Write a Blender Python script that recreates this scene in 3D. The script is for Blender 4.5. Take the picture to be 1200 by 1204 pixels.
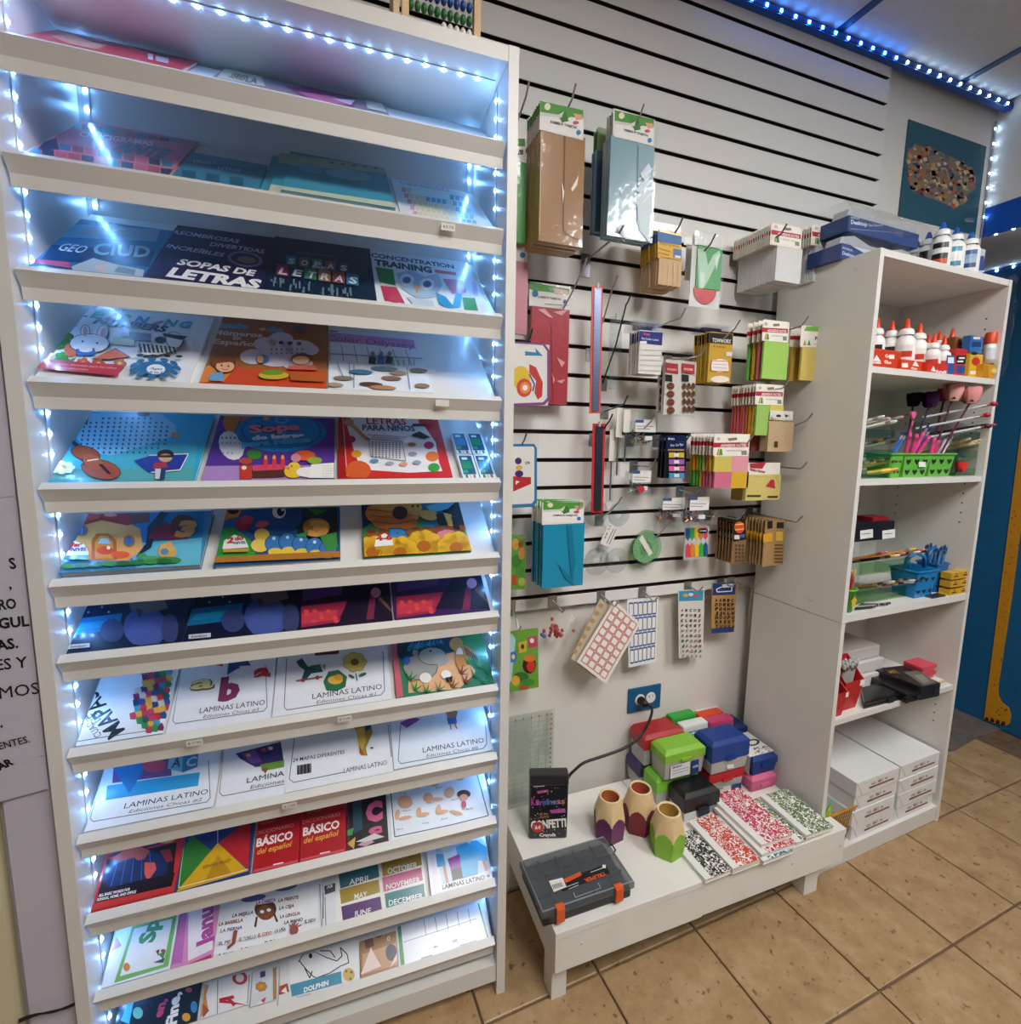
import bpy, bmesh, math, random
from mathutils import Vector as V, Matrix
random.seed(7)
for o in list(bpy.data.objects): bpy.data.objects.remove(o)
SC = bpy.context.scene
COL = SC.collection
# ---------------------------------------------------------------- camera
FPX, CX, CY = 578.916, 607.006, 586.897          # focal length and principal point in pixels of the 1200x1204 frame
YAW, PITCH, ROLL, CAMH = math.radians(20.105), math.radians(7.293), math.radians(-0.958), 1.307
EYE = V((0, 0, CAMH))
_f = V((math.sin(YAW)*math.cos(PITCH), math.cos(YAW)*math.cos(PITCH), -math.sin(PITCH)))
_r = V((math.cos(YAW), -math.sin(YAW), 0)); _d = _f.cross(_r)
CR = math.cos(ROLL)*_r + math.sin(ROLL)*_d; CD = -math.sin(ROLL)*_r + math.cos(ROLL)*_d; CF = _f
cd = bpy.data.cameras.new('camera'); cam = bpy.data.objects.new('camera', cd); COL.objects.link(cam)
cam.matrix_world = Matrix(((CR.x, -CD.x, -CF.x, EYE.x), (CR.y, -CD.y, -CF.y, EYE.y), (CR.z, -CD.z, -CF.z, EYE.z), (0, 0, 0, 1)))
cd.sensor_fit = 'HORIZONTAL'; cd.sensor_width = 36; cd.lens = FPX/1200*36
cd.shift_x = (600-CX)/1200; cd.shift_y = (CY-602)/1200; cd.clip_start = 0.02
SC.camera = cam
# ---------------------------------------------------------------- world, exposure
SC.view_settings.view_transform = 'Standard'; SC.view_settings.look = 'None'
SC.view_settings.gamma = 1; SC.view_settings.use_curve_mapping = False
SC.view_settings.exposure = 0.1
w = bpy.data.worlds.new('world'); SC.world = w; w.use_nodes = True
w.node_tree.nodes['Background'].inputs[0].default_value = (1.0, 0.985, 0.965, 1)
w.node_tree.nodes['Background'].inputs[1].default_value = 0.10
def ray(px): return CR*((px[0]-CX)/FPX) + CD*((px[1]-CY)/FPX) + CF
def hitp(px, P, n):
    d = ray(px); return EYE + d*((P-EYE).dot(n)/d.dot(n))
def hit(px, ax, val):
    d = ray(px); return EYE + d*((val-EYE[ax])/d[ax])
# ---------------------------------------------------------------- colours and materials
_cc = {}
def rgb(h):
    if h not in _cc:
        s = h if len(h) == 6 else ''.join(c*2 for c in h)
        l = [int(s[i:i+2], 16)/255 for i in (0, 2, 4)]
        _cc[h] = tuple(c/12.92 if c <= .04045 else ((c+.055)/1.055)**2.4 for c in l) + (1.,)
    return _cc[h]
M = {}
def newmat(name):
    m = bpy.data.materials.new(name); m.use_nodes = True; M[name] = m
    nt = m.node_tree; return m, nt, nt.nodes['Principled BSDF']
def nd(nt, t, **kw):
    n = nt.nodes.new(t)
    for k, v in kw.items():
        if k.startswith('i_'): n.inputs[k[2:].replace('_', ' ')].default_value = v
        else: setattr(n, k, v)
    return n
def bump(nt, b, scale, strength, dist=.002):
    tc = nd(nt, 'ShaderNodeTexCoord'); n = nd(nt, 'ShaderNodeTexNoise', i_Scale=scale, i_Detail=4.)
    nt.links.new(tc.outputs['Object'], n.inputs['Vector'])
    bp = nd(nt, 'ShaderNodeBump', i_Strength=strength, i_Distance=dist)
    nt.links.new(n.outputs['Fac'], bp.inputs['Height']); nt.links.new(bp.outputs['Normal'], b.inputs['Normal'])
def vcmat(name, rough, metal=0., spec=.5, grain=.06, bs=0, coat=0.):
    """colour from the mesh's Col attribute, with a little procedural grain"""
    m, nt, b = newmat(name)
    a = nd(nt, 'ShaderNodeAttribute', attribute_name='Col')
    tc = nd(nt, 'ShaderNodeTexCoord'); n = nd(nt, 'ShaderNodeTexNoise', i_Scale=60., i_Detail=3.)
    nt.links.new(tc.outputs['Object'], n.inputs['Vector'])
    mr = nd(nt, 'ShaderNodeMapRange'); mr.inputs['To Min'].default_value = 1-grain; mr.inputs['To Max'].default_value = 1+grain
    nt.links.new(n.outputs['Fac'], mr.inputs['Value'])
    mx = nd(nt, 'ShaderNodeVectorMath', operation='SCALE')
    nt.links.new(a.outputs['Color'], mx.inputs[0]); nt.links.new(mr.outputs['Result'], mx.inputs['Scale'])
    nt.links.new(mx.outputs['Vector'], b.inputs['Base Color'])
    b.inputs['Roughness'].default_value = rough; b.inputs['Metallic'].default_value = metal
    b.inputs['Specular IOR Level'].default_value = spec; b.inputs['Coat Weight'].default_value = coat; b.inputs['Coat Roughness'].default_value = .12
    if bs: bump(nt, b, bs, .15)
    return m
vcmat('paper', .7, spec=.3); vcmat('print', .5, spec=.35, grain=.05); vcmat('gloss', .28, coat=.25); vcmat('plastic', .38, grain=.03)
vcmat('laminate_board', .45, grain=.02); vcmat('metal', .32, metal=.9, grain=.1); vcmat('fabric', .9, spec=.1, bs=300); vcmat('wood', .55, grain=.12)
def plain(name, col, rough, var=.06, vs=8., bs=0, bstr=.2, spec=.5):
    m, nt, b = newmat(name); c = rgb(col)
    tc = nd(nt, 'ShaderNodeTexCoord'); n = nd(nt, 'ShaderNodeTexNoise', i_Scale=vs, i_Detail=5.)
    nt.links.new(tc.outputs['Object'], n.inputs['Vector'])
    rp = nd(nt, 'ShaderNodeValToRGB'); rp.color_ramp.elements[0].position = .3; rp.color_ramp.elements[1].position = .7
    rp.color_ramp.elements[0].color = tuple(x*(1-var) for x in c[:3])+(1,); rp.color_ramp.elements[1].color = tuple(min(1, x*(1+var)) for x in c[:3])+(1,)
    nt.links.new(n.outputs['Fac'], rp.inputs['Fac']); nt.links.new(rp.outputs['Color'], b.inputs['Base Color'])
    b.inputs['Roughness'].default_value = rough; b.inputs['Specular IOR Level'].default_value = spec
    if bs: bump(nt, b, bs, bstr)
    return m
plain('laminate', 'e0ddd7', .38, .02); plain('slat_white', 'dcdad7', .45, .02); plain('groove', '3a2a22', .8, .2)
plain('wall_paint', 'e0dcd5', .75, .02, bs=120, bstr=.12); plain('ceiling_tile', 'c9c6c4', .9, .04, 60, bs=250, bstr=.3)
plain('navy_trim', '1c3a63', .5, .1); plain('blue_wall', '0a5a88', .55, .08, 14, bs=150, bstr=.1); plain('blue_trim', '0a4fae', .35, .05)
plain('grout', '6a5340', .9, .25, 30); plain('grey_floor', '6a6058', .8, .2, 20); plain('white_paint', 'e8e5df', .5, .03, 12, bs=90, bstr=.15)
plain('lilac_panel', 'c6c1cf', .45, .03); plain('cream_panel', 'd8cda8', .5, .03); plain('wood_pale', 'd9b98a', .55, .1, 25)
plain('giraffe', 'c88a12', .6, .08, 40)
# tile: travertine-like ceramic
m, nt, b = newmat('tile')
tc = nd(nt, 'ShaderNodeTexCoord'); oi = nd(nt, 'ShaderNodeObjectInfo'); ad = nd(nt, 'ShaderNodeVectorMath', operation='ADD')
cb = nd(nt, 'ShaderNodeVectorMath', operation='SCALE'); cb.inputs['Scale'].default_value = 9.
nt.links.new(oi.outputs['Location'], cb.inputs[0]); nt.links.new(tc.outputs['Object'], ad.inputs[0]); nt.links.new(cb.outputs[0], ad.inputs[1])
n1 = nd(nt, 'ShaderNodeTexNoise', i_Scale=11., i_Detail=10., i_Roughness=.72); nt.links.new(ad.outputs[0], n1.inputs['Vector'])
rp = nd(nt, 'ShaderNodeValToRGB'); els = rp.color_ramp.elements
els[0].position = .25; els[0].color = rgb('8a6b4a'); els[1].position = .75; els[1].color = rgb('bea480')
e2 = els.new(.5); e2.color = rgb('a98a63')
nt.links.new(n1.outputs['Fac'], rp.inputs['Fac'])
n2 = nd(nt, 'ShaderNodeTexNoise', i_Scale=45., i_Detail=3.); nt.links.new(ad.outputs[0], n2.inputs['Vector'])
r2 = nd(nt, 'ShaderNodeValToRGB'); r2.color_ramp.elements[0].position = .30; r2.color_ramp.elements[0].color = (.25, .2, .16, 1); r2.color_ramp.elements[1].position = .37
nt.links.new(n2.outputs['Fac'], r2.inputs['Fac'])
mx = nd(nt, 'ShaderNodeMix', data_type='RGBA', blend_type='MULTIPLY'); mx.inputs[0].default_value = .8
nt.links.new(rp.outputs['Color'], mx.inputs[6]); nt.links.new(r2.outputs['Color'], mx.inputs[7]); nt.links.new(mx.outputs[2], b.inputs['Base Color'])
b.inputs['Roughness'].default_value = .42
# clear plastic film and clear tubs
def clear(name, tint, gl, rough):
    m, nt, b = newmat(name); nt.nodes.remove(b); out = nt.nodes['Material Output']
    t = nd(nt, 'ShaderNodeBsdfTransparent'); t.inputs[0].default_value = rgb(tint); g = nd(nt, 'ShaderNodeBsdfGlossy', i_Roughness=rough)
    g.inputs[0].default_value = (.9, .92, .95, 1)
    tc = nd(nt, 'ShaderNodeTexCoord'); n = nd(nt, 'ShaderNodeTexNoise', i_Scale=38., i_Detail=1.5); nt.links.new(tc.outputs['Object'], n.inputs['Vector'])
    bp = nd(nt, 'ShaderNodeBump', i_Strength=.3, i_Distance=.004); nt.links.new(n.outputs['Fac'], bp.inputs['Height']); nt.links.new(bp.outputs['Normal'], g.inputs['Normal'])
    x = nd(nt, 'ShaderNodeMixShader'); x.inputs[0].default_value = gl
    nt.links.new(t.outputs[0], x.inputs[1]); nt.links.new(g.outputs[0], x.inputs[2]); nt.links.new(x.outputs[0], out.inputs[0])
clear('film', 'fbfbfb', .055, .12); clear('clear_tub', 'f7f9f9', .09, .1); clear('green_film', 'e6f4e2', .08, .12)
m, nt, b = newmat('smoke'); b.inputs['Base Color'].default_value = rgb('5a6066'); b.inputs['Roughness'].default_value = .25; b.inputs['Alpha'].default_value = .62
def emis(name, col, s):
    m, nt, b = newmat(name); b.inputs['Base Color'].default_value = rgb(col)
    b.inputs['Emission Color'].default_value = rgb(col); b.inputs['Emission Strength'].default_value = s
emis('led_white', '74b2ff', 150.); emis('led_blue', '2f86ff', 90.); emis('led_ice', 'b4d8ff', 50.); emis('lamp_panel', 'fdfbf8', 18.5)
def marbled(name, col, dark='f4f1ec'):
    m, nt, b = newmat(name)
    tc = nd(nt, 'ShaderNodeTexCoord'); n = nd(nt, 'ShaderNodeTexNoise', i_Scale=110., i_Detail=2.5, i_Distortion=1.6)
    nt.links.new(tc.outputs['Object'], n.inputs['Vector'])
    rp = nd(nt, 'ShaderNodeValToRGB'); rp.color_ramp.interpolation = 'CONSTANT'
    rp.color_ramp.elements[0].color = rgb(col); rp.color_ramp.elements[1].position = .52; rp.color_ramp.elements[1].color = rgb(dark)
    nt.links.new(n.outputs['Fac'], rp.inputs['Fac']); nt.links.new(rp.outputs['Color'], b.inputs['Base Color']); b.inputs['Roughness'].default_value = .4
for k, c in dict(black='141414', orange='c8402a', pink='c0284a', green='54703c', teal='1f6f86').items(): marbled('marble_'+k, c)
# ---------------------------------------------------------------- mesh building
def F(o, ex, ey, ez): return lambda p: o + ex*p[0] + ey*p[1] + ez*p[2]
ID = lambda p: V(p)
class MB:
    def __init__(s): s.v = []; s.f = []; s.c = []
    def add(s, vs, fs, col='fff'):
        b = len(s.v); s.v += [V(p) for p in vs]; s.f += [tuple(i+b for i in f) for f in fs]
        s.c += ([col]*len(fs) if isinstance(col, str) else list(col)); return s
    def hexa(s, p, col='fff'):
        return s.add(p, [(3, 2, 1, 0), (4, 5, 6, 7), (0, 1, 5, 4), (1, 2, 6, 5), (2, 3, 7, 6), (3, 0, 4, 7)], col)
    def box(s, x0, x1, y0, y1, z0, z1, col='fff', T=ID):
        return s.hexa([T(p) for p in ((x0, y0, z0), (x1, y0, z0), (x1, y1, z0), (x0, y1, z0), (x0, y0, z1), (x1, y0, z1), (x1, y1, z1), (x0, y1, z1))], col)
    def prism(s, poly, a, b, col='fff', T=ID):
        n = len(poly); vs = [T((x, y, a)) for x, y in poly]+[T((x, y, b)) for x, y in poly]
        fs = [tuple(range(n-1, -1, -1)), tuple(range(n, 2*n))]+[(i, (i+1) % n, n+(i+1) % n, n+i) for i in range(n)]
        return s.add(vs, fs, col)
    def quad(s, pts, col='fff'): return s.add(pts, [tuple(range(len(pts)))], col)
    def tube(s, pts, r, col='fff', n=6):
        pts = [V(p) for p in pts]; rings = []; up = None
        for i, p in enumerate(pts):
            t = (pts[min(i+1, len(pts)-1)]-pts[max(i-1, 0)]).normalized()
            if up is None: up = V((0, 0, 1)) if abs(t.z) < .9 else V((1, 0, 0))
            a = t.cross(up).normalized(); up = a.cross(t).normalized()
            rr = r if not isinstance(r, (list, tuple)) else r[i]
            rings.append([p+(a*math.cos(2*math.pi*k/n)+up*math.sin(2*math.pi*k/n))*rr for k in range(n)])
        vs = [v for g in rings for v in g]
        fs = [(i*n+k, i*n+(k+1) % n, (i+1)*n+(k+1) % n, (i+1)*n+k) for i in range(len(pts)-1) for k in range(n)]
        fs += [tuple(range(n-1, -1, -1)), tuple((len(pts)-1)*n+k for k in range(n))]
        return s.add(vs, fs, col)
    def lathe(s, prof, col='fff', n=14, T=ID, a0=0, a1=2*math.pi):
        full = abs(a1-a0-2*math.pi) < 1e-6; m = n if full else n+1; vs = []
        for r, z in prof: vs += [T((r*math.cos(a0+(a1-a0)*k/n), r*math.sin(a0+(a1-a0)*k/n), z)) for k in range(m)]
        fs = []; cs = []
        for i in range(len(prof)-1):
            for k in range(n):
                k2 = (k+1) % m; fs.append((i*m+k, i*m+k2, (i+1)*m+k2, (i+1)*m+k)); cs.append(col if isinstance(col, str) else col[i])
        return s.add(vs, fs, cs)
    def ball(s, c, r, col='fff', n=8, k=5, sc=(1, 1, 1)):
        prof = [(max(1e-5, r*math.sin(math.pi*i/k)), -r*math.cos(math.pi*i/k)) for i in range(k+1)]
        return s.lathe(prof, col, n, lambda p: V(c)+V((p[0]*sc[0], p[1]*sc[1], p[2]*sc[2])))
def wloc(o):
    l = V((0, 0, 0))
    while o: l += o.location; o = o.parent
    return l
def obj(name, mb, mat, parent=None, loc=None, smooth=False, bev=0, kind=None):
    if parent is not None: base = wloc(parent)
    elif loc is not None: base = V(loc)
    else:
        xs = [p.x for p in mb.v]; ys = [p.y for p in mb.v]; base = V(((min(xs)+max(xs))/2, (min(ys)+max(ys))/2, min(p.z for p in mb.v)))
    me = bpy.data.meshes.new(name); me.from_pydata([p-base for p in mb.v], [], mb.f); me.update()
    at = me.color_attributes.new('Col', 'FLOAT_COLOR', 'CORNER'); buf = []
    for p, c in zip(me.polygons, mb.c): buf += list(rgb(c))*p.loop_total
    at.data.foreach_set('color', buf)
    if smooth: me.polygons.foreach_set('use_smooth', [True]*len(me.polygons))
    me.materials.append(M[mat] if isinstance(mat, str) else mat)
    o = bpy.data.objects.new(name, me); COL.objects.link(o)
    if parent is not None: o.parent = parent
    else: o.location = base
    if bev:
        bm = bmesh.new(); bm.from_mesh(me); bmesh.ops.remove_doubles(bm, verts=bm.verts, dist=1e-6)
        bmesh.ops.bevel(bm, geom=bm.edges[:], offset=bev, segments=2, profile=.6, affect='EDGES', clamp_overlap=True); bm.to_mesh(me); bm.free()
    if kind: o['kind'] = kind
    return o
def tag(o, label, cat, group=None):
    o['label'] = label; o['category'] = cat
    if group: o['group'] = group
    return o
def thing(name, label, cat, loc, group=None):
    o = bpy.data.objects.new(name, None); o.empty_display_size = .02; COL.objects.link(o); o.location = V(loc)
    return tag(o, label, cat, group)
def struct(name, mb, mat, loc=(0, 0, 0), **k):
    o = obj(name, mb, mat, None, loc, **k); o['kind'] = 'structure'; return o
KIDS = {}
def dup(root, delta=(0, 0, 0), label=None, skip=()):
    c = root.copy(); COL.objects.link(c); c.location = root.location+V(delta)
    if label: c['label'] = label
    def kids(o, p):
        for ch in [x for x in COL.objects if x.parent is o]:
            if ch.name.split('.')[0] in skip: continue
            d = ch.copy(); COL.objects.link(d); d.parent = p; kids(ch, d)
    kids(root, c); return c
# ---------------------------------------------------------------- flat print on planes
_tx = {}
def textmesh(s, bold, shear):
    k = (s, bold, shear)
    if k not in _tx:
        cu = bpy.data.curves.new('t', 'FONT'); cu.body = s; cu.size = 1; cu.offset = bold; cu.shear = shear; cu.resolution_u = 2
        ob = bpy.data.objects.new('t', cu); COL.objects.link(ob); dg = bpy.context.evaluated_depsgraph_get()
        me = ob.evaluated_get(dg).to_mesh(); vs = [(v.co.x, v.co.y) for v in me.vertices]; fs = [tuple(p.vertices) for p in me.polygons]
        ob.evaluated_get(dg).to_mesh_clear(); bpy.data.objects.remove(ob); bpy.data.curves.remove(cu)
        x0 = min(v[0] for v in vs); x1 = max(v[0] for v in vs)
        _tx[k] = ([(x-x0, y) for x, y in vs], fs, x1-x0)
    return _tx[k]
class Print(MB):
    """flat ink on the plane through P with normal n; shapes are given by where they show in the photograph"""
    def __init__(s, P, n, lay=.00012):
        super().__init__(); s.P = V(P); s.n = V(n).normalized(); s.k = 1; s.lay = lay
        if s.n.dot(EYE-s.P) < 0: s.n = -s.n
    def at(s, px): return hitp(px, s.P, s.n)
    def _up(s):
        o = s.n*(s.k*s.lay); s.k += 1; return o
    def flat(s, pts3, col):
        o = s._up(); nn = sum(((pts3[i]-pts3[0]).cross(pts3[i-1]-pts3[0]) for i in range(2, len(pts3))), V((0, 0, 0)))
        pts = [p+o for p in pts3]
        if nn.dot(s.n) > 0: pts.reverse()
        s.add(pts, [tuple(range(len(pts)))], col); return s
    def p(s, col, *pts): return s.flat([s.at(q) for q in pts], col)
    def r(s, col, x0, y0, x1, y1, sl=0): # rectangle whose top and bottom edges slope by sl px per px
        d = (x1-x0)*sl; return s.p(col, (x0, y0), (x1, y0+d), (x1, y1+d), (x0, y1))
    def e(s, col, cx, cy, rx, ry=None, rot=0, n=14):
        ry = rx if ry is None else ry; c, q = math.cos(math.radians(rot)), math.sin(math.radians(rot)); L = []
        for i in range(n):
            a, b = rx*math.cos(2*math.pi*i/n), ry*math.sin(2*math.pi*i/n); L.append((cx+a*c-b*q, cy+a*q+b*c))
        return s.p(col, *L)
    def eo(s, col, cx, cy, rx, ry=None, rot=0, w=.8, ol='34343c'):
        ry = rx if ry is None else ry; s.e(ol, cx, cy, rx+w, ry+w*.8, rot); return s.e(col, cx, cy, rx, ry, rot)
    def l(s, col, w, *pts):
        for a, b in zip(pts, pts[1:]):
            dx, dy = b[0]-a[0], b[1]-a[1]; L = math.hypot(dx, dy) or 1; nx, ny = -dy/L*w/2, dx/L*w/2
            s.p(col, (a[0]+nx, a[1]+ny), (b[0]+nx, b[1]+ny), (b[0]-nx, b[1]-ny), (a[0]-nx, a[1]-ny)); s.k -= 1
        s.k += 1; return s
    def t(s, txt, a, b, col='111', h=None, bold=.0, sh=0.):
        vs, fs, W = textmesh(txt, bold, sh); A = s.at(a); B = s.at(b); d = B-A; L = d.length; d = d/L
        up = s.n.cross(d); m = ((a[0]+b[0])/2, (a[1]+b[1])/2)
        sy = L/W
        if h: sy = abs((s.at((m[0], m[1]-h))-s.at(m)).dot(up))/.76
        o = s._up(); s.add([A+d*(x*L/W)+up*(y*sy)+o for x, y in vs], fs, col); return s
# ================================================================ the room
YW, YB, XR, ZC = 1.266, 1.290, 2.85, 2.56        # slat faces, plaster behind, right wall, ceiling
XC = 2.375                                       # bulkhead face
fl = struct('floor', MB().box(-1.6, 3.2, -2.6, 2.7, -.06, -.006, 'fff'), 'grout')
ta = math.radians(2.2); tx, ty = V((math.cos(ta), math.sin(ta), 0)), V((-math.sin(ta)-.03, math.cos(ta), 0)); T0 = V((1.489, .668, 0)); PX_, PY_ = .2995, .281
tm = None
for i in range(-11, 4):
    for j in range(-8, 3):
        c = T0+tx*((i+.5)*PX_)+ty*((j+.5)*PY_)
        if c.x < -1.5 or c.x > 2.72 or c.y > 1.40 or (c.x > 2.4 and c.y > 1.2): continue
        if tm is None:
            h = .0028; mb = MB(); a, b2 = PX_/2-h, PY_/2-h; e = .003
            T = F(V((0, 0, 0)), tx, ty, V((0, 0, 1)))
            lo = [(-a, -b2), (a, -b2), (a, b2), (-a, b2)]; hi = [(-a+e, -b2+e), (a-e, -b2+e), (a-e, b2-e), (-a+e, b2-e)]
            mb.add([T((x, y, -.006)) for x, y in lo]+[T((x, y, -.0015)) for x, y in lo]+[T((x, y, 0)) for x, y in hi],
                   [(0, 1, 5, 4), (1, 2, 6, 5), (2, 3, 7, 6), (3, 0, 4, 7), (4, 5, 9, 8), (5, 6, 10, 9), (6, 7, 11, 10), (7, 4, 8, 11), (8, 9, 10, 11)])
            t = obj('tile', mb, 'tile', fl); tm = t.data
        else:
            t = bpy.data.objects.new('tile', tm); COL.objects.link(t); t.parent = fl
        t.location = c
struct('floor_grey_patch', MB().prism([(2.40, 1.195), (2.46, 1.19), (2.655, 1.215), (XR, 1.222), (XR, 2.6), (2.40, 2.6)], -.006, .002), 'grey_floor')
# back wall: plaster, slat boards
wb = struct('wall_back', MB().box(-1.6, XC-.0005, YB, YB+.1, 0, ZC+.05), 'wall_paint')
struct('wall_corridor', MB().box(XC-.2, XR+.1, 2.6, 2.7, 0, 2.1), 'blue_wall')
ZG = [.850+.0784*(21-k) for k in range(22)]          # groove heights
obj('slat_backing', MB().box(-.9, 1.752, YW+.014, YB-.0005, .812, ZC-.0005), 'groove', wb)
zs = [ZC-.001]+ZG+[.811]
for k in range(len(zs)-1):
    z1 = zs[k]-(.0054 if k else 0); z0 = zs[k+1]+(.0054 if k < len(zs)-2 else 0)
    mb = MB(); c = .0012
    pr = [(YW+c, z0), (YW+.0135, z0), (YW+.0135, z1), (YW+c, z1), (YW, z1-c), (YW, z0+c)]
    mb.prism(pr, -.9, 1.753, ['e2e0dc', 'e2e0dc', '2e2019', '2e2019', '2e2019', 'e2e0dc', 'e2e0dc', 'e2e0dc'], lambda p: V((p[2], p[0], p[1])))
    obj('slat', mb, 'laminate_board', wb)
struct('wall_right', MB().box(XR, XR+.1, -2.6, 2.6, 0, 2.0995), 'blue_wall')
bk_ = struct('wall_bulkhead', MB().box(XC, XR+.1, -2.6, 2.7, 2.1, ZC+.05), 'wall_paint')
struct('trim_blue', MB().box(XC-.004, XC, -2.6, YB-.001, 2.1, 2.205), 'blue_trim')
ce = struct('ceiling', MB().box(-1.6, XC+.0, -2.6, YB, ZC+.012, ZC+.08), 'navy_trim')
cp = None
for i in range(-5, 2):
    for j in range(0, 7):
        x0, x1 = 1.485+.6*i, 1.485+.6*(i+1); y1 = YB-.02-.6*j; y0 = y1-.6
        if (i, j) in ((-2, 2), (-2, 3), (0, 2), (0, 3)): continue
        x1 = min(x1, XC-.012)
        obj('ceiling_panel', MB().box(x0+.012, x1-.012, y0+.012, y1-.012, ZC-.002, ZC+.012), 'ceiling_tile', ce)
# dark blue T bars between the ceiling panels, wall angle along the back
for i in range(-5, 2): obj('ceiling_bar', MB().box(1.485+.6*i-.0125, 1.485+.6*i+.0125, -2.6, YB, ZC-.006, ZC-.002), 'navy_trim', ce)
for j in range(0, 7): obj('ceiling_bar', MB().box(-1.6, XC, YB-.02-.6*j-.0125, YB-.02-.6*j+.0125, ZC-.0065, ZC-.0025), 'navy_trim', ce)
obj('wall_angle', MB().box(-1.6, XC, YW-.022, YW+.002, ZC-.028, ZC-.0066), 'blue_trim', ce)
# fluorescent troffers in the ceiling grid (behind the viewer)
for i in (-2, 0):
    x0 = 1.485+.6*i; r = thing('ceiling_light', 'recessed fluorescent ceiling light with frosted white panel', 'light', (x0+.3, -.53, ZC-.002), 'ceiling lights')
    obj('diffuser', MB().box(x0+.03, x0+.57, -1.11, .05, ZC, ZC+.008), 'lamp_panel', r)
    fr = MB()
    for (a, b, c, d) in ((.012, .588, -1.128, -1.11), (.012, .588, .05, .068), (.012, .03, -1.11, .05), (.57, .588, -1.11, .05)): fr.box(x0+a, x0+b, c, d, ZC-.003, ZC+.01)
    obj('frame', fr, 'white_paint', r)
def led_strip(pts, pitch, out, mat, label, skip=None, size=.0056, tape='dfe6ee', phase=.5):
    """flexible tape along pts with a small square LED every pitch metres, facing out"""
    P = [V(p) for p in pts]; root = thing('led_strip', label, 'light strip', P[-1]); out = V(out).normalized()
    tp = MB(); tot = 0; mats = mat
    for a, b in zip(P, P[1:]):
        d = (b-a).normalized(); s = d.cross(out).normalized()*.0045
        tp.hexa([a-s, b-s, b+s, a+s, a-s+out*.0012, b-s+out*.0012, b+s+out*.0012, a+s+out*.0012], tape)
    obj('tape', tp, 'plastic', root)
    me = {}
    for a, b in zip(P, P[1:]):
        d = (b-a); L = d.length; d.normalize(); s = d.cross(out).normalized(); n = int(L/pitch)
        for k in range(n):
            c = a+d*((k+phase)*pitch)+out*.0012
            if skip and skip(c): continue
            mk = mat(c) if callable(mat) else mat
            if mk not in me:
                T = F(c, d*size, s*size, out*.0022)
                o = obj('led', MB().hexa([T(p) for p in ((-.5, -.5, 0), (.5, -.5, 0), (.5, .5, 0), (-.5, .5, 0), (-.4, -.4, 1), (.4, -.4, 1), (.4, .4, 1), (-.4, .4, 1))]), mk, root)
                me[mk] = (o.data, c)
            else:
                o = bpy.data.objects.new('led', me[mk][0]); COL.objects.link(o); o.parent = root; o.location = c-me[mk][1]
    return root
led_strip([(1.0, YW-.0235, ZC-.019), (XC-.008, YW-.0235, ZC-.019)], .0545, (0, -1, -.25), lambda c: 'led_blue' if c.x < 1.78 else 'led_ice', 'light strip glowing blue and white along the top of the slatted wall', size=.008, tape='2a62b8')
led_strip([(XC-.012, YB-.004, ZC-.05), (XC-.012, YB-.004, 2.1)], .052, (0, -1, 0), 'led_ice', 'light strip hanging down the corner beside the poster', size=.006, tape='8fa0b8')
led_strip([(XC-.002, YB-.02, 2.098), (XC-.002, .4, 2.098)], .052, (0, 0, -1), 'led_ice', 'light strip under the blue edged bulkhead', size=.007, tape='2a62b8')
led_strip([(XR-.004, 1.62, 2.09), (XR-.004, .4, 2.09)], .06, (-1, 0, 0), 'led_ice', 'light strip along the top of the dark blue wall', size=.008, tape='2a62b8')
# ================================================================ tall bookcase
BA = math.radians(-1.09); BO = V((-.461, .966, 0)); BX = V((math.cos(BA), math.sin(BA), 0)); BY = V((-math.sin(BA), math.cos(BA), 0)); ZU = V((0, 0, 1))
BK = F(BO, BX, BY, ZU)
bc = thing('display_bookcase', 'tall white bookcase with tilted display shelves full of books', 'bookcase', BK((.4, .14, 0)))
for u in (0, .78): obj('side_panel', MB().box(u, u+.02, 0, .274, 0, 2.02, T=BK), 'laminate', bc)
obj('top_board', MB().box(.0205, .7795, .001, .272, 1.992, 2.019, T=BK), 'laminate', bc)
obj('back_panel', MB().box(.0205, .7795, .264, .272, .03, 1.9915, T=BK), 'laminate', bc)
obj('bottom_board', MB().box(.0205, .7795, .004, .2635, .034, .078, T=BK), 'laminate', bc)
obj('kick_plate', MB().box(.0205, .7795, .03, .045, 0, .0335, T=BK), 'laminate', bc)
ZFIT = [1.863, 1.704, 1.542, 1.378, 1.211, 1.052, .922, .753, .590, .432, .272, .117]
ZT = [CAMH+(z-CAMH)*.983 for z in ZFIT]
TLT = [math.radians(a) for a in (37, 37, 37, 36, 35, 35, 34, 34, 34, 34, 34, 34)]; DEND = [.200]+[.262]*11
UA, UB = .0265, .7735
for z, TL, D1 in zip(ZT, TLT, DEND):
    CT = math.cos(TL); z1 = z-.004+(D1-.021)*math.tan(TL); t = .016
    prof = [(.0213, z-.004), (D1, z1), (D1, z1-t/CT), (.030, z-.034)]
    sh = obj('shelf', MB().prism(prof, UA, UB, T=lambda p: BK((p[2], p[0], p[1]))), 'laminate', bc)
    lip = [(0, z), (.013, z+.0094), (.021, z-.0042), (.0295, z-.034), (.016, z-.040), (.014, z-.0215)]
    obj('lip', MB().prism(lip, UA-.002, UB+.002, T=lambda p: BK((p[2], p[0], p[1]))), 'laminate', sh)
def shelf_at(d):
    return [(z-.004+(d-.021)*math.tan(a)-.030, z-.004+(d-.021)*math.tan(a)+.006) for z, a in zip(ZT, TLT)]
def mkskip(d, o):
    bands = shelf_at(d); return lambda c: any(a < c.z < b for a, b in bands)
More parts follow.
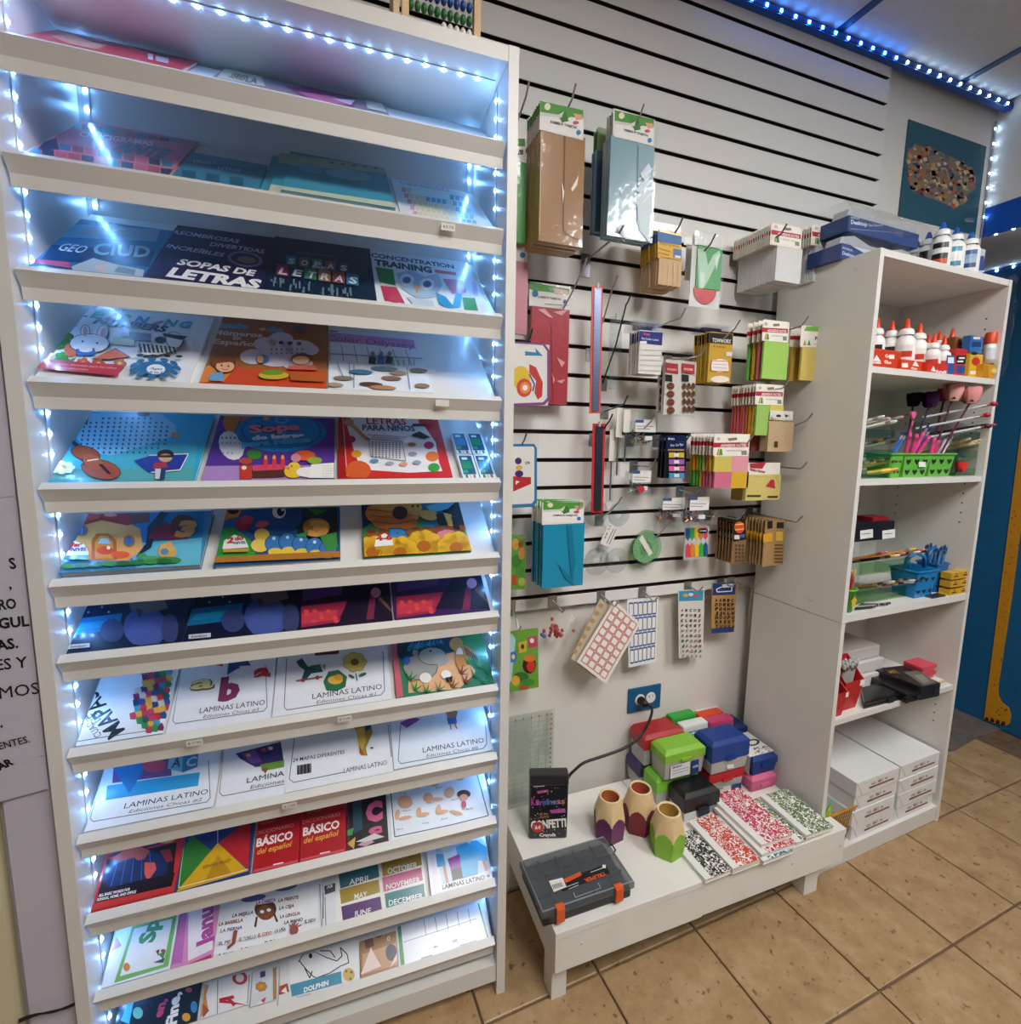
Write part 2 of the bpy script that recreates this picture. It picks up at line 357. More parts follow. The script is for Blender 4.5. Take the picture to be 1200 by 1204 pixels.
led_strip([BK((.7795, .075, 1.985)), BK((.7795, .075, .12))], .0335, -BX, 'led_white', 'white light strip down the right inner side of the bookcase', mkskip(.075, 0))
led_strip([BK((.0205, .055, 1.985)), BK((.0205, .055, .12))], .0335, BX, 'led_white', 'white light strip down the left inner side of the bookcase', mkskip(.055, 0))
led_strip([BK((.768, .2635, 1.985)), BK((.768, .2635, .30))], .0335, -BY, 'led_white', 'white light strip in the right back corner of the bookcase', mkskip(.262, 0))
led_strip([BK((.034, .2635, 1.985)), BK((.034, .2635, .30))], .0335, -BY, 'led_white', 'white light strip in the left back corner of the bookcase', mkskip(.262, 0))
led_strip([BK((.05, .06, 1.9915)), BK((.77, .06, 1.9915))], .0335, -ZU, 'led_white', 'white light strip under the top board of the bookcase')
# ================================================================ white shelf unit beside the slatted wall
RA = math.radians(2.41); RO = V((1.322, .934, 0)); RX = V((math.cos(RA), math.sin(RA), 0)); RY = V((-math.sin(RA), math.cos(RA), 0)); RU = F(RO, RX, RY, ZU)
RW, RH, RD = .621, 1.801, .30
S1, S2, S3, S4, S0 = 1.507, 1.205, .820, .502, .056       # top faces of the shelves
ru = thing('shelf_unit', 'tall white open shelf unit holding glue and pens', 'shelf unit', RU((RW/2, .15, 0)))
for u in (0, RW-.016):
    obj('side_panel', MB().box(u, u+.016, 0, RD, 0, .797, T=RU), 'laminate', ru)
    obj('side_panel', MB().box(u, u+.016, 0, RD, .799, RH, T=RU), 'laminate', ru)
obj('top_board', MB().box(.0165, RW-.0165, .001, RD, RH-.018, RH-.0005, T=RU), 'laminate', ru)
obj('back_panel', MB().box(.0165, RW-.0165, RD-.008, RD-.001, .02, RH-.0185, T=RU), 'laminate', ru)
for z, t in ((S1, .017), (S2, .017), (S3, .022), (S4, .017), (S0, .02)):
    obj('shelf', MB().box(.0165, RW-.0165, .002, RD-.0085, z-t, z, T=RU), 'laminate', ru)
obj('kick_plate', MB().box(.0165, RW-.0165, .004, .018, 0, S0-.0205, T=RU), 'laminate', ru)
hm = MB()
for z in [1.31+.032*k for k in range(5)]+[1.05+.032*k for k in range(5)]+[.44-.03*k for k in range(4)]+[1.60+.032*k for k in range(4)]:
    for d in (.045, .24): hm.lathe([(.0026, 0), (.0026, .0004), (.0001, .0004)], '221c18', 8, F(RU((RW-.016, d, z)), RY, ZU, -RX))
obj('pin_holes', hm, 'plastic', ru)
obj('cover_cap', MB().lathe([(.008, 0), (.007, .0015), (.0001, .0018)], 'd8d3cb', 12, F(RU((0, .10, .838)), RY, ZU, -RX)), 'plastic', ru)
obj('cover_cap', MB().lathe([(.008, 0), (.007, .0015), (.0001, .0018)], 'd8d3cb', 12, F(RU((0, .06, 1.765)), RY, ZU, -RX)), 'plastic', ru)
# ================================================================ low white platform on the floor
TZ = .20
tb = thing('display_platform', 'low white painted wooden platform on short legs under the slatted wall', 'platform', (.89, 1.06, 0))
xs = hit((831, 1010), 2, TZ).x
xs = .845
obj('top_board', MB().box(.432, xs-.0006, .876, 1.262, TZ-.018, TZ), 'white_paint', tb, bev=.0015)
obj('top_board', MB().prism([(xs+.0006, .8785), (1.352, .8785), (1.352, .928), (1.304, .928), (1.304, 1.262), (xs+.0006, 1.262)], TZ-.018, TZ), 'white_paint', tb)
obj('front_apron', MB().box(.433, xs-.0004, .8775, .896, TZ-.105, TZ-.0185), 'white_paint', tb, bev=.001)
obj('front_apron', MB().box(xs+.0004, 1.351, .880, .8985, TZ-.105, TZ-.0185), 'white_paint', tb, bev=.001)
obj('side_apron', MB().box(.4335, .449, .8965, 1.26, TZ-.105, TZ-.0185), 'white_paint', tb, bev=.001)
obj('side_apron', MB().box(1.287, 1.3025, .9005, 1.26, TZ-.105, TZ-.0185), 'white_paint', tb, bev=.001)
for x0, x1, y in ((.436, .474, .898), (1.236, 1.2865, .9015), (.436, .474, 1.20), (1.236, 1.2865, 1.20)):
    obj('leg', MB().box(x0, x1, y, y+.045, 0, TZ-.0195 if y < 1 else TZ-.0195), 'white_paint', tb, bev=.001)
for x in (.50, 1.15, 1.335): obj('screw', MB().lathe([(.004, 0), (.003, .0012), (.0001, .0014)], 'cfcac2', 8, F(V((x, .880 if x > xs else .8775, .15)), V((1, 0, 0)), ZU, V((0, -1, 0)))), 'plastic', tb)
# ================================================================ lilac panel left of the bookcase, with notices
PY0 = .978
struct('wall_left_panel', MB().box(-.530, -.463, PY0, 1.288, 0, 2.3), 'lilac_panel')
struct('wall_left_return', MB().box(-.545, -.5305, PY0+.02, 1.288, 0, 2.3), 'lilac_panel')
struct('wall_left', MB().box(-1.6, -.5455, PY0-.004, 1.288, 0, 2.3), 'cream_panel')
# ================================================================ books and cards on the tilted shelves
BSL = [BY*math.cos(a)+ZU*math.sin(a) for a in TLT]; BNL = [-BY*math.sin(a)+ZU*math.cos(a) for a in TLT]   # up the shelf, out of the shelf
def row_plane(r, t): return BK((0, .0215, ZT[r]-.004))+BNL[r]*(t+.0004)
def uv(r, t, px):
    P = hitp(px, row_plane(r, t), BNL[r])-row_plane(r, 0); return P.dot(BX), P.dot(BSL[r])
def book(r, xl, xr, label, art=None, base='ffffff', t=.008, h=None, ytop=None, pages='e8e2d6', cat='book', group=None, mat='gloss', s0=.0012, lift=0., name='book', spine=None):
    """a paperback lying on tilted shelf r: xl, xr = pixel (x, y) of its lower corners, h = its height up the shelf"""
    BS, BN = BSL[r], BNL[r]; hm = (DEND[r]-.024)/math.cos(TLT[r])-.002
    tt = t+lift; u0 = max(uv(r, tt, xl)[0], .0275); u1 = min(uv(r, tt, xr)[0], .7725)
    if lift == 0: s0 = max(s0, min((uv(r, tt, xl)[1]+uv(r, tt, xr)[1])/2-.002, .018)); hm -= s0-.0012
    if h is None: h = uv(r, tt, ytop)[1]-s0
    h = hm if h < .03 else min(h, hm)
    O = row_plane(r, 0); T = F(O, BX, BS, BN); l = lift
    root = thing(name, label, cat, T(((u0+u1)/2, s0, l)), group)
    if t > .0035:
        obj('pages', MB().box(u0+.0012, u1-.0015, s0+.0015, s0+h-.0015, l+.001, l+t-.0011, pages, T), 'paper', root)
        obj('back_cover', MB().box(u0, u1, s0, s0+h, l, l+.0009, base, T), mat, root)
        fc = obj('front_cover', MB().box(u0, u1, s0, s0+h, l+t-.001, l+t, base, T), mat, root)
        obj('spine', MB().box(u0, u0+.001, s0, s0+h, l+.0009, l+t-.0011, spine or base, T), mat, root)
    else:
        fc = obj('card', MB().box(u0, u1, s0, s0+h, l, l+t, base, T), mat, root)
    if art:
        p = Print(O+BN*(tt), BN); art(p)
        if p.v:
            # keep the ink inside the cover
            bx0, bx1, by0, by1 = u0+.0004, u1-.0004, s0+.0004, s0+h-.0004
            for i, q in enumerate(p.v):
                dlt = q-O; x, y, zz = dlt.dot(BX), dlt.dot(BS), dlt.dot(BN)
                p.v[i] = T((min(max(x, bx0), bx1), min(max(y, by0), by1), zz))
            obj('cover_print', p, mat, fc)
    return root
def dk(c, f=.62): return ''.join('%02x' % int(int(c[i:i+2], 16)*f) for i in (0, 2, 4))
def flower(p, x, y, r, c1, c2, n=6):
    for k in range(n): p.e(dk(c1), x+r*.65*math.cos(6.283*k/n), y+r*.55*math.sin(6.283*k/n), r*.42+.7, r*.36+.6, n=8); p.k -= 1
    p.k += 1
    for k in range(n): p.e(c1, x+r*.65*math.cos(6.283*k/n), y+r*.55*math.sin(6.283*k/n), r*.42, r*.36, n=8); p.k -= 1
    p.k += 1; p.e(c2, x, y, r*.38, r*.32, n=8)
# ---- row 0 (top)
def a(p):
    p.p('e8a98c', (60, 42), (90, 40), (128, 53), (112, 58), (80, 51)); p.p('a52f3a', (70, 30), (150, 46), (158, 58), (110, 50))
    p.p('3a1f2c', (160, 49), (205, 59), (226, 65), (222, 71), (190, 66)); p.p('2f5a7a', (205, 62), (226, 64), (222, 72)); p.r('e0d0d6', 183, 66, 198, 72, .2); p.r('f0dcdc', 174, 63, 180, 70, .2)
book(0, (20, 37), (219, 79), 'red and pink softcover book lying flat on the topmost shelf', a, 'd8434a', .006, ytop=(130, 35), lift=0)
def a(p):
    p.p('d9cdb4', (258, 73), (312, 84), (312, 102), (255, 91)); p.t('SERIES', (268, 91), (286, 95), '221a18', 7, .02); p.t('LA', (288, 96), (302, 99), '221a18', 7, .02)
    p.p('7a2a5c', (335, 101), (362, 101), (420, 116), (415, 128), (360, 117)); p.p('d06a8a', (350, 108), (395, 114), (408, 124), (368, 118)); p.p('e8d0d8', (390, 116), (418, 118), (412, 124))
    p.p('d4c8b4', (428, 112), (446, 116), (455, 133), (432, 128))
book(0, (253, 88), (457, 134), 'grey softcover with cream title box beside the red book on the topmost shelf', a, '8a7880', .005, ytop=(350, 96))
# ---- row 1
def a(p):
    for k in range(11):
        c = ['c85a78', '1d86a8', '8a4a58', '2c3a58', '38a6c0', 'b88a70'][k % 6]; p.r(c, 70+k*13, 141+k*2.2, 82+k*13, 147+k*2.2, .17); p.k -= 1
        c = ['c85a78', '203050', '1d86a8', 'caa0a0', '2c3a58', 'b05068'][(k*5+2) % 6]; p.r(c, 34+k*15.5, 172+k*2.5, 48+k*15.5, 179+k*2.5, .16); p.k -= 1
        c = ['203050', 'c85a78', '8a4a58', '2a7a98'][(k*3+1) % 4]; p.r(c, 40+k*15, 164+k*2.4, 53+k*15, 171+k*2.4, .16); p.k -= 1
    p.k += 1; p.p('e07c90', (60, 150), (212, 168), (205, 190), (78, 168)); p.p('22244a', (48, 166), (66, 163), (70, 176), (44, 176))
    p.t('CRUCIGRAMAS', (92, 160), (180, 172), 'f2e2e8', 6, .03); p.t('ANTE', (130, 176), (192, 187), '2a8aa0', 13, .04)
book(1, (30, 178), (200, 204), 'pink crossword book with colourful squares on the second shelf down', a, 'd87a8c', .006, ytop=(140, 147))
def a(p):
    p.r('1f6f90', 205, 186, 303, 190, .13); p.t('JUEGOS Y', (227, 191), (254, 194), 'cfe2ea', 4); p.t('LETRAS', (256, 199), (282, 203), 'cfe2ea', 4)
    for k in range(3): p.r('1c5a78', 214+k*28, 200+k*4, 230+k*28, 210+k*4, .12)
book(1, (203, 205), (305, 220), 'small teal blue book beside the pink crossword book', a, '3a86a4', .005, ytop=(255, 184))
def a(p):
    p.p('bcc8a8', (296, 172), (450, 189), (456, 204), (296, 186)); p.t('COLECCION', (345, 184), (372, 187), '5a7a6a', 4); p.e('4a7aa0', 338, 178, 8, 2.6)
    p.r('cdd6ba', 300, 214, 466, 226, .15); p.e('8ac4d8', 410, 206, 28, 6, 8); p.e('7ab8d0', 365, 199, 14, 5, 8)
    for k in range(5): p.e('2a7f9e', 390+k*13, 192+k*1.5, 3, 1.2)
for k, (xa, xb) in enumerate((((306, 222), (330, 226)), ((316, 223), (440, 243)), ((330, 225), (466, 248)))):
    book(1, xa, xb, 'plastic wrapped blue and sage activity book in the overlapping pile', a if k else None, '3f9cba', .005, ytop=(390, 184), lift=.0055*k, s0=.0012+.008*k, group='wrapped blue activity books')
def a(p):
    p.t('TABLA PERIODICA', (470, 216), (530, 226), '5a86b0', 3)
    cl = ['d89aa8', '2fa8d8', 'e8d8a0', 'cfe0d0', 'e8c8a8', '7ac0e0']
    for i in range(12):
        for j in range(5):
            x = 472+i*6.3+j*3.4; y = 220+i*1.0+j*7.0
            c = cl[5 if i == 11 else (0 if i < 1 else (1 if (j < 2 and 3 < i < 8) else (2 if i < 7 else (3 if i < 9 else 1))))]
            if j == 0 and 1 < i < 9: continue
            p.r(c, x, y, x+5, y+5.5, .16); p.k -= 1
book(1, (470, 248), (572, 266), 'laminated periodic table card with pastel cells at the end of its shelf', a, 'e6eef4', .002, ytop=(497, 216), cat='card', name='chart_card')
# ---- row 2
def a(p):
    p.p('5fb0cc', (75, 262), (188, 270), (184, 284), (66, 278)); p.p('8a9cae', (100, 268), (135, 262), (160, 270), (186, 272), (184, 280), (90, 276)); p.p('c8d4dc', (118, 266), (134, 263), (148, 270), (128, 273))
    p.p('0f3a6a', (60, 288), (182, 296), (176, 314), (48, 306)); p.t('GEO', (66, 294), (97, 298), 'd2e4f0', 10, .01); p.t('CIUD', (108, 299), (176, 303), '9ad2ea', 14, .03)
    p.p('b8c8d4', (84, 314), (110, 304), (140, 312), (170, 318), (168, 326), (86, 318)); p.p('c0508a', (42, 305), (82, 309), (84, 316), (40, 310)); p.p('d8c8c8', (110, 314), (128, 310), (122, 322)); p.p('6a88a0', (140, 314), (160, 318), (158, 324), (134, 320))
book(2, (38, 308), (168, 326), 'blue geography atlas with mountains and big pale lettering on the third shelf', a, '1f78a8', .007, ytop=(130, 262))
def a(p):
    p.t('ASOMBROSAS', (200, 274), (280, 286), 'd4d0e4', 5, .02); p.t('DIVERTIDAS', (246, 289), (310, 298), 'd4d0e4', 5, .02); p.t('INCREÍBLES', (194, 291), (262, 302), 'd4d0e4', 5, .02)
    p.e('8a86a8', 288, 305, 21, 9, 8); p.e('241f4a', 288, 305, 17, 7, 8); p.e('9a7a70', 290, 306, 11, 4, 8)
    p.p('3a2a6a', (176, 290), (192, 262), (200, 262), (182, 318)); p.t('SOPAS DE', (207, 311), (298, 325), 'f4f2f6', 7.5, .04); p.t('LETRAS', (195, 325), (304, 340), 'f8f6fa', 11.5, .05)
book(2, (168, 326), (308, 340), 'deep purple word search book with huge white title', a, '241c4a', .008, ytop=(250, 270))
def a(p):
    p.t('GRAN FORMATO', (352, 298), (392, 303), '6a90a0', 3); cl = ['3a86b0', '8a6a50', '4a8a6a', 'a05060', '3a4a70']
    for k, ch in enumerate('SOPAS'): p.r(cl[k], 336+k*15.5, 300+k*2.2, 348+k*15.5, 311+k*2.2, .13); p.t(ch, (338+k*15.5, 309.5+k*2.2), (346+k*15.5, 310.5+k*2.2), 'e8eef0', 6.5, .03)
    p.t('DE', (367, 315.5), (383, 317.5), 'dfe8ea', 3, .03); cl = ['a03a5a', '2a3a50', '3a8a6a', 'b08a50', 'a04a4a', '2f86b8']
    for k, ch in enumerate('LETRAS'): p.r(cl[k], 325+k*16.5, 311+k*2.3, 339+k*16.5, 324+k*2.3, .13); p.t(ch, (327+k*16.5, 322.5+k*2.3), (337+k*16.5, 324+k*2.3), 'f0f4f4', 8, .03)
    for k in range(40): x = random.uniform(316, 425); p.r('6a8a9c', x, 326+(x-316)*.13+random.uniform(0, 14), x+2, 327.5+(x-316)*.13+14*random.random(), 0); p.k -= 1
book(2, (308, 340), (443, 354), 'dark teal word search book with title letters on coloured tiles', a, '12243c', .006, ytop=(370, 284))
def a(p):
    p.t('CONCENTRATION', (436, 302), (534, 316), '1c2c40', 5, .03); p.t('TRAINING', (440, 311.5), (508, 321), '16222f', 7, .05); p.r('e0606a', 511, 317, 536, 320.5, .14)
    p.p('2f8a3c', (441, 314), (462, 317), (465, 336), (446, 332)); p.p('c8385a', (447, 336), (466, 338), (476, 357), (452, 354)); p.p('d85a88', (520, 328), (544, 330), (548, 344), (532, 346))
    p.p('d8b8d8', (555, 332), (560, 334), (562, 349), (556, 346)); p.p('3f9a50', (543, 350), (558, 351), (562, 366), (546, 366)); p.e('c84a60', 465, 352, 8, 5)
    p.p('a8c4d8', (466, 322), (482, 318), (500, 326), (515, 322), (520, 336), (512, 350), (492, 352), (472, 340)); p.e('eef4f8', 478, 330, 9, 7); p.e('3a6a98', 478, 330, 5, 4); p.e('eef4f8', 502, 335, 9, 7); p.e('3a6a98', 502, 335, 5, 4); p.p('d89a50', (486, 337), (494, 338), (490, 346))
    p.p('2a9ad0', (512, 345), (524, 350), (532, 360), (536, 344), (543, 348), (541, 362), (528, 366), (516, 358)); p.p('c8d8e4', (478, 350), (508, 354), (512, 364), (486, 360))
book(2, (443, 354), (577, 368), 'white concentration puzzle book with a patchwork owl', a, 'e8f0f4', .006, ytop=(485, 300))
# ---- row 3
def a(p):
    cs = ['2f9fb0', '38b0a8', 'd8506a', '4a9a48', '3a86c0', 'd86a9a', '2fa0a8', '3a9ac8']
    for k, ch in enumerate('LEARNING'): s_ = 5 if ch == 'I' else 0; p.t(ch, (88+k*17.2+s_, 371+k*2.0), (102+k*17.2-s_, 372.6+k*2.0), cs[k], 8.5, .05)
    p.t('FUN WITH', (128, 365.5), (160, 367), '3a3a3a', 3); p.t('NUMBERS', (109, 380.5), (194, 391), '1c2b3c', 7.5, .05)
    p.e('b0d4e8', 100, 389, 5, 2); p.e('b0d4e8', 88, 383, 4, 2); p.e('b8d8e8', 146, 394, 5, 2)
    p.r('c8c078', 134, 398, 158, 406, .08); p.r('6a6a78', 152, 391, 178, 400, .1)
    p.eo('3f7f38', 70, 402, 12, 9); p.eo('4f9440', 66, 408, 9, 4, w=.5); p.eo('4a8c3c', 78, 397, 9, 4, w=.5)
    p.p('34343c', (119, 419), (136, 410.8), (154.5, 421.6), (128, 425.2), (107, 424)); p.p('d8704a', (122, 418), (136, 412), (152, 421), (128, 424), (110, 423)); p.e('d8704a', 84, 413, 8, 8)
    p.eo('f6f2ee', 101, 392, 5, 8); p.eo('f6f2ee', 121, 393, 6, 8, 20); p.eo('f6f2ee', 106, 406, 23, 11); p.e('e8a8b0', 101, 392, 2.5, 6); p.e('e8a8b0', 122, 393, 2.5, 6, 20); p.e('2a2a2a', 98, 404, 1.2); p.e('2a2a2a', 115, 406, 1.2)
    p.p('3a6ab0', (90, 413), (112, 412), (114, 420), (92, 421)); p.e('f2eeea', 102, 414, 8, 3)
    for x, y, c in ((56, 420, 'e0a070'), (99, 430, 'd06030'), (117, 431, 'b0582f'), (142, 431, 'c07040'), (74, 424, '4a9040')): flower(p, x, y, 7, c, 'e8d070', 5)
    p.p('3f8c40', (64, 428), (72, 420), (84, 427), (92, 424), (88, 429)); p.p('c83038', (52, 427), (146, 433), (140, 446), (44, 437))
    p.t('Cuaderno divertido para los niños', (58, 432), (138, 438), 'f0d8d8', 2.4); p.t('aprendiendo', (60, 436.5), (105, 440), 'f0d8d8', 2.4)
    p.eo('f4f4f2', 188, 414, 24, 7, -8); p.eo('f4f4f2', 206, 404, 10, 9, 30); p.e('2a2a30', 190, 404, 7, 4); p.p('2a2a30', (192, 396), (222, 400), (214, 404), (194, 400))
    for k in range(9): p.p('26262c', (164+k*5, 408+k*.6), (166.5+k*5, 408+k*.6), (169+k*5, 419+k*.3), (166+k*5, 419))
    for x in (166, 182, 198, 212): p.e('26262c', x, 423+(x-166)*.03, 4, 1.6)
    for k in range(11):
        an = k*.571; p.e('2a6fa8', 184+26*math.cos(an), 438+10*math.sin(an), 5, 2.5, 30*math.cos(an)); p.k -= 1
    p.k += 1; p.e('2a6fa8', 184, 438, 22, 8); p.e('f2f6fa', 185, 440, 11, 6); p.t('Ages', (178, 440), (192, 441), '2a6fa8', 2.6, .02); p.t('4 to 6', (177, 444.5), (193, 445), '2a6fa8', 2.6, .02)
book(3, (38, 443), (222, 450), 'white learning numbers workbook with a rabbit and a zebra', a, 'eef2f6', .007, ytop=(160, 366), lift=.0055)
book(3, (216, 451), (234, 452), 'plain white workbook edge showing behind the rabbit workbook', None, 'e8ecf0', .0045, h=.27)
def a(p):
    cs = ['2f8fc0', 'e8e0d8', '2f8fc0', 'd8d0a8', 'e8e0d8', 'e8e0d8', '2f8fc0', '7a5aa0']
    p.t('Mundo', (248, 384), (292, 386.5), '58b4d8', 6, .07); p.t('o', (304, 388), (312, 389), 'e0d070', 5, .07); p.t('de', (313, 390), (333, 391), '6aa8d8', 6.5, .07)
    p.t('Números', (249, 393), (308, 397), 'e8dcd0', 6, .03); p.t('En', (274, 399.5), (283, 400), 'e8dcd0', 5, .03); p.t('Español', (249, 404), (302, 408), 'e8dcd0', 6, .03)
    p.p('cf4a28', (236, 436), (268, 432), (330, 436), (382, 438), (384, 457), (234, 451)); p.p('e8893a', (236, 432), (260, 425), (275, 435), (262, 450), (235, 450))
    for x, y, rx, ry in ((312, 405, 14, 8), (330, 400, 15, 9), (350, 408, 20, 8), (298, 420, 16, 9), (325, 420, 24, 12), (350, 428, 18, 8), (366, 412, 9, 6)): p.e('d9d3e0', x, y, rx, ry); p.k -= 1
    p.k += 1
    for k in range(4): p.e(['c0a050', '3a4a70', '4a3a60', 'c03a40'][k], 320+k*10.5, 403+k*.6, 3, 2.2)
    for k in range(14): p.r('8a8498', 318+(k % 7)*6, 411+(k//7)*5, 320.5+(k % 7)*6, 413+(k//7)*5)
    p.e('5a78b0', 309, 424, 8, 5); p.e('d8a060', 306, 424, 4, 5)
    p.eo('8a4a20', 263, 428, 14, 8); p.eo('eab28a', 265, 433, 11, 7); p.e('2a1c18', 261, 432, 1.2); p.e('2a1c18', 269, 433, 1.2); p.l('a03a30', .8, (261, 436), (265, 437.5), (269, 436.5)); p.p('8a4a20', (246, 428), (262, 424), (280, 430), (270, 428), (255, 430)); p.p('6aa4d0', (248, 442), (262, 440), (264, 451), (246, 450))
    p.e('7a3a22', 355, 424, 13, 6); p.e('eab28a', 354, 426, 10, 5); p.p('c85a4a', (340, 432), (370, 432), (374, 438), (338, 437)); p.e('cfb030', 322, 444, 18, 5); p.e('6a9a30', 320, 441, 14, 3); p.p('b85a28', (340, 441), (380, 443), (382, 452), (342, 450)); p.e('5a6a90', 352, 388, 7, 4)
book(3, (234, 451), (384, 457), 'brown and orange numbers book in Spanish with children and a white cloud', a, 'a4632f', .008, ytop=(310, 376))
def a(p):
    p.p('c890c8', (380, 390), (486, 400), (489, 410), (382, 401)); p.p('3a3f4a', (383, 387), (398, 388), (397, 390.5), (382, 389.5)); p.t('Color Odyssey', (382, 400), (487, 410), '8a4a90', 7, .0)
    for k in range(7): p.l('6a7f9a', .8, (386+k*15, 404+k*1.3), (388+k*16, 424+k))
    p.l('6a7f9a', .9, (381, 416), (496, 422)); p.l('6a7f9a', .9, (380, 405), (380, 450)); p.l('6a7f9a', 1, (416, 430), (416, 457)); p.l('6a7f9a', 1, (478, 432), (482, 459))
    for k in range(3): p.p(['2a3038', '2a6aa8', '2a3038'][k], (434+k*10, 420), (442+k*10, 421), (441+k*10, 429), (433+k*10, 428)); p.e('8a7a80', 438+k*10, 417, 2.5, 3)
    for x, y, rx, c in ((436, 453, 14, '5a3a28'), (450, 457, 16, 'b8865a'), (404, 446, 12, '8a7a6a'), (460, 446, 12, '8a6a58'), (492, 437, 11, '7a6a58'), (496, 455, 9, '9a7a58'), (468, 440, 10, '9a8a70'), (394, 454, 10, 'b09a80'), (452, 435, 16, '6a7a80'), (424, 439, 14, '3f6f90')): p.e(c, x, y, rx, 2.6, 3)
    p.l('5a6a80', .9, (396, 428), (404, 446)); p.l('5a6a80', .9, (410, 428), (412, 446))
    for k in range(5): p.l('8aa0a8', 1.2, (462+k*6, 424), (463+k*6, 432))
book(3, (386, 457), (508, 459), 'colouring book with mauve title band and line drawing of a bakery', a, 'e4eaf2', .006, ytop=(432, 392))
# ---- row 4
def a(p):
    p.p('12a0d0', (78, 486), (120, 482), (110, 520), (60, 530)); p.p('5aaeb0', (48, 548), (228, 548), (226, 566), (43, 565)); p.p('4ab6cc', (60, 530), (232, 520), (229, 550), (48, 552))
    p.p('8cc8e4', (90, 500), (100, 486), (190, 487), (206, 500), (208, 512), (170, 524), (130, 536), (100, 530), (90, 515))
    for i in range(15):
        for j in range(9):
            if (i-7)**2/62+(j-4)**2/22 > 1: continue
            x = 96+i*7+(4-j)*.8; y = 491+j*5; p.r('38546a', x, y, x+2.4, y+2.6); p.k -= 1
    p.k += 1; p.p('5a4630', (82, 490), (104, 492), (103, 500), (80, 499)); p.e('3a2a50', 169, 487, 8, 3); p.p('d8904a', (202, 508), (210, 510), (210, 516), (201, 514))
    for k in range(3): p.p('2a2f3a', (80+k*4, 519+k*3.5), (84+k*4, 520+k*3.5), (106, 536), (102, 537))
    p.l('1f2530', 4, (78, 520), (106, 536)); p.p('6a4a3a', (73, 518), (80, 516), (81, 521), (75, 523))
    p.eo('a04a28', 101, 534, 17, 8, 15, 1, '4a2014'); p.eo('a8502c', 119, 553, 23, 11, 12, 1, '4a2014'); p.e('b05a30', 110, 544, 13, 8, 30); p.p('241a1a', (116, 547), (121, 547), (132, 559), (127, 558)); p.l('f0e0d0', 1.6, (103, 543), (116, 541)); p.l('3a2018', 1.2, (97, 541), (100, 549))
    for k in range(8): p.e('e4e8ea', 73+11*math.cos(k*.785), 551+5*math.sin(k*.785), 5, 3); p.k -= 1
    p.k += 1; p.e('d8b040', 73, 551, 6, 3)
    p.p('27389a', (158, 543), (178, 537), (222, 535), (212, 553), (176, 557)); p.l('f0f0f4', 1.2, (176, 537), (222, 535), (212, 554), (178, 557)); p.e('3a2418', 195, 536, 10, 6); p.e('d8a078', 195, 540, 8, 5); p.r('201818', 187, 537, 203, 539.5); p.p('a8323a', (182, 546), (196, 545), (198, 552), (180, 553)); p.p('d8d8de', (183, 553), (192, 553), (190, 565), (183, 565)); p.p('2a3a6a', (190, 552), (196, 552), (194, 566), (188, 566))
book(4, (43, 565), (228, 566), 'teal word search book with a violin and a cartoon guitarist', a, '2fb0d4', .009, ytop=(160, 485))
def a(p):
    p.p('c8742c', (264, 487), (300, 488), (310, 500), (268, 512), (262, 498)); p.p('b08ac8', (238, 548), (392, 547), (393, 564), (236, 566)); p.e('e8e6ea', 272, 524, 18, 14, 60)
    for k in range(18): p.r('3a4a58', 260+(k % 5)*5+(k//5)*1, 514+(k//5)*6, 262+(k % 5)*5, 516+(k//5)*6); p.k -= 1
    p.e('1f7fc0', 330, 508, 54, 24); p.l('144a78', 1.4, (276, 510), (284, 490)); p.e('14568a', 331, 507, 48, 21); p.e('1f86c8', 331, 507, 46, 20); p.e('d8a030', 313, 492, 4, 3); p.e('6aa0d8', 331, 494, 8, 5); p.e('1f7fc0', 331, 494, 5, 3)
    p.t('Sopa', (293, 510), (354, 506), '3a2438', 9.5, .1); p.t('Sopa', (293, 509.5), (354, 505.5), 'e88a98', 9, .05); p.t('de letras', (296, 518), (358, 514), 'e8eef4', 5, .06); p.t('para Niños', (284, 526), (366, 520), '5ab0dc', 6.5, .07)
    p.e('3f8a30', 299, 535, 9, 6); p.e('b84a30', 289, 543, 8, 4); p.p('c83a28', (282, 548), (298, 548), (296, 564), (282, 564)); p.e('f4ead8', 287, 551, 3, 2.4); p.p('5a3020', (296, 553), (336, 551), (334, 562), (297, 563)); p.p('d84a68', (300, 548), (330, 547), (334, 553), (297, 555))
    for k in range(3): p.r('d83a4a', 310+k*10, 540-k*.5, 315+k*10, 552); p.e('e8b040', 312.5+k*10, 539, 1.8, 2.6)
    p.e('e0602c', 358, 537, 13, 6); p.e('d88aa0', 348, 540, 6, 5); p.e('90b040', 370, 543, 9, 4); p.e('ecc030', 345, 556, 11, 8); p.e('f0cc40', 346, 550, 7, 5); p.e('201810', 343, 550, 1); p.p('e07a28', (335, 552), (341, 551), (340, 555)); p.e('ecebe8', 362, 557, 14, 6); p.e('e8c040', 372, 556, 5, 4); p.p('f2efe8', (366, 548), (393, 546), (393, 564), (362, 564))
    for k in range(24): p.e('c0b8b0', 380+(k % 5)*3, 550+(k//5)*3, .6); p.k -= 1
book(4, (236, 566), (393, 564), 'purple word search book for children with cake, balloons and a duckling', a, '5a3494', .008, ytop=(315, 490))
